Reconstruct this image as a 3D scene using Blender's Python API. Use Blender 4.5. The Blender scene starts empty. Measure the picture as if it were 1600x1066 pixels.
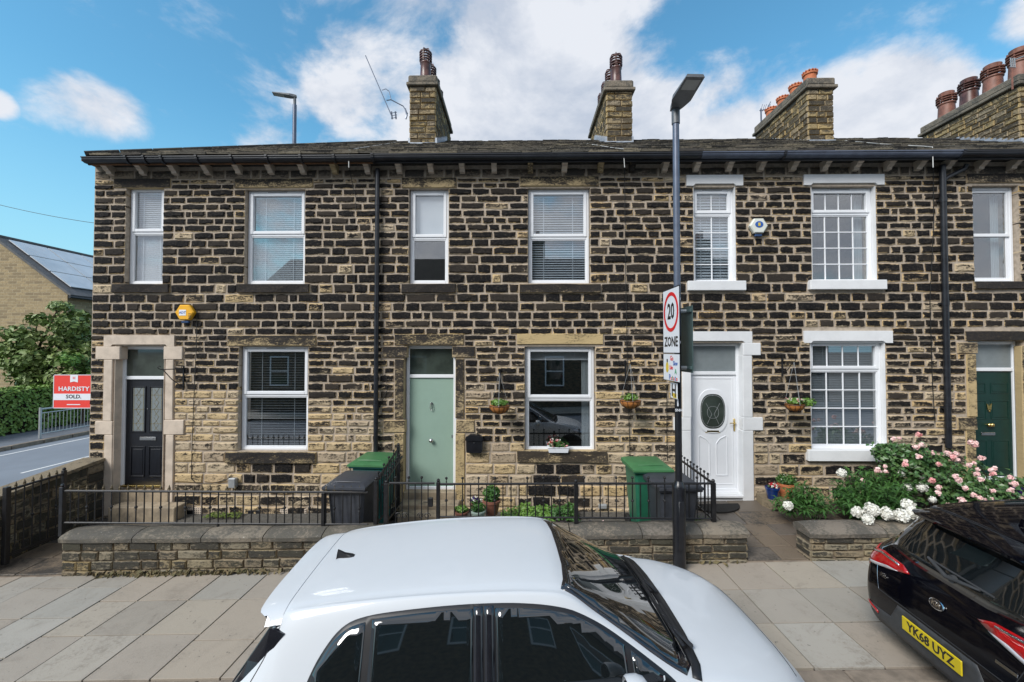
import bpy, bmesh, math, random
import numpy as np
from mathutils import Vector, Matrix, Euler, noise as mnoise
from mathutils.bvhtree import BVHTree
from mathutils.geometry import delaunay_2d_cdt
R = math.radians
random.seed(7)
scene = bpy.context.scene
COL = scene.collection

# ------------------------------------------------------------------ camera
CAM = Vector((0, 0, 2.82))
FPX = 660.0
cd = bpy.data.cameras.new('camera'); cam = bpy.data.objects.new('camera', cd); COL.objects.link(cam)
cd.sensor_width = 36; cd.lens = 36 * FPX / 1600; cd.clip_end = 2000; cd.clip_start = .05
cam.location = CAM; cam.rotation_euler = (R(91.23), 0, R(.8))
scene.camera = cam
CM = Euler((R(91.23), 0, R(.8))).to_matrix()
def W(px, py, Y=None, Z=None, X=None):
    "where the sight line through a photo point meets a plane of the place (used to measure the layout)"
    d = CM @ Vector(((px - 800) / FPX, (533 - py) / FPX, -1))
    t = Y / d.y if Y is not None else ((Z - CAM.z) / d.z if Z is not None else X / d.x)
    return CAM + d * t

# ------------------------------------------------------------------ sky, sun, exposure
SUN_EL, SUN_AZ = R(40), R(-42)       # the sun stands behind the camera, to the left
w = bpy.data.worlds.new('World'); scene.world = w; w.use_nodes = True
nt = w.node_tree; N = nt.nodes; L = nt.links
for n in list(N): N.remove(n)
out = N.new('ShaderNodeOutputWorld'); bg = N.new('ShaderNodeBackground'); L.new(bg.outputs[0], out.inputs[0])
sky = N.new('ShaderNodeTexSky'); sky.sky_type = 'NISHITA'; sky.sun_disc = False
sky.sun_elevation = SUN_EL; sky.sun_rotation = R(180) + R(42); sky.air_density = 1.3; sky.dust_density = .6; sky.ozone_density = 2.2
def mth(op, a, b=None, c=None, nn=None, ll=None, clamp=False):
    n = (nn or N).new('ShaderNodeMath'); n.operation = op; n.use_clamp = clamp
    for i, q in enumerate((a, b, c)):
        if q is None: continue
        if isinstance(q, (int, float)): n.inputs[i].default_value = q
        else: (ll or L).new(q, n.inputs[i])
    return n.outputs[0]
tc = N.new('ShaderNodeTexCoord'); sep = N.new('ShaderNodeSeparateXYZ'); L.new(tc.outputs['Generated'], sep.inputs[0])
az = mth('ARCTAN2', sep.outputs[0], sep.outputs[1]); el = mth('ARCSINE', sep.outputs[2])
def noise_node(vec, scale, detail=8, rough=.6, nn=None, ll=None, dist=0):
    n = (nn or N).new('ShaderNodeTexNoise'); n.inputs['Scale'].default_value = scale; n.inputs['Detail'].default_value = detail
    n.inputs['Roughness'].default_value = rough; n.inputs['Distortion'].default_value = dist
    if vec is not None: (ll or L).new(vec, n.inputs['Vector'])
    return n.outputs['Fac']
mp = N.new('ShaderNodeMapping'); L.new(tc.outputs['Generated'], mp.inputs[0]); mp.inputs['Scale'].default_value = (1, 1, 1.7); mp.inputs['Location'].default_value = (3.1, 1.7, .4)
n1 = noise_node(mp.outputs[0], 3.6, 14, .60, dist=.25); n2 = noise_node(mp.outputs[0], 1.7, 6, .5)
mp2 = N.new('ShaderNodeMapping'); L.new(tc.outputs['Generated'], mp2.inputs[0]); mp2.inputs['Scale'].default_value = (1, 1, 1.8); mp2.inputs['Location'].default_value = (3.1, 1.7, .47)
n3 = noise_node(mp2.outputs[0], 3.6, 14, .60, dist=.25)
dens = None
def blob(a0, e0, ra, re, k=1.0):
    global dens
    dx = mth('DIVIDE', mth('SUBTRACT', az, a0), ra); dy = mth('DIVIDE', mth('SUBTRACT', el, e0), re)
    q = mth('ADD', mth('MULTIPLY', dx, dx), mth('MULTIPLY', dy, dy))
    v = mth('MULTIPLY', mth('MAXIMUM', mth('SUBTRACT', 1.0, q), 0), k)
    dens = v if dens is None else mth('MAXIMUM', dens, v)
for px, py, rx, ry, k in [(820,110,330,130,1.05),(830,20,370,150,1.0),(640,110,150,110,.75),(860,190,430,130,1.15),(1150,235,430,120,1.05),(1400,175,160,120,1.05),(1640,10,120,60,.8),(135,170,120,66,.82),(-5,160,45,30,.8),(1560,190,160,100,.8),(560,150,90,75,.7)]:
    d = (W(px, py, Y=10) - CAM).normalized(); d2 = (W(px + rx, py, Y=10) - CAM).normalized(); d3 = (W(px, py - ry, Y=10) - CAM).normalized()
    blob(math.atan2(d.x, d.y), math.asin(d.z), abs(math.atan2(d2.x, d2.y) - math.atan2(d.x, d.y)), abs(math.asin(d3.z) - math.asin(d.z)), k)
back = mth('MULTIPLY', mth('MULTIPLY_ADD', sep.outputs[1], -2.0, .2, clamp=True), .8)      # broken cloud goes on behind the camera, thickened to fill the facade with light
high = mth('MULTIPLY', mth('MULTIPLY_ADD', sep.outputs[2], 3.0, -1.9, clamp=True), .55)      # and overhead
dens = mth('MAXIMUM', mth('MAXIMUM', dens, back), high)
cl = mth('ADD', mth('MULTIPLY', dens, .85), mth('MULTIPLY', mth('SUBTRACT', n1, .5), 2.7))
mr = N.new('ShaderNodeMapRange'); mr.interpolation_type = 'SMOOTHSTEP'; L.new(cl, mr.inputs[0]); mr.inputs[1].default_value = .10; mr.inputs[2].default_value = .66
above = mth('MULTIPLY_ADD', sep.outputs[2], 12, 0, clamp=True)
mask = mth('MULTIPLY', mr.outputs[0], above)
shade = N.new('ShaderNodeMapRange'); L.new(mth('ADD', mth('SUBTRACT', n1, n3), mth('MULTIPLY', n2, .5)), shade.inputs[0]); shade.inputs[1].default_value = .12; shade.inputs[2].default_value = .36
cc = N.new('ShaderNodeMix'); cc.data_type = 'RGBA'; L.new(shade.outputs[0], cc.inputs[0]); cc.inputs[6].default_value = (3.2, 3.6, 4.3, 1); cc.inputs[7].default_value = (4.8, 5.0, 5.4, 1)
tint = N.new('ShaderNodeMix'); tint.data_type = 'RGBA'; tint.blend_type = 'MULTIPLY'; tint.inputs[0].default_value = 1; L.new(sky.outputs[0], tint.inputs[6]); tint.inputs[7].default_value = (.60, 1.10, 1.16, 1)
mx = N.new('ShaderNodeMix'); mx.data_type = 'RGBA'; L.new(mask, mx.inputs[0])
hz = N.new('ShaderNodeMix'); hz.data_type = 'RGBA'; L.new(mth('POWER', mth('MULTIPLY_ADD', mth('ABSOLUTE', sep.outputs[2]), -2.2, 1.0, clamp=True), 1.6), hz.inputs[0]); L.new(tint.outputs[2], hz.inputs[6]); hz.inputs[7].default_value = (2.5, 4.2, 5.2, 1)
L.new(hz.outputs[2], mx.inputs[6]); L.new(cc.outputs[2], mx.inputs[7])
L.new(mx.outputs[2], bg.inputs[0]); bg.inputs[1].default_value = .115
sl = bpy.data.lights.new('sun', 'SUN'); sl.energy = 2.5; sl.angle = R(26); sl.color = (1, .97, .93)
so = bpy.data.objects.new('sun', sl); COL.objects.link(so)
sd = Vector((math.cos(SUN_EL) * math.sin(SUN_AZ), -math.cos(SUN_EL) * math.cos(SUN_AZ), math.sin(SUN_EL)))   # towards the sun
so.rotation_euler = sd.to_track_quat('Z', 'Y').to_euler(); so.location = (-4, -8, 12)
scene.view_settings.view_transform = 'Standard'; scene.view_settings.look = 'None'
scene.view_settings.exposure = 0.56; scene.view_settings.gamma = 1

# ------------------------------------------------------------------ materials
MATS = {}
def newmat(name):
    m = bpy.data.materials.new(name); m.use_nodes = True; MATS[name] = m
    return m, m.node_tree.nodes, m.node_tree.links, m.node_tree.nodes['Principled BSDF']
def mixc(nn, ll, fac, a, b, blend='MIX'):
    n = nn.new('ShaderNodeMix'); n.data_type = 'RGBA'; n.blend_type = blend
    if isinstance(fac, (int, float)): n.inputs[0].default_value = fac
    else: ll.new(fac, n.inputs[0])
    for i, q in ((6, a), (7, b)):
        if isinstance(q, tuple): n.inputs[i].default_value = (*q[:3], 1)
        else: ll.new(q, n.inputs[i])
    return n.outputs[2]
def rng(nn, ll, v, a, b, c=0, d=1, smooth=True):
    n = nn.new('ShaderNodeMapRange'); ll.new(v, n.inputs[0]); n.interpolation_type = 'SMOOTHSTEP' if smooth else 'LINEAR'
    for i, q in zip((1, 2, 3, 4), (a, b, c, d)): n.inputs[i].default_value = q
    return n.outputs[0]
def posvec(nn, ll, sc=(1, 1, 1)):
    g = nn.new('ShaderNodeNewGeometry'); m = nn.new('ShaderNodeMapping'); ll.new(g.outputs['Position'], m.inputs[0]); m.inputs['Scale'].default_value = sc
    return m.outputs[0]
def bump(nn, ll, b, h, dist=.004, strength=.6):
    n = nn.new('ShaderNodeBump'); n.inputs['Strength'].default_value = strength; n.inputs['Distance'].default_value = dist; ll.new(h, n.inputs['Height']); ll.new(n.outputs[0], b.inputs['Normal'])
def pm(name, col, rough=.6, metal=0, var=.25, nscale=9, col2=None, bmp=0, bscale=60, coat=0, spec=.5, sc=(1, 1, 1), trans=0):
    m, nn, ll, b = newmat(name)
    b.inputs['Roughness'].default_value = rough; b.inputs['Metallic'].default_value = metal
    b.inputs['Specular IOR Level'].default_value = spec; b.inputs['Coat Weight'].default_value = coat; b.inputs['Coat Roughness'].default_value = .03
    p = posvec(nn, ll, sc)
    c2 = col2 or tuple(c * (1 - var) for c in col)
    f = rng(nn, ll, noise_node(p, nscale, 6, .6, nn, ll), .35, .68)
    ll.new(mixc(nn, ll, f, col, c2), b.inputs['Base Color'])
    if bmp: bump(nn, ll, b, noise_node(p, bscale, 5, .6, nn, ll), bmp)
    return m
def stone_mat(name, tans, soots, sgain=.8, ega=.9, off=-.95, soft=.24, rough=.85, speck=0, nsc=(7, 7, 13), bs=.9, gum=0):
    "coursed sandstone: the vertex data carry edge distance, soot, hue and height of each stone"
    m, nn, ll, b = newmat(name)
    a = nn.new('ShaderNodeAttribute'); a.attribute_name = 'st'
    s = nn.new('ShaderNodeSeparateColor'); ll.new(a.outputs['Color'], s.inputs[0])
    p = posvec(nn, ll, nsc)
    nz = noise_node(p, 1.0, 7, .68, nn, ll, .6); nf = noise_node(posvec(nn, ll), 55, 6, .7, nn, ll); nw = noise_node(posvec(nn, ll), 1.3, 4, .6, nn, ll)
    m1 = lambda op, x, y=None, z=None: mth(op, x, y, z, nn, ll)
    v = m1('ADD', m1('MULTIPLY', s.outputs[0], ega), m1('MULTIPLY', s.outputs[1], sgain))
    nm = noise_node(posvec(nn, ll, (1, 1, 1.8)), 26, 4, .7, nn, ll, .4)
    v = m1('ADD', v, off); v = m1('ADD', v, m1('MULTIPLY', m1('SUBTRACT', nz, .5), 1.9)); v = m1('ADD', v, m1('MULTIPLY', m1('SUBTRACT', nm, .5), 1.65)); v = m1('ADD', v, m1('MULTIPLY', m1('SUBTRACT', nf, .5), .6))
    v = m1('ADD', v, m1('MULTIPLY', m1('SUBTRACT', a.outputs['Alpha'], .5), .34))
    mask = rng(nn, ll, v, -.04 - soft * .4, .10 + soft)
    r = nn.new('ShaderNodeValToRGB'); ll.new(s.outputs[2], r.inputs[0])
    els = r.color_ramp.elements
    for i, c in enumerate(tans):
        e = els[i] if i < 2 else els.new(i / (len(tans) - 1))
        e.color = (*c, 1); e.position = i / (len(tans) - 1)
    tan = mixc(nn, ll, rng(nn, ll, nf, .3, .75), r.outputs[0], (.5, .5, .5), 'MULTIPLY')
    tan = mixc(nn, ll, rng(nn, ll, nz, .45, .72, 0, .55), r.outputs[0], tan)
    so_ = mixc(nn, ll, rng(nn, ll, nf, .42, .75), soots[0], soots[1])
    so_ = mixc(nn, ll, rng(nn, ll, nm, .50, .66, 0, .7), so_, soots[2])
    hz_ = m1('FRACT', m1('MULTIPLY', s.outputs[2], 7.3)); so_ = mixc(nn, ll, rng(nn, ll, hz_, .55, 1.0, 0, .55), so_, soots[2])
    c = mixc(nn, ll, mask, tan, so_)
    if speck:
        sp = noise_node(posvec(nn, ll), 34, 3, .8, nn, ll); sw = noise_node(posvec(nn, ll), 2.6, 3, .5, nn, ll)
        k = m1('MULTIPLY', rng(nn, ll, sp, .66, .70), rng(nn, ll, sw, .45, .6))
        c = mixc(nn, ll, m1('MULTIPLY', k, speck), c, (.55, .53, .48))
    if gum:
        sp = noise_node(posvec(nn, ll), 17, 2, .6, nn, ll)
        c = mixc(nn, ll, m1('MULTIPLY', rng(nn, ll, sp, .70, .73), gum), c, (.10, .09, .08))
        c = mixc(nn, ll, rng(nn, ll, noise_node(posvec(nn, ll), 3.1, 9, .75, nn, ll, 1.0), .52, .70, 0, .45), c, (.20, .17, .14))
    ll.new(c, b.inputs['Base Color']); b.inputs['Roughness'].default_value = rough; b.inputs['Specular IOR Level'].default_value = .22
    bump(nn, ll, b, m1('ADD', m1('MULTIPLY', nm, .6), m1('MULTIPLY', nf, .5)), .022, bs)
    return m
TANS = [(.58, .43, .23), (.52, .40, .24), (.54, .44, .31), (.42, .33, .23), (.60, .42, .20), (.46, .38, .29)]
SOOT = [(.004, .004, .005), (.028, .026, .026), (.065, .052, .040)]
stone_mat('facade_stone', TANS, SOOT, sgain=.95, off=-.96)
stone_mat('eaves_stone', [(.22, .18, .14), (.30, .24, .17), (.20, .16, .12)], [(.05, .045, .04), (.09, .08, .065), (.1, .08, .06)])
stone_mat('garden_wall_stone', [(.27, .215, .14), (.22, .18, .125), (.25, .22, .16), (.30, .23, .12)], [(.045, .042, .036), (.075, .068, .055), (.07, .066, .045)], speck=.35)
stone_mat('coping_stone', [(.20, .175, .14), (.24, .20, .15), (.17, .15, .13)], [(.085, .08, .072), (.13, .12, .10), (.115, .105, .08)], off=-.85, speck=1.0, nsc=(3, 3, 3), bs=.5)
stone_mat('chimney_stone', [(.42, .32, .16), (.36, .27, .14), (.33, .27, .19), (.45, .33, .15)], [(.05, .045, .038), (.10, .085, .06), (.13, .10, .06)], sgain=.6, off=-.9)
stone_mat('lintel_sooty', [(.50, .38, .20), (.44, .34, .20), (.46, .36, .25)], [(.020, .019, .020), (.045, .04, .036), (.075, .058, .04)], nsc=(2.6, 2.6, 7), soft=.3, off=-.80, bs=.6)
pm('step_stone', (.40, .32, .22), .85, col2=(.22, .18, .13), nscale=5, bmp=.004, bscale=40)
stone_mat('roof_slate', [(.22, .19, .14), (.15, .14, .12), (.30, .26, .19), (.12, .11, .10)], [(.022, .022, .024), (.05, .047, .043), (.085, .078, .055)], off=-.75, nsc=(4, 4, 4))
stone_mat('paving_stone', [(.36, .31, .25), (.335, .29, .24), (.335, .32, .285), (.30, .265, .22), (.37, .355, .32), (.36, .315, .255)], [(.24, .21, .175), (.30, .265, .22), (.27, .24, .20)], sgain=.5, ega=.1, off=-.42, nsc=(1.6, 1.6, 1), rough=.75, bs=.16, gum=.6, speck=.25)
stone_mat('wet_flag', [(.15, .115, .085), (.13, .115, .10), (.18, .14, .10), (.11, .10, .09)], [(.05, .048, .045), (.085, .075, .065), (.07, .06, .05)], ega=.2, off=-.45, nsc=(2.5, 2.5, 2), rough=.45, bs=.25)
pm('mortar', (.46, .385, .305), .95, var=.3, nscale=14, bmp=.006, bscale=80)
pm('dark_mortar', (.25, .2, .15), .95, var=.45, nscale=9, bmp=.006, bscale=60)
pm('cream_stone', (.62, .52, .42), .8, var=.22, nscale=5, bmp=.004, bscale=50)
pm('white_painted_stone', (.76, .77, .78), .55, var=.07, nscale=4, bmp=.003, bscale=30)
pm('white_upvc', (.80, .82, .85), .28, var=.04, nscale=3)
pm('black_gloss', (.012, .013, .017), .28, var=.4, nscale=12, spec=.6)
pm('iron', (.014, .014, .016), .42, var=.5, nscale=20, bmp=.001, bscale=200)
pm('gutter_black', (.022, .024, .030), .3, var=.5, nscale=5)
pm('gutter_sky_sheen', (.11, .13, .18), .3, var=.3, nscale=5)  # lighter blue-grey: sky reflection put into the gutter's colour
pm('brown_board', (.22, .10, .04), .7, var=.5, nscale=6)
pm('green_door', (.265, .38, .315), .45, var=.05, nscale=3)
pm('dark_green_door', (.006, .035, .028), .35, var=.2)
pm('black_door', (.010, .012, .018), .4, var=.3, sc=(4, 4, .5), bmp=.002, bscale=30)
pm('steel', (.55, .55, .55), .25, 1, var=.2)
pm('brass', (.75, .55, .2), .25, 1, var=.2)
pm('blind_dim', (.30, .33, .36), .6, var=.03)
pm('lead', (.42, .46, .52), .5, .2, var=.35, nscale=12, bmp=.003)
pm('terracotta', (.55, .17, .07), .75, var=.25, nscale=14)
pm('pot_maroon', (.13, .055, .045), .35, var=.5, nscale=10)
pm('pot_clay', (.26, .11, .075), .55, var=.4, nscale=9)
pm('soil', (.04, .028, .02), .95, var=.4, nscale=25, bmp=.02, bscale=40)
pm('asphalt', (.16, .175, .20), .85, var=.18, nscale=3, bmp=.004, bscale=150)
pm('road_far', (.20, .225, .26), .85, var=.12, nscale=.7, bmp=.003, bscale=120)  # bright blue-grey of the reflected sky is painted into the road
pm('road_paint', (.75, .75, .73), .7, var=.15, nscale=20)
pm('kerbstone', (.26, .215, .17), .85, var=.35, nscale=7, bmp=.006)
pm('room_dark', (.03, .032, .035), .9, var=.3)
pm('room_mid', (.16, .17, .18), .9, var=.3)
pm('blind_white', (.80, .82, .85), .6, var=.03)
pm('blind_cool', (.62, .68, .74), .6, var=.03)
pm('curtain', (.55, .60, .62), .9, var=.15, sc=(30, 30, .5))
pm('bin_dark', (.045, .05, .062), .5, var=.2, bmp=.001, bscale=150)
pm('bin_lid_green', (.055, .18, .07), .5, var=.15)
pm('bin_green', (.02, .13, .075), .42, var=.12)
pm('bin_teal', (.015, .13, .12), .5, var=.12)
pm('galv', (.45, .47, .48), .45, .5, var=.15)
pm('lamp_grey', (.13, .155, .21), .35, .3, var=.2)
pm('lamp_head', (.16, .17, .18), .5, .3, var=.2)
pm('lens_grey', (.35, .36, .35), .3, 0, var=.1)
pm('sign_white', (.76, .79, .84), .4, var=.02); pm('sign_red', (.70, .015, .02), .4, var=.03); pm('sign_black', (.01, .01, .012), .4, var=.1)
pm('board_red', (.78, .05, .035), .5, var=.03); pm('sign_back', (.09, .15, .15), .5, .2, var=.2)
pm('paint_blue', (.03, .12, .45), .5); pm('paint_yellow', (.75, .55, .05), .5); pm('paint_green', (.05, .35, .15), .5)
pm('strobe_blue', (.02, .06, .16), .3)
pm('alarm_yellow', (.85, .43, .02), .4, var=.04); pm('alarm_white', (.70, .72, .66), .4, var=.05)
pm('cable_black', (.015, .015, .015), .6); pm('cable_pale', (.5, .5, .48), .6)
pm('coir', (.52, .20, .05), .9, var=.4, nscale=30, bmp=.006, bscale=90)
pm('blue_glaze', (.008, .035, .16), .15, var=.3, coat=.5)
pm('celadon', (.38, .48, .42), .35, var=.2)
pm('old_brass', (.13, .10, .055), .55, .3, var=.5, nscale=40)
pm('mat_black', (.012, .011, .010), .98, var=.5, nscale=80, bmp=.01, bscale=120)
pm('gravel', (.12, .11, .095), .95, col2=(.06, .055, .045), nscale=30, bmp=.02, bscale=45)
pm('leaf_dark', (.030, .090, .018), .45, col2=(.055, .135, .028), nscale=5)
pm('leaf_mid', (.060, .150, .025), .5, col2=(.03, .09, .02), nscale=6)
pm('leaf_bright', (.14, .27, .04), .5, col2=(.075, .17, .03), nscale=9)
pm('leaf_rose', (.05, .13, .04), .4, col2=(.095, .17, .05), nscale=8)
pm('leaf_tree', (.12, .19, .045), .5, col2=(.22, .28, .09), nscale=2.5)
pm('leaf_hedge', (.11, .21, .03), .5, col2=(.20, .30, .06), nscale=3)
pm('leaf_dusky', (.075, .05, .075), .6, col2=(.05, .07, .05), nscale=12)
pm('bark', (.10, .075, .05), .9, var=.4, nscale=14, bmp=.01)
pm('moss', (.12, .17, .03), .95, var=.5, nscale=30, bmp=.01)
pm('dry_weed', (.20, .15, .08), .9, col2=(.09, .09, .04), nscale=25)
pm('petal_white', (.80, .79, .72), .6, var=.08, nscale=30)
pm('petal_pink', (.84, .52, .51), .6, col2=(.88, .70, .66), nscale=22)
pm('petal_deep', (.78, .33, .34), .6, col2=(.82, .48, .45), nscale=22)
pm('petal_red', (.60, .02, .04), .6, var=.2); pm('petal_violet', (.05, .02, .16), .6, var=.3)
m, nn, ll, b = newmat('far_stone')
g_ = nn.new('ShaderNodeNewGeometry'); sx_ = nn.new('ShaderNodeSeparateXYZ'); ll.new(g_.outputs['Position'], sx_.inputs[0]); cx_ = nn.new('ShaderNodeCombineXYZ'); ll.new(mth('ADD', sx_.outputs[0], sx_.outputs[1], None, nn, ll), cx_.inputs[0]); ll.new(sx_.outputs[2], cx_.inputs[1])
bk = nn.new('ShaderNodeTexBrick'); ll.new(cx_.outputs[0], bk.inputs['Vector']); bk.inputs['Scale'].default_value = 1; bk.inputs['Brick Width'].default_value = .42; bk.inputs['Row Height'].default_value = .14; bk.inputs['Mortar Size'].default_value = .012
bk.inputs['Color1'].default_value = (.37, .28, .16, 1); bk.inputs['Color2'].default_value = (.15, .115, .075, 1); bk.inputs['Mortar'].default_value = (.40, .33, .22, 1); bk.inputs['Bias'].default_value = -.25
ll.new(mixc(nn, ll, rng(nn, ll, noise_node(posvec(nn, ll), 9, 6, .7, nn, ll), .4, .7), bk.outputs['Color'], (.25, .185, .11)), b.inputs['Base Color']); b.inputs['Roughness'].default_value = .9; bump(nn, ll, b, bk.outputs['Fac'], -.02, .5)
pm('solar', (.60, .63, .66), .4, 0, var=.25, nscale=.6, coat=1)  # pale base colour stands in for sky mirrored in the panels
pm('far_slate', (.11, .11, .115), .8, var=.3, nscale=4)
pm('tyre', (.015, .015, .015), .8); pm('alloy', (.5, .5, .52), .3, .9)
pm('car_white', (.57, .595, .62), .35, var=.01, coat=.45, spec=.25); pm('car_black', (.002, .002, .004), .06, var=.05, coat=0, spec=.36)
pm('car_trim', (.012, .012, .014), .45); pm('car_trim_gloss', (.012, .012, .016), .12, coat=1)
pm('tinted_glass', (.006, .008, .009), .02, var=.02, coat=1, spec=1.0)
pm('seam', (.02, .022, .025), .8); pm('chrome', (.75, .75, .77), .12, 1)
pm('lamp_red', (.42, .006, .008), .12, var=.3, nscale=14, coat=1); pm('lamp_clear', (.62, .60, .62), .12, .3, coat=1)
pm('plate_yellow', (.62, .47, .01), .4, var=.05); pm('plastic_grey', (.05, .052, .055), .55)
pm('terrace_wall', (.19, .14, .085), .9, col2=(.05, .045, .04), nscale=5, sc=(1, 1, 2.5), bmp=.01, bscale=14)
def glass_mat(name, f0=.10, tint=(.95, .97, .98), rough=.0):
    "thin window glass: Schlick reflection over a clear pane, the same from either side"
    m = bpy.data.materials.new(name); m.use_nodes = True; MATS[name] = m; nn = m.node_tree.nodes; ll = m.node_tree.links
    for n in list(nn): nn.remove(n)
    o = nn.new('ShaderNodeOutputMaterial'); mxs = nn.new('ShaderNodeMixShader'); ge = nn.new('ShaderNodeNewGeometry')
    dt = nn.new('ShaderNodeVectorMath'); dt.operation = 'DOT_PRODUCT'; ll.new(ge.outputs['Normal'], dt.inputs[0]); ll.new(ge.outputs['Incoming'], dt.inputs[1])
    c = mth('ABSOLUTE', dt.outputs['Value'], None, None, nn, ll); k = mth('POWER', mth('SUBTRACT', 1.0, c, None, nn, ll), 5.0, None, nn, ll)
    f = mth('MULTIPLY_ADD', k, 1 - f0, f0, nn, ll)
    t = nn.new('ShaderNodeBsdfTransparent'); t.inputs[0].default_value = (*tint, 1); g = nn.new('ShaderNodeBsdfGlossy'); g.inputs['Roughness'].default_value = rough
    ll.new(f, mxs.inputs[0]); ll.new(t.outputs[0], mxs.inputs[1]); ll.new(g.outputs[0], mxs.inputs[2]); ll.new(mxs.outputs[0], o.inputs[0])
glass_mat('pane_glass', .22)
pm('frosted', (.20, .23, .24), .35, var=.1)
pm('fan_dark', (.05, .065, .055), .05, var=.4, nscale=4, coat=1)

# ------------------------------------------------------------------ mesh building
def wt(o):
    v = Vector((0, 0, 0))
    while o is not None: v += o.location; o = o.parent
    return v
def tag(o, label=None, cat=None, group=None, kind=None):
    if label: o['label'] = label
    if cat: o['category'] = cat
    if group: o['group'] = group
    if kind: o['kind'] = kind
    return o
def thing(name, label, cat, loc=(0, 0, 0), group=None):
    o = bpy.data.objects.new(name, None); COL.objects.link(o); o.location = loc; o.empty_display_size = .1
    return tag(o, label, cat, group)
class MB:
    def __init__(s): s.v = []; s.f = []; s.m = []; s.st = []
    def add(s, vs, fs, m=0, st=None):
        b = len(s.v); s.v.extend([tuple(q) for q in vs]); s.f.extend([tuple(b + i for i in f) for f in fs])
        s.m.extend([m] * len(fs)); s.st.extend(st if st else [(1, .5, .5, .5)] * len(vs)); return s
    def box(s, x0, x1, y0, y1, z0, z1, m=0, c=0, st=None):
        if x0 > x1: x0, x1 = x1, x0
        if y0 > y1: y0, y1 = y1, y0
        if z0 > z1: z0, z1 = z1, z0
        if c <= 0:
            vs = [(x, y, z) for z in (z0, z1) for y in (y0, y1) for x in (x0, x1)]
            return s.add(vs, [(0, 2, 3, 1), (4, 5, 7, 6), (0, 1, 5, 4), (2, 6, 7, 3), (0, 4, 6, 2), (1, 3, 7, 5)], m, [st] * 8 if st else None)
        c = min(c, (x1 - x0) / 2.1, (y1 - y0) / 2.1, (z1 - z0) / 2.1)
        ctr = Vector(((x0 + x1) / 2, (y0 + y1) / 2, (z0 + z1) / 2)); h = ((x1 - x0) / 2, (y1 - y0) / 2, (z1 - z0) / 2)
        vs = []; idx = {}
        for sx in (-1, 1):
            for sy in (-1, 1):
                for sz in (-1, 1):
                    for a in range(3):
                        q = [sx * (h[0] - c), sy * (h[1] - c), sz * (h[2] - c)]; q[a] = (sx, sy, sz)[a] * h[a]
                        idx[(sx, sy, sz, a)] = len(vs); vs.append((ctr[0] + q[0], ctr[1] + q[1], ctr[2] + q[2]))
        fs = []
        for a in range(3):
            o1, o2 = [(1, 2), (2, 0), (0, 1)][a]
            for sg in (-1, 1):
                f = []
                for p, q in ((-1, -1), (1, -1), (1, 1), (-1, 1)):
                    k = [0, 0, 0]; k[a] = sg; k[o1] = p; k[o2] = q; f.append(idx[(*k, a)])
                fs.append(tuple(f) if sg > 0 else tuple(f[::-1]))
        for a in range(3):                       # edges run along axis a
            o1, o2 = [(1, 2), (2, 0), (0, 1)][a]
            for p in (-1, 1):
                for q in (-1, 1):
                    def g(e, ax):
                        k = [0, 0, 0]; k[a] = e; k[o1] = p; k[o2] = q; return idx[(*k, ax)]
                    f = (g(-1, o1), g(1, o1), g(1, o2), g(-1, o2)); fs.append(f if p * q < 0 else f[::-1])
        for sx in (-1, 1):
            for sy in (-1, 1):
                for sz in (-1, 1):
                    f = tuple(idx[(sx, sy, sz, a)] for a in range(3)); fs.append(f if sx * sy * sz > 0 else f[::-1])
        return s.add(vs, fs, m, [st] * len(vs) if st else None)
    def tube(s, pts, r, n=8, m=0, caps=True, rr=None):
        pts = [Vector(p) for p in pts]; rings = []
        up = None
        for i, p in enumerate(pts):
            t = (pts[min(i + 1, len(pts) - 1)] - pts[max(i - 1, 0)]).normalized()
            if up is None: up = t.orthogonal().normalized()
            up = (up - t * up.dot(t)); up = up.normalized() if up.length > 1e-6 else t.orthogonal().normalized()
            sd_ = t.cross(up); rad = rr[i] if rr else r
            rings.append([p + (up * math.cos(2 * math.pi * k / n) + sd_ * math.sin(2 * math.pi * k / n)) * rad for k in range(n)])
        vs = [q for g in rings for q in g]; fs = []
        for i in range(len(pts) - 1):
            for k in range(n): fs.append((i * n + k, i * n + (k + 1) % n, (i + 1) * n + (k + 1) % n, (i + 1) * n + k))
        if caps: fs.append(tuple(range(n))[::-1]); fs.append(tuple((len(pts) - 1) * n + k for k in range(n)))
        return s.add(vs, fs, m)
    def lathe(s, c, prof, n=16, m=0, axis='z', cap=True):
        vs = []; fs = []
        for r_, h in prof:
            for k in range(n):
                a = 2 * math.pi * k / n; x, y = r_ * math.cos(a), r_ * math.sin(a)
                vs.append((c[0] + x, c[1] + y, c[2] + h) if axis == 'z' else ((c[0] + x, c[1] + h, c[2] + y) if axis == 'y' else (c[0] + h, c[1] + x, c[2] + y)))
        for i in range(len(prof) - 1):
            for k in range(n): fs.append((i * n + k, i * n + (k + 1) % n, (i + 1) * n + (k + 1) % n, (i + 1) * n + k))
        if cap: fs.append(tuple(range(n))[::-1]); fs.append(tuple((len(prof) - 1) * n + k for k in range(n)))
        if axis != 'z' and axis != 'x': fs = [f[::-1] for f in fs]
        return s.add(vs, fs, m)
    def prism(s, poly, y0, y1, m=0, plane='xz'):
        "outline extruded from y0 to y1 (plane xz), or z0..z1 (plane xy), or x0..x1 (plane yz)"
        n = len(poly); mk = {'xz': lambda p, h: (p[0], h, p[1]), 'xy': lambda p, h: (p[0], p[1], h), 'yz': lambda p, h: (h, p[0], p[1])}[plane]
        vs = [mk(p, y0) for p in poly] + [mk(p, y1) for p in poly]
        fs = [tuple(range(n)), tuple(range(2 * n - 1, n - 1, -1))] + [(i, i + n, (i + 1) % n + n, (i + 1) % n) for i in range(n)]
        return s.add(vs, fs, m)
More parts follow.
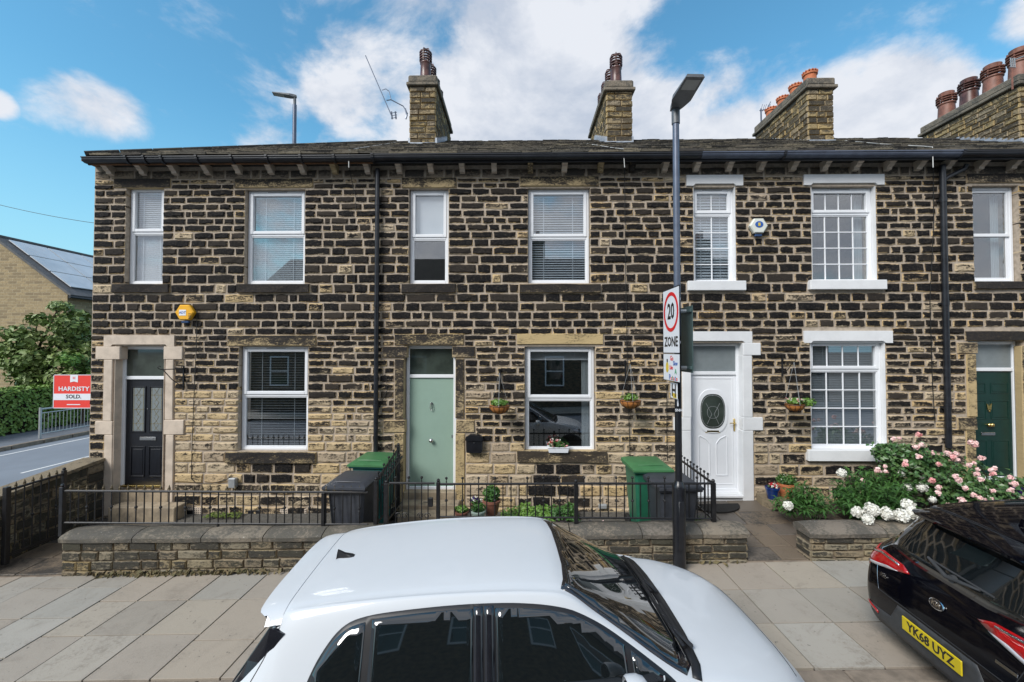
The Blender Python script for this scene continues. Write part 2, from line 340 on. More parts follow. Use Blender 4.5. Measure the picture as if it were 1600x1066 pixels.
    def xf(s, M, a=0):
        for i in range(a, len(s.v)): s.v[i] = tuple(M @ Vector(s.v[i]))
        return s
    def data(s, name, mats, smooth=None, off=None):
        me = bpy.data.meshes.new(name)
        vs = s.v if off is None else [(a - off[0], b - off[1], c - off[2]) for a, b, c in s.v]
        me.from_pydata(vs, [], s.f)
        for m in mats: me.materials.append(MATS[m])
        if len(mats) > 1: me.polygons.foreach_set('material_index', s.m)
        at = me.attributes.new('st', 'FLOAT_COLOR', 'POINT'); at.data.foreach_set('color', np.array(s.st, dtype=np.float32).ravel())
        if smooth is not None:
            me.shade_smooth(); me.set_sharp_from_angle(angle=R(smooth))
        me.update(); return me
    def build(s, name, mats, parent=None, label=None, cat=None, group=None, kind=None, smooth=None, fix=False):
        if isinstance(mats, str): mats = [mats]
        a = np.array(s.v); c = (a.min(0) + a.max(0)) / 2
        if parent is None: c[2] = a[:, 2].min()
        me = s.data(name, mats, smooth, c)
        if fix:
            bm = bmesh.new(); bm.from_mesh(me); bmesh.ops.recalc_face_normals(bm, faces=bm.faces); bm.to_mesh(me); bm.free()
        o = bpy.data.objects.new(name, me); COL.objects.link(o)
        if parent is not None: o.parent = parent; o.location = Vector(c) - wt(parent)
        else: o.location = c
        return tag(o, label, cat, group, kind)
def copy_tree(o, parent=None):
    c = o.copy(); COL.objects.link(c)
    if parent is not None: c.parent = parent
    for ch in list(o.children): copy_tree(ch, c)
    return c

# ---- one stone of a coursed wall.  T maps (u along, v up, w outward) into the place
def stone(mb, T, u0, u1, v0, v1, proud=.018, depth=.12, soot=.8, hue=None, gap=.010, inset=.02, rough=1.0, seg=None, m=0):
    hue = random.random() if hue is None else hue
    k = seg or max(1, min(3, round((u1 - u0) / .13)))
    u0 += gap; u1 -= gap; v0 += gap; v1 -= gap
    ins = min(inset, (u1 - u0) * .22, (v1 - v0) * .24)
    jj = lambda a: random.uniform(-a, a) * rough
    outer, mid = [], []
    for i in range(k + 1):
        u = u0 + (u1 - u0) * i / k; outer.append((u + (jj(.004) if 0 < i < k else (.007 if i == 0 else -.007) * random.random() * rough), v0 + (jj(.004) if 0 < i < k else random.random() * .008 * rough)))
        um = u0 + ins + (u1 - u0 - 2 * ins) * i / k; mid.append((um + jj(.006), v0 + ins * random.uniform(.6, 1.4)))
    for i in range(k, -1, -1):
        u = u0 + (u1 - u0) * i / k; outer.append((u + (jj(.004) if 0 < i < k else (.007 if i == 0 else -.007) * random.random() * rough), v1 + (jj(.004) if 0 < i < k else -random.random() * .008 * rough)))
        um = u0 + ins + (u1 - u0 - 2 * ins) * i / k; mid.append((um + jj(.006), v1 - ins * random.uniform(.6, 1.4)))
    n = len(outer); vs = []; st = []
    H = v1 - v0
    for u, v in outer: vs.append(T(u, v, -depth)); st.append((.25, soot, hue, .5))
    for u, v in outer: vs.append(T(u, v, -.002 + jj(.002))); st.append((0, soot, hue, (v - v0) / H))
    for u, v in mid: vs.append(T(u, v, proud * random.uniform(.65, 1.2))); st.append((1, soot, hue, (v - v0) / H))
    fs = []
    for i in range(n):
        j = (i + 1) % n; fs.append((i, j, n + j, n + i)); fs.append((n + i, n + j, 2 * n + j, 2 * n + i))
    for i in range(k): a, b_ = 2 * n + i, 2 * n + i + 1; c, d = 2 * n + n - 2 - i, 2 * n + n - 1 - i; fs.append((a, b_, c, d))
    mb.add(vs, fs, m, st)

def courses(u0, u1, z, blocked, wmin=.22, wmax=.50, rnd=None):
    "stone spans of one course between blocked intervals"
    rnd = rnd or random
    segs = [(u0, u1)]
    for a, b in blocked:
        new = []
        for s0, s1 in segs:
            if b <= s0 or a >= s1: new.append((s0, s1)); continue
            if a > s0: new.append((s0, a))
            if b < s1: new.append((b, s1))
        segs = new
    res = []
    for s0, s1 in segs:
        if s1 - s0 < .05: continue
        u = s0
        while u < s1 - 1e-4:
            w_ = rnd.uniform(wmin, wmax) * (.55 if rnd.random() < .18 else 1)
            if s1 - (u + w_) < wmin * .55: w_ = s1 - u
            if w_ > wmax * 1.15: w_ *= .5
            res.append((u, min(u + w_, s1), abs(u - s0) < 1e-4 or abs(u + w_ - s1) < 1e-4)); u += w_
    return res
def split_build(items, limit, parent, name, mats, stuffname, key):
    "items: (priority, MB, centre).  the largest become parts of their own, the rest one mesh"
    items.sort(key=lambda t: -t[0])
    for p, mb in items[:limit]: mb.build(name, mats, parent)
    if items[limit:]:
        big = MB()
        for p, mb in items[limit:]: big.add(mb.v, mb.f, 0, mb.st)
        big.build(stuffname, mats, parent, kind='stuff')
# ================================================================== the ground
F = 7.28                                   # the facade's plane
def G(x): return .027 * max(-8.0, min(12.0, x)) + .03      # the pavement climbs to the right
KY = 3.70; WY = 5.50
def strip(name, xs, y0, y1, zf, mat, parent=None, thick=.3, kind='structure', ny=1):
    mb = MB(); n = len(xs); ys = [y0 + (y1 - y0) * j / ny for j in range(ny + 1)]
    for yy in ys:
        for x in xs: mb.v.append((x, yy, zf(x, yy))); mb.st.append((1, .3, .5, .5))
    for j in range(ny):
        for i in range(n - 1): mb.f.append((j * n + i, j * n + i + 1, (j + 1) * n + i + 1, (j + 1) * n + i)); mb.m.append(0)
    if thick:
        b = len(mb.v)
        for x in xs: mb.v.append((x, y0, zf(x, y0) - thick)); mb.st.append((1, .3, .5, .5))
        for i in range(n - 1): mb.f.append((b + i, b + i + 1, i + 1, i)); mb.m.append(0)
    return mb.build(name, mat, parent, kind=kind)
lin = lambda a, b, n: [a + (b - a) * i / n for i in range(n + 1)]
mb = MB(); mb.box(-600, 600, -600, 600, -1.2, -.42); mb.build('ground', 'gravel', kind='structure')
XS = [-60] + lin(-8, 12, 20) + [60]
road = strip('road', XS, -3.6, 3.56, lambda x, y: G(x) - .115, 'asphalt')
strip('pavement_opposite', XS, -5.6, -3.6, lambda x, y: G(x) - .01, 'paving_stone', thick=.3)
pave = strip('pavement', lin(-8.9, 12, 21) + [30], 3.70, 7.2, lambda x, y: G(x) - .022, 'soil')
# kerb stones
kerb = strip('kerb', lin(-8.9, 12, 21) + [30], 3.555, 3.70, lambda x, y: G(x) - .02, 'kerbstone')
x = -8.9
while x < 9:
    l_ = random.uniform(.75, 1.05); mb = MB(); mb.box(x + .004, x + l_ - .004, 3.545, 3.694, -.14, .0, 0, .012, st=(1, random.random(), random.random(), .5))
    for i, q in enumerate(mb.v): mb.v[i] = (q[0], q[1], q[2] + G(q[0]) + random.uniform(-.001, .001))
    mb.build('kerb_stone', 'kerbstone', kerb); x += l_
# paving slabs
mats_ = ['paving_stone']
x = -8.88; ci = 0
while x < 8.6:
    wd = random.choice([.57, .6, .6, .62, .45, .6]); y = 3.705
    lens = [[.6, .6, .6], [.3, .6, .6, .3], [.45, .6, .75], [.5, .7, .6], [.6, .6, .6], [.35, .65, .45, .35]][(ci * 5 + random.randint(0, 1)) % 6]
    for ln in lens:
        y1 = min(y + ln, 5.52)
        so = random.choice([.05, .1, .1, .25, .45]); hu = random.random(); dz = random.uniform(-.003, .003); tx = random.uniform(-.003, .003)
        mb = MB(); g = .007
        mb.box(x + g, x + wd - g, y + g, y1 - g, -.05, 0, 0, .0025, st=(.6, so, hu, .5))
        for i, q in enumerate(mb.v): mb.v[i] = (q[0], q[1], q[2] + G(q[0]) + dz + tx * (q[0] - x))
        mb.build('paving_slab', 'paving_stone', pave); y = y1
        if y >= 5.5: break
    x += wd; ci += 1
# dark flags of the two paths
def flags(x0, x1, y0, y1, zf, parent, nx, ny, mat='wet_flag', skew=0):
    for j in range(ny):
        ya, yb = y0 + (y1 - y0) * j / ny, y0 + (y1 - y0) * (j + 1) / ny
        cuts = [0] + sorted((i + random.uniform(-.28, .28)) / nx for i in range(1, nx)) + [1]
        for a, b in zip(cuts, cuts[1:]):
            mb = MB(); mb.box(x0 + (x1 - x0) * a + .005, x0 + (x1 - x0) * b - .005, ya + .005, yb - .005, -.06, 0, 0, .006, st=(.6, random.random() * .7, random.random(), .5))
            for i, q in enumerate(mb.v): mb.v[i] = (q[0], q[1], q[2] + zf(q[0], q[1]) + random.uniform(-.001, .001))
            mb.build('path_flag', mat, parent)
pz = lambda x, y: G(x) + .012 + max(0, y - 5.5) * .045
path1 = strip('side_path', lin(-7.17, -5.98, 3), 5.45, 7.27, lambda x, y: pz(x, y) - .02, 'dark_mortar', thick=.2, ny=4)
flags(-7.17, -5.99, 5.53, 7.25, pz, path1, 2, 4)
pz3 = lambda x, y: G(x) + .012 + max(0, y - 5.5) * .075
path3 = strip('door_path', lin(2.60, 5.0, 3), 5.45, 7.27, lambda x, y: pz3(x, y) - .02, 'dark_mortar', thick=.2, ny=4)
flags(2.96, 3.72, 5.53, 6.45, pz3, path3, 2, 3); flags(2.66, 4.95, 6.45, 7.27, pz3, path3, 5, 2); flags(3.72, 4.5, 5.80, 6.45, pz3, path3, 1, 2)
strip('garden_ground', lin(-5.98, 2.66, 5), 5.75, 7.27, lambda x, y: .03 + .02 * (y - 5.7) + .012 * x, 'gravel', thick=.2)
mb = MB(); mb.prism([(3.86, 5.76), (12, 5.76), (12, 7.27), (4.9, 7.27), (4.75, 6.85), (4.35, 6.45), (3.95, 6.1)], -.1, .25, plane='xy'); bed = mb.build('flower_bed', 'soil', kind='structure', fix=True)
# side street on the left
RZ = -.30
sx = lambda px, py: W(px, py, Z=RZ).x
strip('side_road', [-15.9, -12, -8.9], 3.56, 90, lambda x, y: RZ, 'road_far', thick=0, ny=2)
strip('far_pavement', [-18.2, -15.9], 3.56, 90, lambda x, y: RZ + .11, 'asphalt', thick=.3)
mb = MB(); y = 4
while y < 60: mb.box(-16.02, -15.88, y + .01, y + .9, RZ - .1, RZ + .125, 0, .01); y += .91
mb.build('far_kerb', 'kerbstone', kind='structure')
mb = MB()
for a, b in [(8.0, 10.1), (10.6, 12.4), (12.9, 14.9), (15.4, 17.4)]: mb.box(-12.62, -12.54, a, b, RZ + .001, RZ + .006)
mb.box(-15.30, -15.22, 3.7, 60, RZ + .001, RZ + .006)
mb.build('road_marking', 'road_paint', kind='structure')
strip('side_pavement', [-8.9, -7.47], 7.2, 90, lambda x, y: -.2, 'asphalt', thick=.2)

# ================================================================== the terrace
HB = [-7.46, -2.45, 2.45, 7.33, 12.2]
HLAB = ['left end house of the dark stone terrace with a black front door', 'dark stone house with the sage green front door and hanging baskets',
        'dark stone house with white painted lintels and a white door', 'right hand stone house with the dark green door, cut by the photo edge']
houses = [thing('terraced_house', HLAB[i], 'house', ((HB[i] + HB[i + 1]) / 2, F, 0), 'stone terraced houses in one row') for i in range(4)]
def house_of(x):
    for i in range(4):
        if x < HB[i + 1]: return i
    return 3
YC = [264, 278.7, 286.3, 294.7, 306, 317, 328, 339.5, 350.4, 361.8, 373.7, 386.3, 399.2, 412.9, 428, 443.3, 458.8, 473, 487, 500, 512.4, 523.5, 532.5, 541.5, 551.5, 562, 573.5, 585, 598.5, 611, 624, 635, 646, 657, 667.5, 679, 691, 706, 724, 741, 757, 775, 792, 810, 828]
ZC = [W(640, y, Y=F).z for y in YC]
def rect(px): a = W(px[0], px[3], Y=F); b = W(px[2], px[1], Y=F); return [a.x, b.x, a.z, b.z]
def snap(r, t=.045):
    for k in (2, 3):
        z = min(ZC, key=lambda q: abs(q - r[k]))
        if abs(z - r[k]) < t: r[k] = z
    return r
OPEN = {  # openings in the wall, photo pixels
 'u1': (195, 292, 255, 443.3), 'u2': (382, 292, 476, 443.3), 'd1': (177, 541, 259, 768), 'l1': (372, 541, 481, 706),
 'u3': (639, 294, 700, 443.3), 'u4': (826, 292, 921, 443.3), 'd2': (631, 540, 712, 770), 'l2': (821, 539, 929, 704),
 'u5': (1085, 290, 1148, 441), 'u6': (1270, 289, 1367, 439), 'd3': (1079, 536, 1160, 786), 'l3': (1269, 536, 1382, 703),
 'u7': (1524, 287, 1590, 439), 'd4': (1520, 533, 1600, 770), 'l4': (1690, 536, 1800, 703), 'u8': (1690, 289, 1790, 439)}
BLK = {  # dressed stones: (px rect, kind, soot, hue, proud)
 0: [((178,278.7,268,294.7),'lintel',.55,.5),((366,278.7,490,294.7),'lintel',.22,.3),((176,443.3,267,458.8),'sill',.85,.5),((371,443.3,485,458.8),'sill',.8,.5),
     ((355,523.5,495,541.5),'lintel',.28,.3),((353,706,495,724),'sill',.45,.3)],
 1: [((627,277,714,294.7),'lintel',.18,.3),((812,275,936,292.5),'lintel',.15,.3),((627,443.3,713,458.8),'sill',.8,.5),((811,443.3,939,458.8),'sill',.5,.5),
     ((616,521.5,725,540),'lintel',.2,.2),((807,521,943,539),'lintel',-.35,.0),((807,704,948,722.5),'sill',.4,.4),
     ((598,541,637,559.5),'block',.45,.6),((706,541,743,559.5),'block',.45,.6),((616,561,632,655),'jamb',.3,.5),((711,560,726,654),'jamb',.35,.5),
     ((599,656,634,676),'block',.1,.4),((712,656,742,676),'block',.0,.4),((615,677,632,800),'jamb',-.1,.2),((711,677,727,800),'jamb',-.2,.0)],
 2: [], 3: [((1509,270,1640,287),'lintel',.3,.75),((1521,439,1640,453),'sill',1.0,.5),((1508,517,1650,533),'lintel',.9,.5),((1495,535,1527,553),'block',.15,.6),
     ((1511,553,1524,652),'jamb',-.1,.1),((1495,652,1526,672),'block',.1,.5),((1511,672,1524,790),'jamb',-.15,.1),((1601,540,1618,790),'jamb',-.1,.2)]}
PAINT = [((164,524,274,541.5),'lintel','cream_stone'),((151,541.5,190,562),'block','cream_stone'),((257,541.5,287,562),'block','cream_stone'),((162,562,178,658),'jamb','cream_stone'),((258.5,562,273,656),'jamb','cream_stone'),
 ((150,658,178,679),'block','cream_stone'),((257,656,289,679),'block','cream_stone'),((162,679,178,806),'jamb','cream_stone'),((258.5,679,273,806),'jamb','cream_stone')]
PAINT3 = [((1072,274,1160,291),'lintel'),((1073,439.5,1163,455),'sill'),((1255,273,1380,290),'lintel'),((1262,438,1381,453.5),'sill'),((1064,518,1174,536),'lintel'),
 ((1255,517,1393,536),'lintel'),((1259,702,1402,719.5),'sill'),((1160,536,1187.5,555.5),'block'),((1052,536,1079,555.5),'block'),((1160,555.5,1174,652),'jamb'),((1066,555.5,1079,652),'jamb'),
 ((1160,652,1191,672.5),'block'),((1052,652,1079,672.5),'block'),((1160,672.5,1176,787),'jamb'),((1063,672.5,1079,787),'jamb')]
allrects = []
ops = {k: snap(rect(v)) if k[0] != 'd' else rect(v) for k, v in OPEN.items()}
for r in ops.values(): allrects.append((r, .12))
PT = lambda y: (lambda u, v, w_: (u, y - w_, v))
for hi, lst in BLK.items():
    for px, kind, soot, hue in lst:
        r = rect(px); allrects.append((r, .5)); mb = MB()
        pr = {'lintel': .022, 'sill': .055, 'block': .024, 'jamb': .022}[kind]
        stone(mb, PT(F), r[0], r[1], r[2], r[3], pr, .10, soot, hue, gap=.004, inset=.012, rough=.5, seg=4 if kind in ('lintel', 'sill') else 1)
        if kind in ('lintel', 'sill'): mb.box(r[0] + .12, r[1] - .12, F - .001, F + .13, r[2] + .006, r[3] - .006, 0, st=(.6, soot, hue, .5))
        mb.build({'lintel': 'lintel', 'sill': 'window_sill', 'block': 'quoin_block', 'jamb': 'door_jamb'}[kind], 'lintel_sooty', houses[hi])
def dressed(px, kind, mat, house):
    r = rect(px); allrects.append((r, .5)); mb = MB(); pr = {'lintel': .026, 'sill': .075, 'block': .03, 'jamb': .028}[kind]
    if kind == 'lintel':
        x0, x1, z0, z1 = r; n = .035
        mb.prism([(x0, z0), (x0 + .12, z0), (x0 + .12 + n, z0 + n), (x1 - .12 - n, z0 + n), (x1 - .12, z0), (x1, z0), (x1, z1), (x0, z1)][::-1], F - pr, F + .1, 0)
        mb.box(x0 + .14, x1 - .14, F - pr + .035, F + .13, z0 + .004, z0 + n + .02, 0)
    else: mb.box(r[0] + .002, r[1] - .002, F - pr, F + .13, r[2] + .002, r[3] - .002, 0, .008)
    return mb.build({'lintel': 'lintel', 'sill': 'window_sill', 'block': 'quoin_block', 'jamb': 'door_jamb'}[kind], mat, house, fix=True)
for px, kind, mat in PAINT: dressed(px, kind, mat, houses[0])
for px, kind in PAINT3: dressed(px, kind, 'white_painted_stone', houses[2])

# mortar core, cut round the openings
for hi in range(4):
    x0, x1 = HB[hi], HB[hi + 1]
    os_ = [r for r in ops.values() if x0 < (r[0] + r[1]) / 2 < x1]
    zs = sorted({-.3, 6.10} | {r[2] for r in os_} | {r[3] for r in os_}); mb = MB()
    for za, zb in zip(zs, zs[1:]):
        if zb - za < 1e-5: continue
        xs = x0
        for r in sorted(os_, key=lambda r: r[0]):
            if r[2] < (za + zb) / 2 < r[3]: mb.box(xs, r[0] - .012, F + .006, F + .34, za, zb); xs = r[1] + .012
        mb.box(xs, x1, F + .006, F + .34, za, zb)
    mb.build('wall', 'mortar', houses[hi]); mb = MB(); mb.box(x0, x1, 14.2, 14.5, -.3, 6.1)
    mb.build('back_wall', 'mortar', houses[hi]); mb = MB()
    if hi == 0: mb.box(x0, x0 + .3, F + .34, 14.2, -.3, 6.1)
    if hi == 3: mb.box(x1 - .3, x1, F + .34, 14.2, -.3, 6.1)
    if mb.v: mb.build('gable_wall', 'mortar', houses[hi])
# the stones, course by course
items = [[] for _ in range(4)]; rs = random.Random(21)
yellow = [((262, 612, 372, 770), -.75), ((480, 640, 590, 760), -.4), ((728, 690, 830, 810), -.5), ((930, 660, 1060, 800), -.35), ((1180, 700, 1270, 780), -.35), ((1400, 560, 1500, 700), -.15),
          ((836, 722, 915, 790), .55), ((1110, 719, 1200, 760), .2), ((1200, 712, 1390, 770), .35), ((385, 724, 480, 760), .45), ((148, 290, 520, 520), .12), ((905, 742, 960, 810), -.2)]
yel = [(rect(a), b) for a, b in yellow]
for ci in range(len(ZC) - 1):
    zt, zb = ZC[ci], ZC[ci + 1]; h = zt - zb
    bl = []
    for r, tol in allrects:
        ov = min(zt, r[3]) - max(zb, r[2])
        if ov > tol * h: bl.append((r[0], r[1]))
    top = ci == 0
    for u0, u1, _ in courses(HB[0], HB[4], zb, sorted(bl), .20 if h < .14 else .24, .44 if h < .14 else .52, rs):
        xm, zm = (u0 + u1) / 2, (zt + zb) / 2
        so = .98 if zm > 3.2 else (.66 + .24 * (zm - 2) / 1.2 if zm > 2 else (.40 + .26 * (zm - 1) / 1.0 if zm > 1 else .33))
        if zm > 3.2: so -= .10 * min(1, max(0, xm + 1) / 6)
        for r, d in yel:
            if r[0] < xm < r[1] and r[2] < zm < r[3]: so += d
        so += rs.gauss(0, .16); hue = rs.random()
        if rs.random() < (.05 if zm > 3.2 else .1): so = rs.uniform(.0, .5)
        if zm < 2.2: hue = hue * .6 if rs.random() < .6 else hue
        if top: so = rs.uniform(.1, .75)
        if ci in (1,): so = rs.uniform(.0, .7)
        mb = MB(); pr = rs.uniform(.010, .026) * (.5 if top else 1)
        stone(mb, PT(F), u0, u1, zb, zt, pr, .12, max(0, min(1.05, so)), hue, gap=.0095 if h > .1 else .0075, inset=.026, rough=1.7)
        items[house_of(xm)].append(((u1 - u0) * h if xm < 9.1 else 0, mb, top))
for hi in range(4):
    tops = [(p, m_) for p, m_, t in items[hi] if t]; rest = [(p, m_) for p, m_, t in items[hi] if not t]
    split_build(rest, 285, houses[hi], 'stone', 'facade_stone', 'small_stones', None)
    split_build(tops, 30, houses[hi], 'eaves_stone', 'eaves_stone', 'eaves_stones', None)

# ---------------------------------------------------------------- windows
def slats(x0, x1, z0, z1, y, pitch=.036, wd=.030, tilt=55, mat='blind_white', parent=None, cords=2, kind_=None):
    mb = MB(); z = z1 - .045; c, s = math.cos(R(tilt)) * wd / 2, math.sin(R(tilt)) * wd / 2
    mb.box(x0, x1, y - .02, y + .02, z1 - .035, z1)
    while z > z0 + .02:
        mb.add([(x0, y - c, z - s), (x1, y - c, z - s), (x1, y + c, z + s), (x0, y + c, z + s), (x0, y - c, z - s + .0022), (x1, y - c, z - s + .0022), (x1, y + c, z + s + .0022), (x0, y + c, z + s + .0022)],
               [(0, 3, 2, 1), (4, 5, 6, 7), (0, 1, 5, 4), (2, 3, 7, 6)]); z -= pitch
    for i in range(cords):
        cx = x0 + (x1 - x0) * (i + .5) / cords; mb.box(cx - .006, cx + .006, y - .019, y - .017, z0 + .02, z1)
    mb.box(x0, x1, y - .012, y + .012, z0, z0 + .018)
    return mb.build('venetian_blind', mat, parent)
def ringbox(mb, x0, x1, z0, z1, y0, y1, t, m=0, c=.006, tb=None):
    tb = tb or t
    mb.box(x0, x0 + t, y0, y1, z0, z1, m, c); mb.box(x1 - t, x1, y0, y1, z0, z1, m, c)
    mb.box(x0 + t, x1 - t, y0 + .001, y1, z1 - t, z1 - .0005, m, c); mb.box(x0 + t, x1 - t, y0 + .001, y1, z0 + .0005, z0 + tb, m, c)
def pane(x0, x1, z0, z1, y, parent, mat='pane_glass'):
    mb = MB(); mb.box(x0, x1, y, y + .004, z0, z1); return mb.build('pane', mat, parent)
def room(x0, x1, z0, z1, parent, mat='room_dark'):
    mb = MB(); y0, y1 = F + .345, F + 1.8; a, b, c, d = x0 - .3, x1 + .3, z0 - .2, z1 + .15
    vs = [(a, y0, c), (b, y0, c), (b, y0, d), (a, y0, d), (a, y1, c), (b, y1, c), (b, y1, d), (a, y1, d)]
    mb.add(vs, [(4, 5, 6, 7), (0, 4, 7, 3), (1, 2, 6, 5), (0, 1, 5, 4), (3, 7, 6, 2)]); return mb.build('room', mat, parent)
def window(hi, key, kind='A', split=.47, blind=None, bars=None, vent=True, reveal=None, topframe=True):
    x0, x1, z0, z1 = ops[key]; h = z1 - z0; yf = F + .088; x0 -= .004; x1 += .004
    mb = MB(); t = .05
    ringbox(mb, x0, x1, z0, z1, yf, yf + .07, t, c=.008, tb=.055)
    zt = z1 - h * split
    mb.box(x0 + t, x1 - t, yf + .004, yf + .066, zt - .028, zt + .028, 0, .006)
    wn = mb.build('window', 'white_upvc', houses[hi])
    if kind in 'AG':
        mb = MB(); ringbox(mb, x0 + t - .012, x1 - t + .012, zt + .012, z1 - t + .012, yf - .014, yf + .05, .055, c=.007); mb.build('sash', 'white_upvc', wn)
        ux0, ux1, uz0, uz1 = x0 + t + .04, x1 - t - .04, zt + .06, z1 - t - .04
        mb = MB(); ringbox(mb, x0 + t, x1 - t, z0 + .055, zt - .028, yf + .012, yf + .05, .018, c=.004); mb.build('glazing_bead', 'white_upvc', wn)
        lx0, lx1, lz0, lz1 = x0 + t + .01, x1 - t - .01, z0 + .06, zt - .036
    else:
        mb = MB(); ringbox(mb, x0 + t, x1 - t, zt - .02, z1 - t, yf + .006, yf + .045, .045, c=.006); mb.build('sash', 'white_upvc', wn)
        mb = MB(); ringbox(mb, x0 + t, x1 - t, z0 + .05, zt + .02, yf + .03, yf + .069, .05, c=.006); mb.build('sash', 'white_upvc', wn)
        ux0, ux1, uz0, uz1 = x0 + t + .04, x1 - t - .04, zt + .02, z1 - t - .04; lx0, lx1, lz0, lz1 = ux0, ux1, z0 + .09, zt - .02
    pane(ux0, ux1, uz0, uz1, yf + .03, wn); pane(lx0, lx1, lz0, lz1, yf + .034, wn)
    if bars:
        nc, nr = bars
        for (a, b, c, d, rows) in ((ux0, ux1, uz0, uz1, 1), (lx0, lx1, lz0, lz1, nr)):
            for i in range(1, nc):
                q = a + (b - a) * i / nc; mb = MB(); mb.box(q - .009, q + .009, yf + .022, yf + .042, c, d, 0, .003); mb.build('glazing_bar', 'white_upvc', wn)
            for j in range(1, rows):
                q = c + (d - c) * j / rows; mb = MB(); mb.box(a, b, yf + .0215, yf + .0425, q - .009, q + .009, 0, .003); mb.build('glazing_bar', 'white_upvc', wn)
    if vent:
        mb = MB(); vm = (x0 + x1) / 2; vw = min(.19, (x1 - x0) * .3); mb.box(vm - vw, vm + vw, yf - .012, yf + .004, z1 - .045, z1 - .020, 0, .005); mb.box(vm - vw + .02, vm + vw - .02, yf - .0135, yf - .011, z1 - .036, z1 - .029, 1)
        mb.build('trickle_vent', ['white_upvc', 'seam'], wn)
    mb = MB(); mb.box(x0 - .0, x1, F + .158, F + .34, z0 - .02, z0 + .004); mb.build('inner_sill', 'white_upvc', wn)
    if reveal:   # painted reveal
        mb = MB(); mb.box(x0 + .0, x0 + .006, F + .004, yf, z0, z1); mb.box(x1 - .006, x1, F - .004, yf, z0, z1); mb.build('painted_reveal', 'white_painted_stone', wn)
    if blind: blind(wn, (ux0, ux1, uz0, uz1), (lx0, lx1, lz0, lz1))
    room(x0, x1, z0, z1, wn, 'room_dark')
    return wn
def bl(tilt, mat='blind_white', pitch=.036, both=True, wd=.030):
    def f(wn, u, l): slats(l[0] - .04, l[1] + .04, l[2] - .02, u[3] + .03, F + .185, pitch, wd, tilt, mat, wn)
    return f
window(0, 'u1', blind=bl(62)); window(0, 'u2', blind=bl(50, 'blind_cool'))
window(0, 'l1', blind=bl(5, 'blind_dim', .045, wd=.020))
def roller(wn, u, l):
    mb = MB(); mb.box(l[0] - .03, l[1] + .03, F + .17, F + .18, u[2] - .03, u[3] + .04); mb.build('roller_blind', 'blind_white', wn)
window(1, 'u3', blind=roller, split=.51, vent=False); window(1, 'u4', blind=bl(38, 'blind_cool', .042, wd=.036), split=.51, vent=False)
def l2b(wn, u, l):
    slats(l[0] - .02, l[1] + .02, u[3] - .15, u[3] + .03, F + .225, .018, .03, 30, 'blind_white', wn)
    mb = MB(); n = 12
    for i in range(n):
        a = l[1] - .13 + .15 * i / n; b = a + .15 / n; mb.box(a, b, F + .26 + .02 * (i % 2), F + .27 + .02 * (i % 2), l[2] - .02, u[3])
    mb.build('curtain', 'curtain', wn)
window(1, 'l2', blind=l2b, split=.5, vent=False)
window(2, 'u5', 'G', .27, bl(56, 'blind_cool', .05, wd=.048), (2, 4), reveal=True)
def lace(wn, u, l):
    mb = MB()
    for i in range(9):
        a = l[1] - .12 + .13 * i / 9; mb.box(a, a + .0145, F + .24 + .012 * (i % 2), F + .25 + .012 * (i % 2), l[2] - .02, u[3])
    mb.build('curtain', 'curtain', wn)
window(2, 'u6', 'G', .27, lace, (4, 4), reveal=True)
window(2, 'l3', 'G', .27, bl(48, 'blind_dim', .030, wd=.032), (4, 4), reveal=True, vent=False)
window(3, 'u7', 'S', .5, lace, None, vent=False); window(3, 'u8', 'S', .5, bl(40)); window(3, 'l4', 'S', .5, bl(40))

# ---------------------------------------------------------------- doors
def doorframe(hi, key, transom_px, bottom_px, fan='fan_dark', t=.055, arch=False, fanglass='pane_glass'):
    x0, x1, z0, z1 = ops[key]; yf = F + .12; zt = W(700, transom_px, Y=F + .12).z; zb = W(700, bottom_px, Y=F + .12).z
    mb = MB(); ringbox(mb, x0, x1, zb, z1, yf, yf + .08, t, c=.008, tb=.07)
    mb.box(x0 + t, x1 - t, yf + .003, yf + .078, zt - .03, zt + .03, 0, .006)
    fr = mb.build('door_frame', 'white_upvc', houses[hi])
    mb = MB(); mb.box(x0 + t, x1 - t, yf + .03, yf + .036, zt + .03, z1 - t); mb.build('fanlight', fan, fr)
    return x0 + t, x1 - t, zb + .07, zt - .03, yf + .03, fr
def ring(mb, x0, x1, z0, z1, y, t=.012, p=.008, m=0): ringbox(mb, x0, x1, z0, z1, y - p, y + .002, t, m, .003)
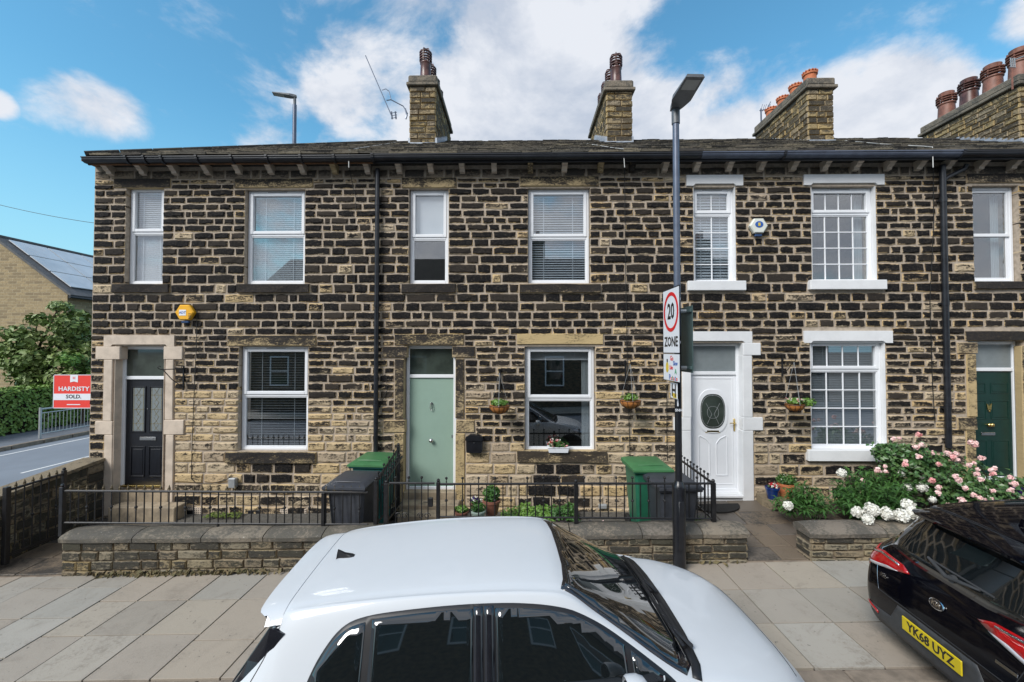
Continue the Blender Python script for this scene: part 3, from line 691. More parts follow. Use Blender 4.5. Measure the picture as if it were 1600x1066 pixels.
# black door
x0, x1, z0, z1, y, fr = doorframe(0, 'd1', 591, 767)
mb = MB(); mb.box(x0, x1, y, y + .045, z0, z1, 0, .004)
wd_ = x1 - x0; px_ = [(x0 + wd_ * .17, x0 + wd_ * .43), (x0 + wd_ * .59, x0 + wd_ * .85)]
for a, b in px_:
    ring(mb, a - .03, b + .03, z0 + .92, z1 - .12, y, .022, .014); ring(mb, a - .03, b + .03, z0 + .14, z0 + .68, y, .02, .012); mb.box(a + .01, b - .01, y - .007, y + .003, z0 + .19, z0 + .63, 0, .005)
dl = mb.build('front_door', 'black_door', houses[0])
for a, b in px_:
    mb = MB(); za, zb = z0 + .95, z1 - .15; mb.box(a, b, y - .004, y + .001, za, zb)
    m_ = (a + b) / 2; hh = (zb - za) / 6
    pn = mb.build('glazed_panel', 'frosted', dl)
    mb = MB(); mb.box(a + .012, a + .016, y - .007, y - .004, za, zb); mb.box(b - .016, b - .012, y - .007, y - .004, za, zb)
    for k in range(6):
        zz = za + hh * k; sg = 1 if k % 2 else -1
        mb.tube([(m_ - sg * .045, y - .006, zz), (m_, y - .006, zz + hh * .35), (m_ + sg * .045, y - .006, zz + hh)], .0022, 4)
        mb.tube([(m_ + sg * .03, y - .006, zz + hh * .1), (m_ - sg * .01, y - .006, zz + hh * .5), (m_ - sg * .045, y - .006, zz + hh * .9)], .0018, 4)
        if k % 2: mb.box(a, b, y - .0075, y - .0045, zz - .002, zz + .002)
    mb.build('leading', 'brass', dl)
mb = MB(); zl = z0 + .78; mb.box(x0 + wd_ * .34, x0 + wd_ * .72, y - .012, y + .002, zl, zl + .065, 0, .008); mb.box(x0 + wd_ * .39, x0 + wd_ * .67, y - .016, y - .01, zl + .014, zl + .05, 0, .005); mb.build('letterbox', 'steel', dl)
mb = MB(); mb.lathe(((x0 + x1) / 2 + .01, y - .008, z1 - .52), [(.001, 0), (.01, 0), (.01, .012)][::1], 10, axis='y'); mb.build('door_viewer', 'steel', dl)
mb = MB(); mb.box(x0, x1, F + .06, y, z0 - .02, z0 + .012, 0, .003); mb.build('threshold_strip', 'brass', fr)
# sage door
x0, x1, z0, z1, y, fr = doorframe(1, 'd2', 588, 767)
mb = MB(); mb.box(x0, x1, y, y + .045, z0, z1, 0, .004); dl = mb.build('front_door', 'green_door', houses[1])
mb = MB(); kx = x0 + (x1 - x0) * .50; kz = z1 - .50; mb.lathe((kx, y - .012, kz + .055), [(.004, -.006), (.018, -.003), (.019, .008), (.016, .014)], 12, axis='y')
mb.tube([(kx - .018, y - .016, kz + .05), (kx - .022, y - .028, kz - .02), (kx - .012, y - .03, kz - .062), (kx + .012, y - .03, kz - .062), (kx + .022, y - .028, kz - .02), (kx + .018, y - .016, kz + .05)], .0065, 6); mb.build('door_knocker', 'steel', dl, smooth=40)
mb = MB(); mb.lathe((kx + .0, y - .055, z0 + .80), [(.004, -.02), (.028, -.012), (.038, .006), (.030, .022), (.014, .03), (.014, .05), (.032, .056)], 16, axis='y'); mb.build('door_knob', 'steel', dl, smooth=50)
mb = MB(); mb.box(x1 - .035, x1 - .012, y - .01, y + .001, z0 + .84, z0 + .90, 0, .008); mb.build('lock_cylinder', 'steel', dl)
# white door
x0, x1, z0, z1, y, fr = doorframe(2, 'd3', 583, 768, fan='frosted', t=.05)
mb = MB(); mb.box(x0, x1, y, y + .045, z0, z1, 0, .004); ring(mb, x0 + .05, x1 - .05, z0 + .06, z1 - .05, y, .02, .008)
cx = (x0 + x1) / 2; W2 = (x1 - x0)
oval = lambda s, cz: [(cx + s * .19 * math.copysign(abs(math.cos(a)) ** .75, math.cos(a)) * W2 / .72, cz + (s * .30 + (s - 1) * .06) * (abs(math.sin(a)) ** .8) * (1 if math.sin(a) > 0 else -1) - .0) for a in [2 * math.pi * k / 36 for k in range(36)]]
oz = z0 + 1.33
for a, b in ((1.22, .014), (1.12, .009)): mb.prism(oval(a, oz)[::-1], y - b, y + .001)
for sx in (-1, 1):
    pts = [(cx + sx * .05, z0 + .84), (cx + sx * .06, z0 + .80), (cx + sx * .14, z0 + .90), (cx + sx * .22, z0 + .94)]
    mb.tube([(p[0], y - .003, p[1]) for p in [(cx + sx * .06, z0 + .22), (cx + sx * .06, z0 + .77), (cx + sx * .12, z0 + .85), (cx + sx * .22, z0 + .90), (cx + sx * .245, z0 + .88), (cx + sx * .245, z0 + .22), (cx + sx * .06, z0 + .22)]], .009, 6)
dl = mb.build('front_door', 'white_upvc', houses[2], fix=True)
mb = MB(); mb.prism(oval(1.0, oz)[::-1], y - .019, y - .013); mb.build('oval_glass', 'fan_dark', dl, fix=True)
mb = MB(); ov = oval(.93, oz); mb.tube([(p[0], y - .021, p[1]) for p in ov + ov[:1]], .004, 4); ov2 = oval(.45, oz - .02); mb.tube([(p[0], y - .021, p[1]) for p in ov2 + ov2[:1]], .003, 4)
for s in (-1, 1): mb.tube([(cx + s * .10, y - .021, oz - .22), (cx + s * .02, y - .021, oz - .05), (cx + s * .12, y - .021, oz + .14)], .003, 4)
for k in range(12):
    p = ov[k * 3]; mb.lathe((p[0], y - .022, p[1]), [(.001, -.004), (.007, -.002), (.007, .002)], 6, axis='y')
mb.build('leading', 'galv', dl)
mb = MB(); mb.box(cx - .13, cx + .13, y - .012, y, z0 + .955, z0 + 1.01, 0, .006); mb.box(cx - .105, cx + .105, y - .016, y - .01, z0 + .966, z0 + .998, 0, .004); mb.build('letterbox', 'brass', dl)
mb = MB(); mb.box(x1 - .045, x1 - .015, y - .012, y, z0 + .98, z0 + 1.20, 0, .006); mb.tube([(x1 - .03, y - .01, z0 + 1.13), (x1 - .03, y - .05, z0 + 1.13), (x1 - .045, y - .055, z0 + 1.13), (x1 - .13, y - .055, z0 + 1.13)], .009, 8); mb.build('door_handle', 'brass', dl, smooth=50)
mb = MB(); r = ops['d3']; mb.box(r[0] + .0, r[1], F + .02, F + .2, .12, z0 - .055, 0, .01); mb.box(r[0], r[1], F - .03, F + .2, z0 - .115, z0 - .07, 0, .01); mb.build('door_step', 'white_painted_stone', houses[2])
mb = MB(); mb.box(r[1] - .008, r[1] - .001, F - .02, F + .12, .15, r[3]); mb.box(r[0] + .001, r[0] + .008, F - .02, F + .12, .15, r[3]); mb.build('painted_reveal', 'white_painted_stone', houses[2])
mb = MB(); r = ops['d1']; mb.box(r[1] - .008, r[1] - .001, F - .02, F + .12, .1, r[3]); mb.box(r[0] + .001, r[0] + .008, F - .02, F + .12, .1, r[3]); mb.build('painted_reveal', 'cream_stone', houses[0])
# dark green door
x0, x1, z0, z1, y, fr = doorframe(3, 'd4', 577, 748, fan='frosted')
mb = MB(); mb.box(x0, x1, y, y + .045, z0, z1, 0, .004); cx = (x0 + x1) / 2
for a, b in ((x0 + .06, cx - .04), (cx + .04, x1 - .06)):
    for c, d in ((.12, .62), (.98, 1.30), (1.42, 1.60)): ring(mb, a, b, z0 + c, z0 + d, y, .014, .008); mb.box(a + .03, b - .03, y - .006, y + .001, z0 + c + .03, z0 + d - .03, 0, .005)
dl = mb.build('front_door', 'dark_green_door', houses[3])
mb = MB(); mb.box(cx - .14, cx + .10, y - .012, y, z0 + .70, z0 + .755, 0, .006); mb.build('letterbox', 'steel', dl)
mb = MB()
for s in (-1, 1): mb.lathe((cx + s * .025 - .01, y - .05, z0 + .885), [(.004, -.02), (.026, -.01), (.032, .006), (.022, .022), (.012, .03), (.012, .05)], 14, axis='y')
mb.build('door_knob', 'brass', dl, smooth=50)
mb = MB()
for s in (-1, 1):
    mb.prism([(cx, z0 + 1.20), (cx + s * .045, z0 + 1.25), (cx + s * .035, z0 + 1.19), (cx + s * .03, z0 + 1.14), (cx, z0 + 1.15)], y - .018, y - .006)
mb.lathe((cx, y - .02, z0 + 1.12), [(.004, -.008), (.016, 0), (.01, .014)], 10, axis='y'); mb.build('door_knocker', 'brass', dl, fix=True)
# steps and bases
def steps(hi, lst, mat='step_stone', soot=.5):
    for px, ya, yb in lst:
        a = W(px[0], px[1], Y=ya); b = W(px[2], px[3], Y=ya); mb = MB()
        mb.box(a.x, b.x, ya, yb, b.z, a.z, 0, .012, st=(.8, soot, random.random(), .5)); mb.build('door_step', mat, houses[hi])
steps(0, [((176, 768, 262, 792), F - .04, F + .2), ((168, 793, 272, 822), F - .32, F - .045)], soot=.65)
steps(1, [((630, 769, 713, 789), F - .03, F + .2), ((622, 789, 716, 806), F - .30, F - .035), ((620, 806, 722, 822), F - .58, F - .305)], soot=.35)
# ---------------------------------------------------------------- roof, gutters, corbels, pipes
EY, EZ, RY_, RZ_ = 7.0, 6.10, 11.0, 8.27
SL = math.atan2(RZ_ - EZ, RY_ - EY); SLEN = math.hypot(RZ_ - EZ, RY_ - EY)
HX0, HX1 = W(133, 248, Y=7.0).x, -3.20                       # hip runs from the corner to the ridge
def rp(x, s, up=0): return Vector((x, EY + math.cos(SL) * s - math.sin(SL) * up, EZ + math.sin(SL) * s + math.cos(SL) * up))
roofs = []
for hi in range(4):
    a, b = HB[hi], HB[hi + 1]; mb = MB(); t = .06
    if hi == 0:
        top = [(HX0, EY, EZ), (b, EY, EZ), (b, RY_, RZ_), (HX1, RY_, RZ_), (HX0, 14.7, EZ), (b, 14.7, EZ)]
        mb.add([*top, *[(x, y, EZ - t) for x, y in ((HX0, EY), (b, EY), (b, 14.7), (HX0, 14.7))]], [(0, 1, 2, 3), (3, 2, 5, 4), (0, 3, 4), (6, 7, 1, 0), (9, 6, 0, 4), (6, 9, 8, 7), (1, 7, 8, 5, 2), (8, 9, 4, 5)])
    else:
        mb.add([(a, EY, EZ), (b, EY, EZ), (b, RY_, RZ_), (a, RY_, RZ_), (a, 14.7, EZ), (b, 14.7, EZ), (a, EY, EZ - t), (b, EY, EZ - t), (b, 14.7, EZ - t), (a, 14.7, EZ - t)],
               [(0, 1, 2, 3), (3, 2, 5, 4), (6, 7, 1, 0), (6, 9, 8, 7), (1, 7, 8, 5, 2), (0, 3, 4, 9, 6)])
    roofs.append(mb.build('roof', 'roof_slate', houses[hi]))
protos = []
for k in range(28):
    mb = MB(); j = lambda q: random.uniform(-q, q); tk = random.uniform(.026, .048); hu = random.random(); so = random.uniform(0, 1)
    vs = [(-.5, 0 + j(.012), 0), (.5, 0 + j(.012), 0), (.5, 1, 0), (-.5, 1, 0)]; fr_ = [0, .33, .66, 1]
    lo = [(-.5 + f + j(.01), j(.02)) for f in fr_]
    vb = [(x, y, 0) for x, y in lo] + [(.5, 1, 0), (-.5, 1, 0)]; vt = [(x, y + .004, tk + j(.003)) for x, y in lo] + [(.5, 1, .008), (-.5, 1, .008)]
    n = 6; mb.add(vb + vt, [tuple(range(n))[::-1], tuple(range(n, 2 * n))] + [(i, (i + 1) % n, n + (i + 1) % n, n + i) for i in range(n)], 0, [(.0, so * .8, hu, .2)] * n + [(.7, so, hu, .8)] * n)
    protos.append(mb.data('slate_mesh', ['roof_slate']))
s = -.05; counts = [0] * 4; extra = [MB() for _ in range(4)]; row = 0
while s < SLEN - .12:
    ex = .36 - .20 * s / SLEN; wdt = .52 - .22 * s / SLEN
    xl = HX0 + (HX1 - HX0) * max(0, s) / SLEN + .02; x = xl + random.uniform(0, .2)
    while x < 12.1:
        w_ = wdt * random.uniform(.7, 1.35); hi = house_of(x + w_ / 2)
        p = rp(x + w_ / 2, s, .028 + random.uniform(0, .008)); rot = Euler((SL - .055 + random.uniform(-.022, .022), random.uniform(-.02, .02), random.uniform(-.015, .015)))
        if x > 9.7: x += w_; continue
        if counts[hi] < 296:
            o = bpy.data.objects.new('slate', random.choice(protos)); COL.objects.link(o); o.parent = roofs[hi]; o.location = p - wt(roofs[hi]); o.rotation_euler = rot; o.scale = (w_ - .008, ex * 1.45, 1); counts[hi] += 1
        else:
            m_ = Matrix.LocRotScale(p, rot, Vector((w_ - .008, ex * 1.45, 1))); me = random.choice(protos); q = random.random()
            extra[hi].add([m_ @ v.co for v in me.vertices], [tuple(f.vertices) for f in me.polygons], 0, [(.8, q, 1 - q, .6)] * len(me.vertices))
        x += w_
    s += ex; row += 1
for hi in range(4):
    if extra[hi].v: extra[hi].build('slates', 'roof_slate', roofs[hi], kind='stuff')
print('slates', counts)
x = HX1
while x < 12:                                                 # ridge stones
    l_ = random.uniform(.42, .55); mb = MB(); z = RZ_ + random.uniform(-.004, .004)
    mb.prism([(-.15, -.05), (0, .055), (.15, -.05), (.13, -.09), (0, .015), (-.13, -.09)], x + .003, x + l_ - .003, plane='yz'); mb.xf(Matrix.Translation((0, RY_, z)))
    mb.st = [(1, random.random() * .5, random.random(), .5)] * len(mb.v); mb.build('ridge_tile', 'roof_slate', roofs[house_of(x)], fix=True); x += l_
n = 13
for i in range(n):                                            # hip stones
    a = Vector((HX0, EY, EZ + .045)).lerp(Vector((HX1, RY_, RZ_ + .045)), i / n); b = Vector((HX0, EY, EZ + .045)).lerp(Vector((HX1, RY_, RZ_ + .045)), (i + .97) / n)
    mb = MB(); mb.tube([a, b], .055, 6); mb.st = [(1, random.random() * .6, random.random(), .5)] * len(mb.v); mb.build('hip_tile', 'roof_slate', roofs[0])
# moulded gutter
def gutter(x0, x1, hi, mat, dz=0):
    prof = [(0, -.085), (-.05, -.085), (-.085, -.06), (-.10, -.035), (-.10, -.012), (-.118, -.006), (-.118, .014), (-.108, .014), (-.092, -.002), (-.08, -.035), (-.05, -.06), (-.01, -.06), (-.01, .014), (0, .014)]
    mb = MB(); mb.prism([(7.02 + y * .92, EZ - .03 + dz + z * .85) for y, z in prof], x0, x1, plane='yz'); return mb.build('gutter', mat, houses[hi], fix=True)
def clip_(x, hi, dz=0, mat='gutter_black'):
    mb = MB(); mb.prism([(7.024, -.09), (6.965, -.09), (6.925, -.063), (6.912, -.036), (6.912, -.014), (6.897, -.010), (6.897, .018), (7.024, .018)], x - .02, x + .02, plane='yz'); mb.xf(Matrix.Translation((0, 0, EZ - .03 + dz))); mb.build('gutter_joint', mat, houses[hi], fix=True)
gx = lambda px: W(px, 256, Y=6.95).x
gutter(W(127, 252, Y=6.93).x, gx(582), 0, 'gutter_black', -.012); gutter(gx(582), 2.45, 1, 'gutter_black'); gutter(2.45, gx(1097), 2, 'gutter_black'); gutter(gx(1097), gx(1508), 2, 'gutter_sky_sheen', .004); gutter(gx(1508), 12.2, 3, 'gutter_black')
for px, hi in ((198, 0), (226, 0), (253, 0), (308, 0), (362, 0), (417, 0), (470, 0), (522, 0), (582, 1)): clip_(gx(px), hi, -.012 if hi == 0 else 0)
for px in (1226, 1505): clip_(gx(px), 2 if px < 1400 else 3, .004)
for hi in range(4):
    mb = MB(); mb.box(HB[hi] + (.14 if hi == 0 else 0), HB[hi + 1], 7.022, 7.045, EZ - .13, EZ - .005); mb.box(HB[hi], HB[hi + 1], 7.045, F + .3, EZ - .05, EZ - .012)
    mb.build('fascia_board', 'brown_board' if hi == 0 else 'car_trim', houses[hi])
cpx = [166, 217, 268, 319, 369, 420, 471, 521, 572, 622, 672, 721.6, 772, 829, 883, 939, 989.5, 1040.6, 1090, 1141.8, 1192, 1242.5, 1293, 1342.6, 1393, 1441, 1487, 1538, 1590]
zt = EZ - .055
for i, px in enumerate(cpx):                                   # stone gutter brackets
    X = W(px, 268, Y=F - .12).x; mb = MB(); u = random.uniform(-.006, .006)
    poly = [(F + .02, zt), (F - .185, zt), (F - .185, zt - .055), (F - .145, zt - .070), (F - .135, zt - .092), (F - .085, zt - .115), (F - .075, zt - .150), (F + .02, zt - .165)]
    mb.prism(poly, X - .045 + u, X + .045 + u, plane='yz'); mb.st = [(.7, .12 if random.random() < .8 else .9, .42, .5)] * len(mb.v)
    mb.build('gutter_bracket', 'lintel_sooty' if random.random() < .15 else 'cream_stone', houses[house_of(X)], fix=True)
def pipe(hi, px_t, px_b, y_t, y_b, mat='gutter_black', r=.034, Y=F - .075):
    a = W(px_t, y_t, Y=Y); b = W(px_b, y_b, Y=Y); b.x = a.x
    mb = MB(); mb.tube([a, b], r, 12); p = mb.build('downpipe', mat, houses[hi], smooth=50)
    z = a.z - .6
    while z > b.z + .2:
        mb = MB(); mb.tube([(a.x, Y, z + .04), (a.x, Y, z - .04)], r + .007, 12); mb.box(a.x - .06, a.x + .06, Y + .02, Y + .07, z - .015, z + .015); mb.build('pipe_bracket', mat, p, smooth=50); z -= 1.75
    return a, b
pipe(0, 590, 588, 264, 745, r=.040)
a, b = pipe(3, 1472.5, 1489, 258, 700, r=.045)
mb = MB(); mb.tube([(a.x + .38, a.y - .03, a.z), (a.x + .36, a.y, a.z - .07), (a.x + .06, a.y, a.z - .22), (a.x, a.y, a.z - .28)], .034, 10); mb.build('pipe_branch', 'gutter_black', houses[3], smooth=50)
def cable(name, pts, r, mat, hi=None, label=None):
    mb = MB(); mb.tube(pts, r, 5)
    return mb.build(name, mat, houses[hi] if hi is not None else None, label, 'cable' if hi is None else None)
fp = lambda px, py, off=.03: W(px, py, Y=F - off)
cable('cable', [fp(976, 262), fp(977, 400), fp(980, 560), fp(984, 700), fp(985, 780)], .006, 'cable_black', 1)
cable('cable', [fp(546, 262), fp(551, 290), fp(556, 310), fp(556, 330)], .005, 'cable_black', 0)
cable('cable', [fp(308, 482), fp(307, 540), fp(303, 620), fp(300, 700), fp(299, 748), fp(306, 755), fp(330, 756), fp(355, 749), fp(362, 742)], .006, 'cable_black', 0)
cable('cable', [fp(1458, 258), fp(1459, 350), fp(1453, 470), fp(1457, 600), fp(1461, 660)], .006, 'cable_black', 2)
cable('cable', [fp(604, 588), fp(605, 610), fp(592, 636), fp(590, 660)], .006, 'cable_black', 0)
cable('cable', [fp(1042, 600), fp(1042, 690), fp(1043, 720)], .006, 'cable_black', 1)
rc = lambda px, py, s: (lambda q: rp(q.x, s, .06))(W(px, py, Y=rp(0, s, .05).y))
cable('cable', [rc(620, 224, 3.9), rc(600, 232, 2.6), rc(560, 243, 1.0), rc(545, 247, .2), W(545, 262, Y=6.87)], .007, 'cable_pale', 0)
cable('cable', [rc(896, 228, 3.0), rc(925, 238, 1.9), rc(955, 246, .6), rc(974, 247, .1), W(976, 262, Y=6.87)], .007, 'cable_pale', 1)
cable('cable', [rc(1320, 236, 3.0), rc(1380, 243, 1.2), rc(1440, 246, .4), rc(1457, 248, .1), W(1458, 262, Y=6.87)], .007, 'cable_pale', 2)

# ---------------------------------------------------------------- chimney stacks
def chimney(hi, x0, x1, y0, y1, ztop, pots, potkind, label, soot=.4):
    zb = 7.2; mb = MB(); mb.box(x0 + .03, x1 - .03, y0 + .03, y1 - .03, zb - .4, ztop - .1)
    ch = mb.build('chimney', 'dark_mortar', houses[hi], label)
    z = zb; items = []; hs = []
    while z < ztop - .30: h = random.uniform(.115, .15); hs.append((z, min(z + h, ztop - .26))); z += h
    for za, zb_ in hs:
        for T, L_, vis in ((lambda u, v, w_: (x0 + u, y0 - w_, v), x1 - x0, 1), (lambda u, v, w_: (x1 + w_, y0 + u, v), y1 - y0, x1 < 1), (lambda u, v, w_: (x0 - w_, y1 - u, v), y1 - y0, x0 > 1)):
            u = 0
            while u < L_ - 1e-3:
                w_ = random.uniform(.18, .42)
                if L_ - u - w_ < .12: w_ = L_ - u
                q = MB(); stone(q, T, u, u + w_, za, zb_, random.uniform(.006, .022), .03, max(0, min(1, random.gauss(soot, .25))), random.random(), gap=.007, inset=.014, seg=max(1, min(2, int(w_ / .15))))
                items.append((w_ if vis else 0, q)); u += w_
    split_build(items, 150, ch, 'stone', 'chimney_stone', 'small_stones', None)
    mb = MB(); mb.box(x0 - .07, x1 + .07, y0 - .07, y1 + .07, ztop - .26, ztop - .18, 0, .015, st=(.6, .4, .3, .5)); mb.box(x0 - .035, x1 + .035, y0 - .035, y1 + .035, ztop - .178, ztop, 0, .03, st=(.6, .5, .6, .5))
    mb.build('chimney_cap', 'coping_stone', ch)
    mb = MB(); mb.box(x0 - .02, x1 + .02, y0 - .03, y0 + .02, 7.3, 7.3 + .30); ns = 12
    sl_ = math.tan(SL)
    for sgn, xx in ((-1, x0), (1, x1)):
        for k in range(ns):
            ya = y0 + (min(y1, RY_) - y0) * k / ns; z0_ = EZ + (ya - EY) * sl_; mb.box(xx - .035 if sgn < 0 else xx - .01, xx + .01 if sgn < 0 else xx + .035, ya, ya + (min(y1, RY_) - y0) / ns * .98, z0_ - .1, z0_ + (.20 if x0 < 3 else .09))
    mb.build('lead_flashing', 'lead', ch)
    for i, t in enumerate(pots):
        cx, cy = (x0 + x1) / 2, y0 + (y1 - y0) * t; rr = .135 if potkind != 'red' else .14
        hh = {'tall': .72, 'red': .38, 'big': .72}[potkind]
        if potkind == 'big': rr = .195
        mb = MB()
        if potkind == 'red':
            mb.lathe((cx, cy, ztop - .02), [(rr * 1.05, 0), (rr * .95, hh * .5), (rr * .95, hh * .72), (rr * 1.12, hh * .76), (rr * 1.12, hh * .84), (rr * 1.0, hh * .86), (rr * 1.0, hh * .98), (rr * .8, hh), (rr * .75, hh * .7)], 20, cap=False); mat = 'terracotta'
            for k in range(14):
                a = 2 * math.pi * k / 14; mb.box(cx + math.cos(a) * rr * 1.08 - .012, cx + math.cos(a) * rr * 1.08 + .012, cy + math.sin(a) * rr * 1.08 - .012, cy + math.sin(a) * rr * 1.08 + .012, ztop + hh * .86, ztop + hh * .93)
        else:
            mb.lathe((cx, cy, ztop - .02), [(rr * 1.15, 0), (rr * 1.12, .04), (rr * .98, .07), (rr * .88, hh * .62), (rr * 1.0, hh * .66), (rr * .96, hh * .7), (rr * .80, hh * .72), (rr * .72, hh * .72)], 20, cap=False)
            for q in range(4 if potkind == 'tall' else 3):
                z_ = ztop + hh * (.72 + .085 * q); mb.lathe((cx, cy, z_), [(rr * .86, 0), (rr * 1.10, .004), (rr * 1.12, .022), (rr * .86, .028), (rr * .84, .014)], 20, cap=False)
            for k in range(6):
                a = 2 * math.pi * k / 6 + .3; mb.tube([(cx + math.cos(a) * rr * .93, cy + math.sin(a) * rr * .93, ztop + hh * .70), (cx + math.cos(a) * rr * .93, cy + math.sin(a) * rr * .93, ztop + hh * 1.02)], .018, 6)
            if potkind == 'tall':
                for k in range(3):
                    a = math.pi * k / 3 + .3; c_, s_ = math.cos(a) * rr, math.sin(a) * rr
                    mb.tube([(cx - c_, cy - s_, ztop + hh * 1.02), (cx - c_ * .8, cy - s_ * .8, ztop + hh * 1.1), (cx, cy, ztop + hh * 1.16), (cx + c_ * .8, cy + s_ * .8, ztop + hh * 1.1), (cx + c_, cy + s_, ztop + hh * 1.02)], .012, 6)
            else: mb.lathe((cx, cy, ztop + hh * .95), [(rr * .8, 0), (rr * .86, .09), (rr * .8, .10), (rr * .1, .115)], 20)
            mat = 'pot_maroon' if (potkind == 'tall' or i == 2) else 'pot_clay'
        mb.build('chimney_pot', mat, ch, smooth=35, fix=True)
        mb = MB(); mb.lathe((cx, cy, ztop - .01), [(rr * 2.0, 0), (rr * 1.7, .05), (rr * 1.05, .11)], 16); mb.build('mortar_flaunching', 'coping_stone', ch, smooth=40)
    return ch
chimney(1, -2.50, -1.90, 9.62, 11.72, 9.18, [.14, .4, .63, .86], 'tall', 'chimney with a television aerial and dark louvred pots')
chimney(1, 2.04, 2.62, 9.62, 11.72, 9.02, [.14, .4, .63, .86], 'tall', 'chimney left of the lamp post with dark louvred pots')
chimney(2, 6.62, 7.20, 9.62, 11.72, 9.04, [.16, .40, .64, .88], 'red', 'chimney with a row of orange terracotta pots')
chimney(3, 11.35, 12.15, 9.6, 11.9, 9.08, [.14, .38, .62, .87], 'big', 'chimney at the right edge with four fat banded clay pots', soot=.25)
# ================================================================== cars
def cr(p0, p1, p2, p3, t):
    return .5 * ((2 * p1) + (-p0 + p2) * t + (2 * p0 - 5 * p1 + 4 * p2 - p3) * t * t + (-p0 + 3 * p1 - 3 * p2 + p3) * t ** 3)
def netsurf(net, nu=7, nv=5):
    "smooth surface through a net of stations; each station runs from the roof's middle line to the sill"
    P = np.array(net, dtype=float)                       # stations x points x 3
    def interp(A, n, mirror):
        first = A[:1] * 2 - A[1:2]; last = A[-1:] * 2 - A[-2:-1]
        if mirror: first = A[1:2] * np.array([1, -1, 1])
        B = np.concatenate([first, A, last]); o = []
        for i in range(len(A) - 1):
            for k in range(n): o.append(cr(B[i], B[i + 1], B[i + 2], B[i + 3], k / n))
        o.append(A[-1]); return np.array(o)
    S = interp(P, nu, False)
    S = np.swapaxes(S, 0, 1); S = interp(S, nv, True); S = np.swapaxes(S, 0, 1)
    return S
def smooth_poly(P, n=4):
    o = []; k = len(P)
    for i in range(k):
        p = [Vector((*P[(i + j) % k], 0)) for j in (-1, 0, 1, 2)]
        # keep sharp corners sharp
        for t in range(n):
            q = cr(np.array(p[0]), np.array(p[1]), np.array(p[2]), np.array(p[3]), t / n); o.append((float(q[0]), float(q[1])))
    return o
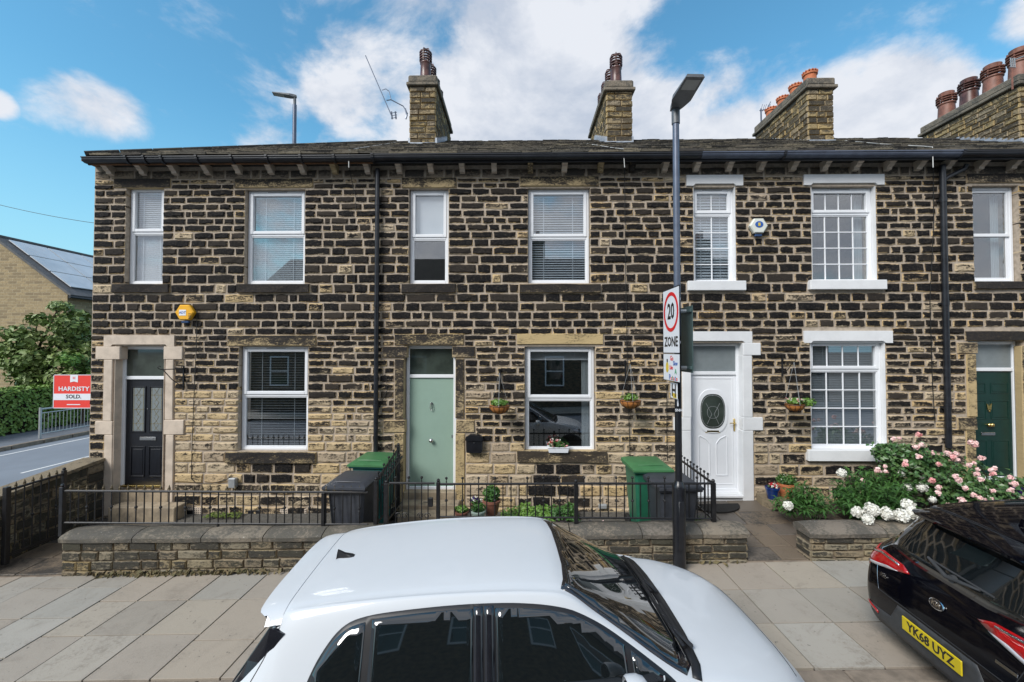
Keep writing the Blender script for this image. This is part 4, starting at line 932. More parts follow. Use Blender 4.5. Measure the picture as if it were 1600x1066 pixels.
class Car:
    fmap = staticmethod(lambda x: float(np.interp(x, [-9, 1.2, 2.06, 2.97, 3.93, 13], [-9, 1.2, 2.115, 2.86, 3.72, 12.8])))
    def __init__(s, net, root, paint, sx=1, sy=1):
        S = netsurf([[(Car.fmap(x) * sx, y * sy, z) for y, z in row] for x, row in net]); nu, nv = S.shape[:2]
        full = np.concatenate([(S * np.array([1, -1, 1]))[:, :0:-1], S], axis=1); m = full.shape[1]
        vs = full.reshape(-1, 3).tolist(); fs = [(i * m + j, i * m + j + 1, (i + 1) * m + j + 1, (i + 1) * m + j) for i in range(nu - 1) for j in range(m - 1)]
        fs = [f[::-1] for f in fs]
        fs += [tuple(i * m + j for j in range(m)) for i in (0,)] + [tuple((nu - 1) * m + j for j in range(m))[::-1]]
        fs += [(i * m, (i + 1) * m, (i + 1) * m + m - 1, i * m + m - 1) for i in range(nu - 1)]
        mb = MB(); mb.add(vs, fs); s.root = root
        s.bvh = BVHTree.FromPolygons([Vector(v) for v in vs], [list(f) for f in fs])
        s.body = mb.build('body', paint, root, smooth=50, fix=True)
    def hit(s, a, b, view):
        if view == 'side': o, d = Vector((a, -3, b)), Vector((0, 1, 0))
        elif view == 'far': o, d = Vector((a, 3, b)), Vector((0, -1, 0))
        elif view == 'top': o, d = Vector((a, b, 4)), Vector((0, 0, -1))
        elif view == 'rear': o, d = Vector((-3, a, b)), Vector((1, 0, 0))
        p, n, _, _ = s.bvh.ray_cast(o, d)
        if p is None: return None, None
        if n.dot(d) > 0: n = -n
        return p, n
    def patch(s, name, poly, view, mat, off=.004, parent=None, step=.045, th=.006, holes=None, label=None):
        out_ = []
        for i in range(len(poly)):
            a, b = Vector(poly[i]), Vector(poly[(i + 1) % len(poly)]); n = max(1, int((b - a).length / .04))
            out_ += [a.lerp(b, k / n) for k in range(n)]
        nb = len(out_); pts = list(out_); xs = [p.x for p in out_]; ys = [p.y for p in out_]
        def inside(x, y):
            c = False; j = nb - 1
            for i in range(nb):
                if (out_[i].y > y) != (out_[j].y > y) and x < (out_[j].x - out_[i].x) * (y - out_[i].y) / (out_[j].y - out_[i].y) + out_[i].x: c = not c
                j = i
            return c
        x = min(xs)
        while x < max(xs):
            y = min(ys)
            while y < max(ys):
                if inside(x, y) and min((p - Vector((x, y))).length for p in out_) > step * .45: pts.append(Vector((x, y)))
                y += step
            x += step
        r = delaunay_2d_cdt(pts, [(i, (i + 1) % nb) for i in range(nb)], [], 1, 1e-5)
        P, Fc = r[0], r[2]; v3 = []; ok = True; last = None
        for p in P:
            q, n = s.hit(p.x, p.y, view)
            if q is None: q, n = last
            last = (q, n); v3.append(q + n * off)
        k = len(v3); mb = MB(); mb.add(v3, [tuple(f) for f in Fc]); nn_ = [Vector(v) - Vector((0, 0, 0)) for v in v3]
        o = mb.build(name, mat, parent or s.root, label, smooth=60)
        # face outwards
        d = {'side': (0, -1, 0), 'far': (0, 1, 0), 'top': (0, 0, 1), 'rear': (-1, 0, 0)}[view]
        bm = bmesh.new(); bm.from_mesh(o.data)
        for f in bm.faces:
            if f.normal.dot(Vector(d)) < 0: f.normal_flip()
        if th:
            g = bmesh.ops.extrude_face_region(bm, geom=[e for e in bm.edges if e.is_boundary])
            for v in [v for v in g['geom'] if isinstance(v, bmesh.types.BMVert)]: v.co -= Vector(d) * th
        bm.to_mesh(o.data); bm.free()
        return o
    def line(s, name, pts, view, mat, r=.004, off=.0, parent=None, n=6):
        P = []
        for a, b in zip(pts, pts[1:]):
            a, b = Vector(a), Vector(b); k = max(1, int((b - a).length / .05))
            for i in range(k):
                q = a.lerp(b, i / k); p, nm = s.hit(q.x, q.y, view)
                if p is not None: P.append(p + nm * off)
        q = Vector(pts[-1]); p, nm = s.hit(q.x, q.y, view)
        if p is not None: P.append(p + nm * off)
        mb = MB(); mb.tube(P, r, n); return mb.build(name, mat, parent or s.root, smooth=50)
    def wheel(s, x, y, r=.31):
        sg = -1 if y < 0 else 1; mb = MB(); mb.lathe((x, y, r), [(r * .6, -sg * .19), (r * .97, -sg * .19), (r, -sg * .16), (r, -sg * .02), (r * .96, sg * .01), (r * .68, sg * .012)], 32, axis='y')
        w_ = mb.build('wheel', 'tyre', s.root, smooth=40, fix=True)
        mb = MB(); mb.lathe((x, y, r), [(.03, sg * .02), (.045, sg * .005), (.055, -sg * .02), (r * .6, -sg * .06)], 20, axis='y')
        for k in range(10):
            a = 2 * math.pi * k / 10; mb.tube([(x + .03 * math.cos(a), y + sg * .008, r + .03 * math.sin(a)), (x + r * .67 * math.cos(a + .1), y + sg * .006, r + r * .67 * math.sin(a + .1))], .013, 5)
        mb.lathe((x, y, r), [(r * .64, sg * .005), (r * .69, sg * .014), (r * .70, -sg * .04), (r * .64, -sg * .04)], 32, axis='y'); mb.build('rim', 'alloy', w_, smooth=40, fix=True)
    def arch(s, x, r, view, zc=.31):
        s.patch('wheel_arch', [(x + r * math.cos(a), zc + r * math.sin(a)) for a in [math.pi * (k / 14) * 1.12 - .06 * math.pi for k in range(15)]], view, 'car_trim', off=.002, step=.06)
NET = [
 (0.0,[(0, 0.6), (0.25, 0.6), (0.42, 0.59), (0.5, 0.57), (0.54, 0.54), (0.56, 0.5), (0.56, 0.45), (0.53, 0.4), (0.45, 0.37)]),
 (0.015,[(0, 0.7), (0.32, 0.695), (0.52, 0.68), (0.62, 0.65), (0.66, 0.6), (0.68, 0.54), (0.68, 0.47), (0.65, 0.37), (0.55, 0.31)]),
 (0.05,[(0, 0.85), (0.36, 0.845), (0.57, 0.82), (0.67, 0.78), (0.72, 0.71), (0.745, 0.62), (0.75, 0.5), (0.72, 0.34), (0.62, 0.27)]),
 (0.11,[(0, 0.955), (0.38, 0.95), (0.59, 0.93), (0.69, 0.895), (0.755, 0.83), (0.785, 0.71), (0.79, 0.54), (0.765, 0.32), (0.67, 0.24)]),
 (0.2,[(0, 1.08), (0.37, 1.075), (0.56, 1.055), (0.655, 1.0), (0.754, 0.925), (0.81, 0.78), (0.82, 0.58), (0.79, 0.31), (0.7, 0.22)]),
 (0.31,[(0, 1.235), (0.35, 1.23), (0.524, 1.208), (0.61, 1.137), (0.766, 0.955), (0.825, 0.815), (0.832, 0.6), (0.805, 0.31), (0.71, 0.21)]),
 (0.405,[(0, 1.365), (0.34, 1.36), (0.5, 1.341), (0.575, 1.27), (0.772, 0.965), (0.83, 0.83), (0.838, 0.6), (0.812, 0.31), (0.72, 0.21)]),
 (0.5,[(0, 1.398), (0.34, 1.392), (0.505, 1.376), (0.575, 1.325), (0.774, 0.97), (0.832, 0.835), (0.841, 0.6), (0.815, 0.3), (0.72, 0.2)]),
 (0.8,[(0, 1.425), (0.34, 1.42), (0.51, 1.403), (0.578, 1.36), (0.776, 0.975), (0.834, 0.838), (0.844, 0.6), (0.82, 0.3), (0.73, 0.2)]),
 (1.2,[(0, 1.447), (0.34, 1.441), (0.513, 1.423), (0.582, 1.38), (0.778, 0.975), (0.835, 0.838), (0.845, 0.6), (0.82, 0.3), (0.73, 0.2)]),
 (1.6,[(0, 1.452), (0.34, 1.446), (0.513, 1.426), (0.584, 1.38), (0.778, 0.973), (0.835, 0.835), (0.845, 0.6), (0.82, 0.3), (0.73, 0.2)]),
 (1.9,[(0, 1.442), (0.34, 1.436), (0.513, 1.414), (0.586, 1.365), (0.777, 0.97), (0.835, 0.83), (0.845, 0.6), (0.82, 0.3), (0.73, 0.2)]),
 (2.06,[(0, 1.418), (0.34, 1.41), (0.515, 1.384), (0.592, 1.33), (0.775, 0.968), (0.834, 0.828), (0.844, 0.6), (0.82, 0.3), (0.73, 0.2)]),
 (2.25,[(0, 1.335), (0.34, 1.325), (0.536, 1.289), (0.62, 1.236), (0.772, 0.963), (0.832, 0.823), (0.843, 0.6), (0.82, 0.3), (0.73, 0.2)]),
 (2.5,[(0, 1.215), (0.36, 1.203), (0.578, 1.162), (0.663, 1.115), (0.769, 0.955), (0.83, 0.815), (0.842, 0.6), (0.82, 0.3), (0.73, 0.2)]),
 (2.72,[(0, 1.1), (0.38, 1.087), (0.625, 1.045), (0.705, 1.0), (0.766, 0.945), (0.828, 0.805), (0.841, 0.6), (0.818, 0.3), (0.73, 0.2)]),
 (2.88,[(0, 1.015), (0.4, 1.005), (0.645, 0.975), (0.722, 0.95), (0.763, 0.935), (0.826, 0.795), (0.84, 0.59), (0.817, 0.3), (0.73, 0.2)]),
 (2.97,[(0, 0.985), (0.41, 0.978), (0.65, 0.955), (0.725, 0.932), (0.76, 0.923), (0.823, 0.785), (0.838, 0.58), (0.815, 0.3), (0.73, 0.2)]),
 (3.2,[(0, 0.955), (0.42, 0.947), (0.645, 0.925), (0.72, 0.9), (0.768, 0.855), (0.812, 0.75), (0.828, 0.56), (0.805, 0.3), (0.72, 0.2)]),
 (3.45,[(0, 0.905), (0.415, 0.897), (0.62, 0.872), (0.695, 0.842), (0.742, 0.79), (0.785, 0.69), (0.8, 0.53), (0.78, 0.3), (0.7, 0.2)]),
 (3.65,[(0, 0.845), (0.395, 0.835), (0.575, 0.805), (0.65, 0.77), (0.697, 0.715), (0.735, 0.63), (0.75, 0.5), (0.73, 0.3), (0.65, 0.2)]),
 (3.79,[(0, 0.765), (0.36, 0.755), (0.51, 0.72), (0.58, 0.685), (0.63, 0.635), (0.665, 0.565), (0.68, 0.47), (0.66, 0.31), (0.58, 0.21)]),
 (3.88,[(0, 0.66), (0.31, 0.65), (0.44, 0.625), (0.5, 0.6), (0.545, 0.56), (0.575, 0.51), (0.585, 0.44), (0.57, 0.33), (0.49, 0.24)]),
 (3.93,[(0, 0.55), (0.22, 0.545), (0.33, 0.53), (0.38, 0.515), (0.41, 0.49), (0.43, 0.46), (0.435, 0.42), (0.42, 0.35), (0.36, 0.29)])]
def on(poly, k): return poly if k else poly
DT = [(.60,.975),(.63,1.07),(.69,1.19),(.79,1.30),(.93,1.348),(1.2,1.372),(1.5,1.382),(1.8,1.372),(2.03,1.335),(2.25,1.252),(2.45,1.150),(2.66,1.03),(2.75,.975)]
def curve(P, n=5):
    o = []
    for i in range(len(P) - 1):
        p = [np.array(P[max(0, i - 1)]), np.array(P[i]), np.array(P[i + 1]), np.array(P[min(len(P) - 1, i + 2)])]
        for t in range(n): q = cr(*p, t / n); o.append((float(q[0]), float(q[1])))
    o.append(tuple(P[-1])); return o
DTC = curve(DT)
def under(x0, x1, d, zb, xe=None):
    "the part of the window line between two pillars, set in by d"
    top = [(x, z - d) for x, z in DTC if x0 <= x <= x1]
    top = [(x0, np.interp(x0, [q[0] for q in DTC], [q[1] for q in DTC]) - d)] + top + [(x1, np.interp(x1, [q[0] for q in DTC], [q[1] for q in DTC]) - d)]
    top = [(x, max(z, zb + .004)) for x, z in top]
    return [(x0, zb)] + top + [(x1, zb)]
DLO = DTC + [(2.2,.975),(1.7,.977),(1.1,.977)]
def inset(poly, d):
    n = len(poly); o = []
    for i in range(n):
        a, b, c = Vector(poly[i - 1]), Vector(poly[i]), Vector(poly[(i + 1) % n]); e1, e2 = (b - a).normalized(), (c - b).normalized()
        n1, n2 = Vector((e1.y, -e1.x)), Vector((e2.y, -e2.x)); m_ = (n1 + n2).normalized(); o.append(tuple(b + m_ * d / max(.35, m_.dot(n1))))
    return o
def hatchback(root, paint, white, sx=1, sy=1):
    c = Car(NET, root, paint, sx, sy); X = lambda p: [(Car.fmap(a) * sx, b) for a, b in p]
    for v in ('side', 'far'):
        tr = c.patch('window_trim', X(DLO), v, 'car_trim', off=.003)
        bp0, bp1 = 1.52, 1.64
        front = under(bp1, 2.42, .021, .993); rear = under(.965, bp0, .021, .993); quarter = under(.66, .925, .024, .993); tri = under(2.46, 2.66, .024, .993)
        for q in (front, rear, quarter, tri): c.patch('side_window', X(q), v, 'tinted_glass', off=.007, parent=tr)
        c.patch('pillar_cover', X([(bp0 + .006, .985), (bp0 + .006, 1.37), (bp0 + .054, 1.37), (bp0 + .054, .985)]), v, 'car_trim_gloss', off=.008, parent=tr)
        c.patch('pillar_cover', X([(bp0 + .064, .985), (bp0 + .064, 1.37), (bp1 - .006, 1.37), (bp1 - .006, .985)]), v, 'car_trim_gloss', off=.008, parent=tr)
        for xx in ((1.57, .92), (2.55, .90), (.85, .93)): c.line('door_seam', X([(xx[0], .945), (xx[0] + .01, .6), (xx[0] - .02, .32)]), v, 'seam', .0035)
        sg = -1 if v == 'side' else 1
        for xx in (1.68, .78):
            p, n = c.hit(xx * sx, .83, v); mb = MB(); mb.tube([p + n * .01, p + n * .035 + Vector((.03, 0, 0)), p + n * .035 + Vector((.15, 0, 0)), p + n * .01 + Vector((.18, 0, 0))], .013, 8); mb.build('door_handle', paint, root, smooth=50)
        mx_ = Vector((2.40 * sx, sg * .835 * sy, 1.02 if sg < 0 else .90)); mb = MB()                      # door mirror
        mb.tube([mx_ + Vector((0, -sg * .08, 0)), mx_ + Vector((0, sg * .05, .03))], .03, 8, 1)
        cap_ = MB(); cap_.lathe((0, 0, 0), [(.001, -.06), (.045, -.055), (.07, -.035), (.08, 0), (.078, .045), (.07, .06)], 20, axis='x', cap=False)
        cap_.xf(Matrix.Translation(mx_ + Vector((0, sg * .105, .075))) @ Matrix.Diagonal((-1, 1.35, .95, 1)))
        cap_.build('door_mirror', paint, root, smooth=60, fix=True)
        mb.build('mirror_foot', ['car_trim', 'car_trim'], root)
        mb = MB(); mb.lathe(tuple(mx_ + Vector((-.062, sg * .105, .075))), [(.001, 0), (.062, 0), (.062, .004), (.001, .004)], 20, axis='x'); mb.build('mirror_glass', 'car_trim_gloss', root, fix=True)
        for xx in (.66 * sx, 3.19 * sx): c.arch(xx, .36, v); c.wheel(xx, sg * .77 * sy)
        c.patch('sill_trim', X([(1.05, .215), (1.05, .29), (2.8, .29), (2.8, .215)]), v, 'car_trim', off=.003)
        c.patch('headlight', X([(3.46, .67), (3.42, .77), (3.60, .765), (3.78, .68), (3.80, .62), (3.62, .63)]), v, 'lamp_clear', off=.004)
    ws = [(2.065, 0), (2.062, .25), (2.045, .42), (2.02, .505), (2.3, .57), (2.6, .64), (2.85, .688), (2.93, .60), (2.965, .35), (2.975, 0)]
    ws = ws + [(a, -b) for a, b in ws[-2:0:-1]]
    tr = c.patch('windscreen', X(ws)[::-1], 'top', 'car_trim_gloss', off=.003)
    g = [(2.085, 0), (2.082, .25), (2.066, .40), (2.047, .478), (2.3, .538), (2.6, .606), (2.80, .645), (2.88, .56), (2.91, .35), (2.92, 0)]; g = g + [(a, -b) for a, b in g[-2:0:-1]]
    c.patch('windscreen_glass', X(g)[::-1], 'top', 'tinted_glass', off=.007, parent=tr)
    cw = [(2.885, .69), (2.925, .60), (2.955, .35), (2.965, 0)]; cw2 = [(3.03, 0), (3.02, .35), (2.995, .60), (2.95, .70)]
    cp = cw + cw2; cp = [(a, b) for a, b in cw] + [(a, -b) for a, b in cw[-2::-1]]; cq = [(a, -b) for a, b in cw2[::-1]][:3] + [(a, b) for a, b in cw2]
    c.patch('cowl', X(cp + cq), 'top', 'car_trim', off=.006)
    for y0, y1, y2 in ((-.50, -.1, .12), (.05, .28, .60)):
        c.line('wiper', X([(2.93, y0), (2.90, y0 + .12), (2.875, y2)]), 'top', 'car_trim', .012, off=.022)
    c.line('wiper', X([(2.985, -.50), (2.93, -.38), (2.915, -.12)]), 'top', 'car_trim', .016, off=.03); c.line('wiper', X([(2.985, .05), (2.93, .2), (2.905, .42)]), 'top', 'car_trim', .014, off=.03)
    for s_ in (-1, 1): c.line('bonnet_seam', X([(3.0, s_ * .705), (3.3, s_ * .70), (3.55, s_ * .645), (3.70, s_ * .56)]), 'top', 'seam', .003)
    c.line('bonnet_seam', X([(3.73, -.5), (3.765, -.25), (3.775, 0), (3.765, .25), (3.73, .5)]), 'top', 'seam', .003)
    # roof seams, spoiler, rear glass
    c.line('roof_seam', X([(.425, -.53), (.425, .53)]), 'top', 'seam', .0035, off=-.001)
    rg = [(-.56, .985), (-.50, 1.30), (-.3, 1.335), (.3, 1.335), (.50, 1.30), (.56, .985), (.3, .965), (-.3, .965)]; rg = [(a * sy, b) for a, b in rg]
    return c
# ------------------------------------------------ white hatchback by the kerb
wc = thing('parked_car', 'white hatchback parked with two wheels on the pavement, seen from its side and above', 'car')
c = hatchback(wc, 'car_white', True)
# hatch: black surround, glass, lamps
t_ = c.patch('rear_window_trim', [(-.64, .955), (-.60, 1.15), (-.545, 1.33), (.545, 1.33), (.60, 1.15), (.64, .955), (.3, .94), (-.3, .94)], 'rear', 'car_trim_gloss', off=.004)
c.patch('rear_window', [(-.57, .985), (-.535, 1.15), (-.48, 1.31), (.48, 1.31), (.535, 1.15), (.57, .985), (.3, .97), (-.3, .97)], 'rear', 'tinted_glass', off=.009, parent=t_)
for s_ in (-1, 1):
    c.patch('tail_light', [(s_ * .42, .76), (s_ * .42, .87), (s_ * .66, .89), (s_ * .735, .82), (s_ * .74, .74), (s_ * .66, .74)], 'rear', 'lamp_red', off=.006)
    c.patch('tail_light', [(.055, .76), (.075, .86), (.20, .885), (.30, .87), (.26, .80), (.12, .75)], 'side' if s_ < 0 else 'far', 'lamp_red', off=.006)
mb = MB(); mb.box(-.02, .004, -.26, .26, .50, .61, 0, .004); mb.build('number_plate', 'plate_yellow', wc)
def spoiler(cc, mat, x1=.43, x0=.245, z1=1.372, drop=.028, hw=.566):
    mb = MB(); n = 32; vs = []
    for i in range(n + 1):
        t = -1 + 2 * i / n; y = hw * t; e = 1 - abs(t) ** 6
        p, _ = cc.hit(x1, y, 'top'); zt = p.z + .004
        e = max(0, (abs(t) - .82) / .18); xb = x0 + .04 * abs(t) ** 4 + (x1 - .05 - x0) * .75 * e * e
        vs += [(x1, y, zt), (x0 + .09, y, zt - .007), (xb, y, zt - drop * (1 - e)), (xb + .012, y, zt - drop * (1 - e) - .026 * (1 - .9 * e)), (x1 - .02, y, zt - .075 * (1 - .9 * e))]
    fs = [(i * 5 + k, i * 5 + k + 1, (i + 1) * 5 + k + 1, (i + 1) * 5 + k) for i in range(n) for k in range(4)]; fs += [(i * 5 + 4, i * 5, (i + 1) * 5, (i + 1) * 5 + 4) for i in range(n)]; fs += [(0, 1, 2, 3, 4), tuple(n * 5 + k for k in (4, 3, 2, 1, 0))]
    mb.add(vs, fs); return mb.build('roof_spoiler', mat, wc if mat == 'car_white' else bc, smooth=35, fix=True)
spoiler(c, 'car_white')
for v in ('side', 'far'): c.line('hatch_seam', [(.425, 1.30), (.36, 1.16), (.27, 1.0), (.20, .90)], v, 'seam', .003)
for s_ in (-1, 1):                                                    # winglets either side of the glass
    mb = MB(); P = [c.hit(s_ * y, z, 'rear')[0] for y, z in ((.575, 1.28), (.60, 1.14), (.635, 1.0))]
    a, b, d = P; mb.add([a + Vector((-.045, 0, .02)), b + Vector((-.045, 0, 0)), d + Vector((-.012, 0, -.02)), a + Vector((.05, s_ * .03, 0)), b + Vector((.05, s_ * .03, 0)), d + Vector((.05, s_ * .03, -.02)), a + Vector((.05, -s_ * .02, 0)), b + Vector((.05, -s_ * .02, 0)), d + Vector((.05, -s_ * .02, -.02))],
        [(0, 1, 4, 3), (1, 2, 5, 4), (0, 6, 7, 1), (1, 7, 8, 2), (0, 3, 6), (2, 8, 5)]); mb.build('winglet', 'car_trim_gloss', wc, fix=True)
mb = MB(); p, n = c.hit(.0, 1.04, 'rear'); mb.tube([(p.x - .02, 0, .985), (p.x - .01, .05, 1.02), (p.x + .0, .40, 1.09)], .011, 6); mb.tube([(p.x - .03, .12, 1.03), (p.x + .01, .52, 1.10)], .008, 6); mb.build('rear_wiper', 'car_trim', wc)
def fin(cc, root, x, mat):
    p, _ = cc.hit(x, 0, 'top'); mb = MB(); z = p.z - .006
    prof = [(-.075, 0, .020), (-.072, .030, .011), (-.066, .060, .005), (-.048, .050, .007), (-.02, .032, .012), (.03, .018, .018), (.075, .0, .010)]
    vs = []
    for dx, dz, hw in prof: vs += [(x + dx, -hw, z + dz), (x + dx, hw, z + dz)]
    base = [(x + dx, s_ * hw * 1.5, z) for dx, dz, hw in prof for s_ in (-1, 1)]
    n = len(prof); fs = [(2 * i, 2 * i + 1, 2 * i + 3, 2 * i + 2) for i in range(n - 1)]
    fs += [(2 * i, 2 * i + 2, 2 * n + 2 * i + 2, 2 * n + 2 * i) for i in range(n - 1)] + [(2 * i + 3, 2 * i + 1, 2 * n + 2 * i + 1, 2 * n + 2 * i + 3) for i in range(n - 1)]
    mb.add(vs + base, fs); mb.build('aerial_fin', mat, root, smooth=60, fix=True)
fin(c, wc, .62, 'car_trim')
wc.location = (-1.80, 3.03, -.035 + .027 * -1.8); wc.rotation_euler = Euler((R(1.0), R(-1.55), R(3.2)))

# ------------------------------------------------ black hatchback, rear towards us
def text_part(txt, name, mat, parent, size, M, font_x=1.0, depth=.002, align='CENTER', label=None, bold=.022):
    cu = bpy.data.curves.new('lettering', 'FONT'); cu.body = txt; cu.size = size; cu.align_x = align; cu.align_y = 'CENTER'; cu.extrude = depth; cu.resolution_u = 2; cu.offset = size * bold
    tmp = bpy.data.objects.new('lettering', cu); me = bpy.data.meshes.new_from_object(tmp); bpy.data.objects.remove(tmp); bpy.data.curves.remove(cu)
    me.transform(M @ Matrix.Diagonal((font_x, 1, 1, 1))); me.materials.clear(); me.materials.append(MATS[mat])
    at = me.attributes.new('st', 'FLOAT_COLOR', 'POINT')
    c0 = sum((v.co for v in me.vertices), Vector()) / max(1, len(me.vertices)); me.transform(Matrix.Translation(-c0))
    o = bpy.data.objects.new(name, me); COL.objects.link(o); o.parent = parent; o.location = c0 - wt(parent); return tag(o, label)
bc = thing('parked_car', 'black hatchback with its red tail lights and yellow number plate, cut by the right edge', 'car')
k = hatchback(bc, 'car_black', False, 1.03, 1.02)
t_ = k.patch('rear_window_trim', [(-.60, .985), (-.64, 1.06), (-.60, 1.17), (-.50, 1.325), (.50, 1.325), (.60, 1.17), (.64, 1.06), (.60, .985), (.3, .955), (-.3, .955)], 'rear', 'car_trim_gloss', off=.004)
k.patch('rear_window', [(-.57, 1.0), (-.61, 1.06), (-.57, 1.17), (-.475, 1.305), (.475, 1.305), (.57, 1.17), (.61, 1.06), (.57, 1.0), (.3, .972), (-.3, .972)], 'rear', 'tinted_glass', off=.009, parent=t_)
for s_ in (-1, 1):
    tl = k.patch('tail_light', [(s_ * .29, .875), (s_ * .38, .905), (s_ * .62, .915), (s_ * .73, .89), (s_ * .76, .82), (s_ * .74, .765), (s_ * .62, .79), (s_ * .48, .82)][::1], 'rear', 'lamp_red', off=.012, th=.02)
    k.patch('reversing_lens', [(s_ * .38, .848), (s_ * .50, .818), (s_ * .62, .789), (s_ * .735, .766), (s_ * .74, .783), (s_ * .62, .810), (s_ * .50, .838)], 'rear', 'lamp_clear', off=.018, parent=tl)
    k.patch('lamp_band', [(s_ * .40, .897), (s_ * .62, .905), (s_ * .74, .87), (s_ * .745, .862), (s_ * .62, .893), (s_ * .40, .888)], 'rear', 'chrome', off=.0165, parent=tl)
    k.patch('tail_light', [(.06, .745), (.075, .84), (.13, .905), (.30, .93), (.40, .905), (.30, .85), (.16, .765)], 'side' if s_ < 0 else 'far', 'lamp_red', off=.010, th=.015)
    k.patch('reflector', [(s_ * .56, .375), (s_ * .56, .40), (s_ * .70, .425), (s_ * .715, .405)], 'rear', 'lamp_red', off=.012)
k.patch('bumper_insert', [(-.66, .30), (-.70, .42), (-.42, .44), (-.34, .585), (.34, .585), (.42, .44), (.70, .42), (.66, .30)], 'rear', 'plastic_grey', off=.004)
k.patch('brake_light', [(-.17, 1.318), (-.17, 1.333), (.17, 1.333), (.17, 1.318)], 'rear', 'lamp_red', off=.03, th=.02)
spoiler(k, 'car_black', x1=.43, x0=.22, drop=.022)
MR = Matrix.Rotation(R(-90), 4, 'Z') @ Matrix.Rotation(R(90), 4, 'X')    # lettering read from behind the car
pl = MB(); pl.box(-.034, -.022, -.26, .26, .44, .55, 0, .004); plate = pl.build('number_plate', 'plate_yellow', bc)
text_part('YK68 UYZ', 'plate_characters', 'sign_black', plate, .098, Matrix.Translation((-.035, 0, .495)) @ MR, .93, .0012)
p, n = k.hit(0, .80, 'rear'); sl_ = Matrix.Rotation(R(-18), 4, 'Y')
mb = MB(); mb.lathe((0, 0, 0), [(.001, .0), (.066, .0), (.066, .006), (.058, .009), (.058, .005), (.001, .005)], 28, axis='x')
mb.xf(Matrix.Translation(p + n * .004) @ Matrix.Rotation(R(16), 4, 'Y') @ Matrix.Diagonal((-1, 1, .56, 1))); bd = mb.build('badge', 'chrome', bc, smooth=40, fix=True)
mb = MB(); mb.lathe((0, 0, 0), [(.001, 0), (.057, 0), (.057, .002), (.001, .002)], 28, axis='x'); mb.xf(Matrix.Translation(p + n * .010) @ Matrix.Rotation(R(16), 4, 'Y') @ Matrix.Diagonal((-1, 1, .56, 1))); mb.build('badge_field', 'car_trim_gloss', bd, fix=True)
text_part('KIA', 'badge_lettering', 'chrome', bd, .048, Matrix.Translation(p + n * .014) @ Matrix.Rotation(R(16), 4, 'Y') @ MR, 1.0, .001)
p, n = k.hit(.52, .74, 'rear'); text_part('Rio', 'model_lettering', 'chrome', bc, .05, Matrix.Translation(p + n * .006) @ Matrix.Rotation(R(14), 4, 'Y') @ MR, 1.1, .002)
p, n = k.hit(-.52, .70, 'rear'); mb = MB(); mb.box(-.003, .003, -.07, .07, -.011, .011, 0, .002); mb.xf(Matrix.Translation(p + n * .006) @ Matrix.Rotation(R(14), 4, 'Y')); mb.build('trim_badge', 'chrome', bc)
k.line('tailgate_seam', [(.60, .99), (.66, .93), (.60, .72), (.56, .60)], 'rear', 'chrome', .0025); k.line('tailgate_seam', [(-.60, .99), (-.66, .93), (-.60, .72), (-.56, .60)], 'rear', 'seam', .003)
k.line('tailgate_seam', [(-.56, .60), (-.3, .605), (.3, .605), (.56, .60)], 'rear', 'seam', .004)
mb = MB(); p, n = k.hit(-.02, 1.0, 'rear'); mb.lathe(tuple(p + n * .02), [(.001, -.01), (.03, -.01), (.03, .02), (.001, .02)], 12, axis='x')
a = k.hit(.02, 1.03, 'rear')[0]; mb.tube([k.hit(.22, 1.06, 'rear')[0] + Vector((-.035, 0, 0)), a + Vector((-.05, 0, -.02)), k.hit(-.1, 1.03, 'rear')[0] + Vector((-.05, 0, 0)), k.hit(-.22, 1.04, 'rear')[0] + Vector((-.035, 0, 0))], .013, 8, rr=[.010, .017, .014, .008]); mb.tube([k.hit(.20, 1.05, 'rear')[0] + Vector((-.02, 0, 0)), k.hit(-.30, 1.04, 'rear')[0] + Vector((-.02, 0, 0))], .008, 6); mb.build('rear_wiper', 'plastic_grey', bc, fix=True)
fin(k, bc, .72, 'car_black')
bc.location = (3.26, 3.40, -.05 + .027 * 3.1); bc.rotation_euler = Euler((R(1.0), R(-1.55), R(-4.5)))
# ================================================================== walls, railings, street furniture
def wallrun(name, label, x0, x1, y, T, L_, zb, ztf, group=None, copt=.12, over=.03, endcap=None):
    "a low coursed wall along u in 0..L_; zb(u), ztf(u) give its foot and the underside of its coping"
    root = thing(name, label, 'wall', T(L_ / 2, zb(L_ / 2), 0)); n = 4; items = []
    core = MB(); N_ = 12; th = .28
    for i in range(N_):
        a, b = L_ * i / N_, L_ * (i + 1) / N_
        v = [T(a, zb(a) - .1, -.02), T(b, zb(b) - .1, -.02), T(b, ztf(b), -.02), T(a, ztf(a), -.02), T(a, zb(a) - .1, -th), T(b, zb(b) - .1, -th), T(b, ztf(b), -th), T(a, ztf(a), -th)]
        core.add(v, [(0, 1, 2, 3), (5, 4, 7, 6), (3, 2, 6, 7), (1, 5, 6, 2), (4, 0, 3, 7)])
    core.build('wall_core', 'dark_mortar', root)
    return root, items, th
def course_band(root, items, T, L_, f0, f1, wmin=.2, wmax=.5, depth=.03, proud=.015, soot=.4, limit=290):
    u = 0
    while u < L_ - 1e-3:
        w_ = random.uniform(wmin, wmax)
        if L_ - u - w_ < .12: w_ = L_ - u
        um = u + w_ / 2; q = MB(); stone(q, T, u, u + w_, f0(um), f1(um), random.uniform(.6, 1.5) * proud, depth, max(0, min(1, random.gauss(soot, .3))), random.random(), gap=.006, inset=.014, rough=1.5)
        items.append((w_, q)); u += w_
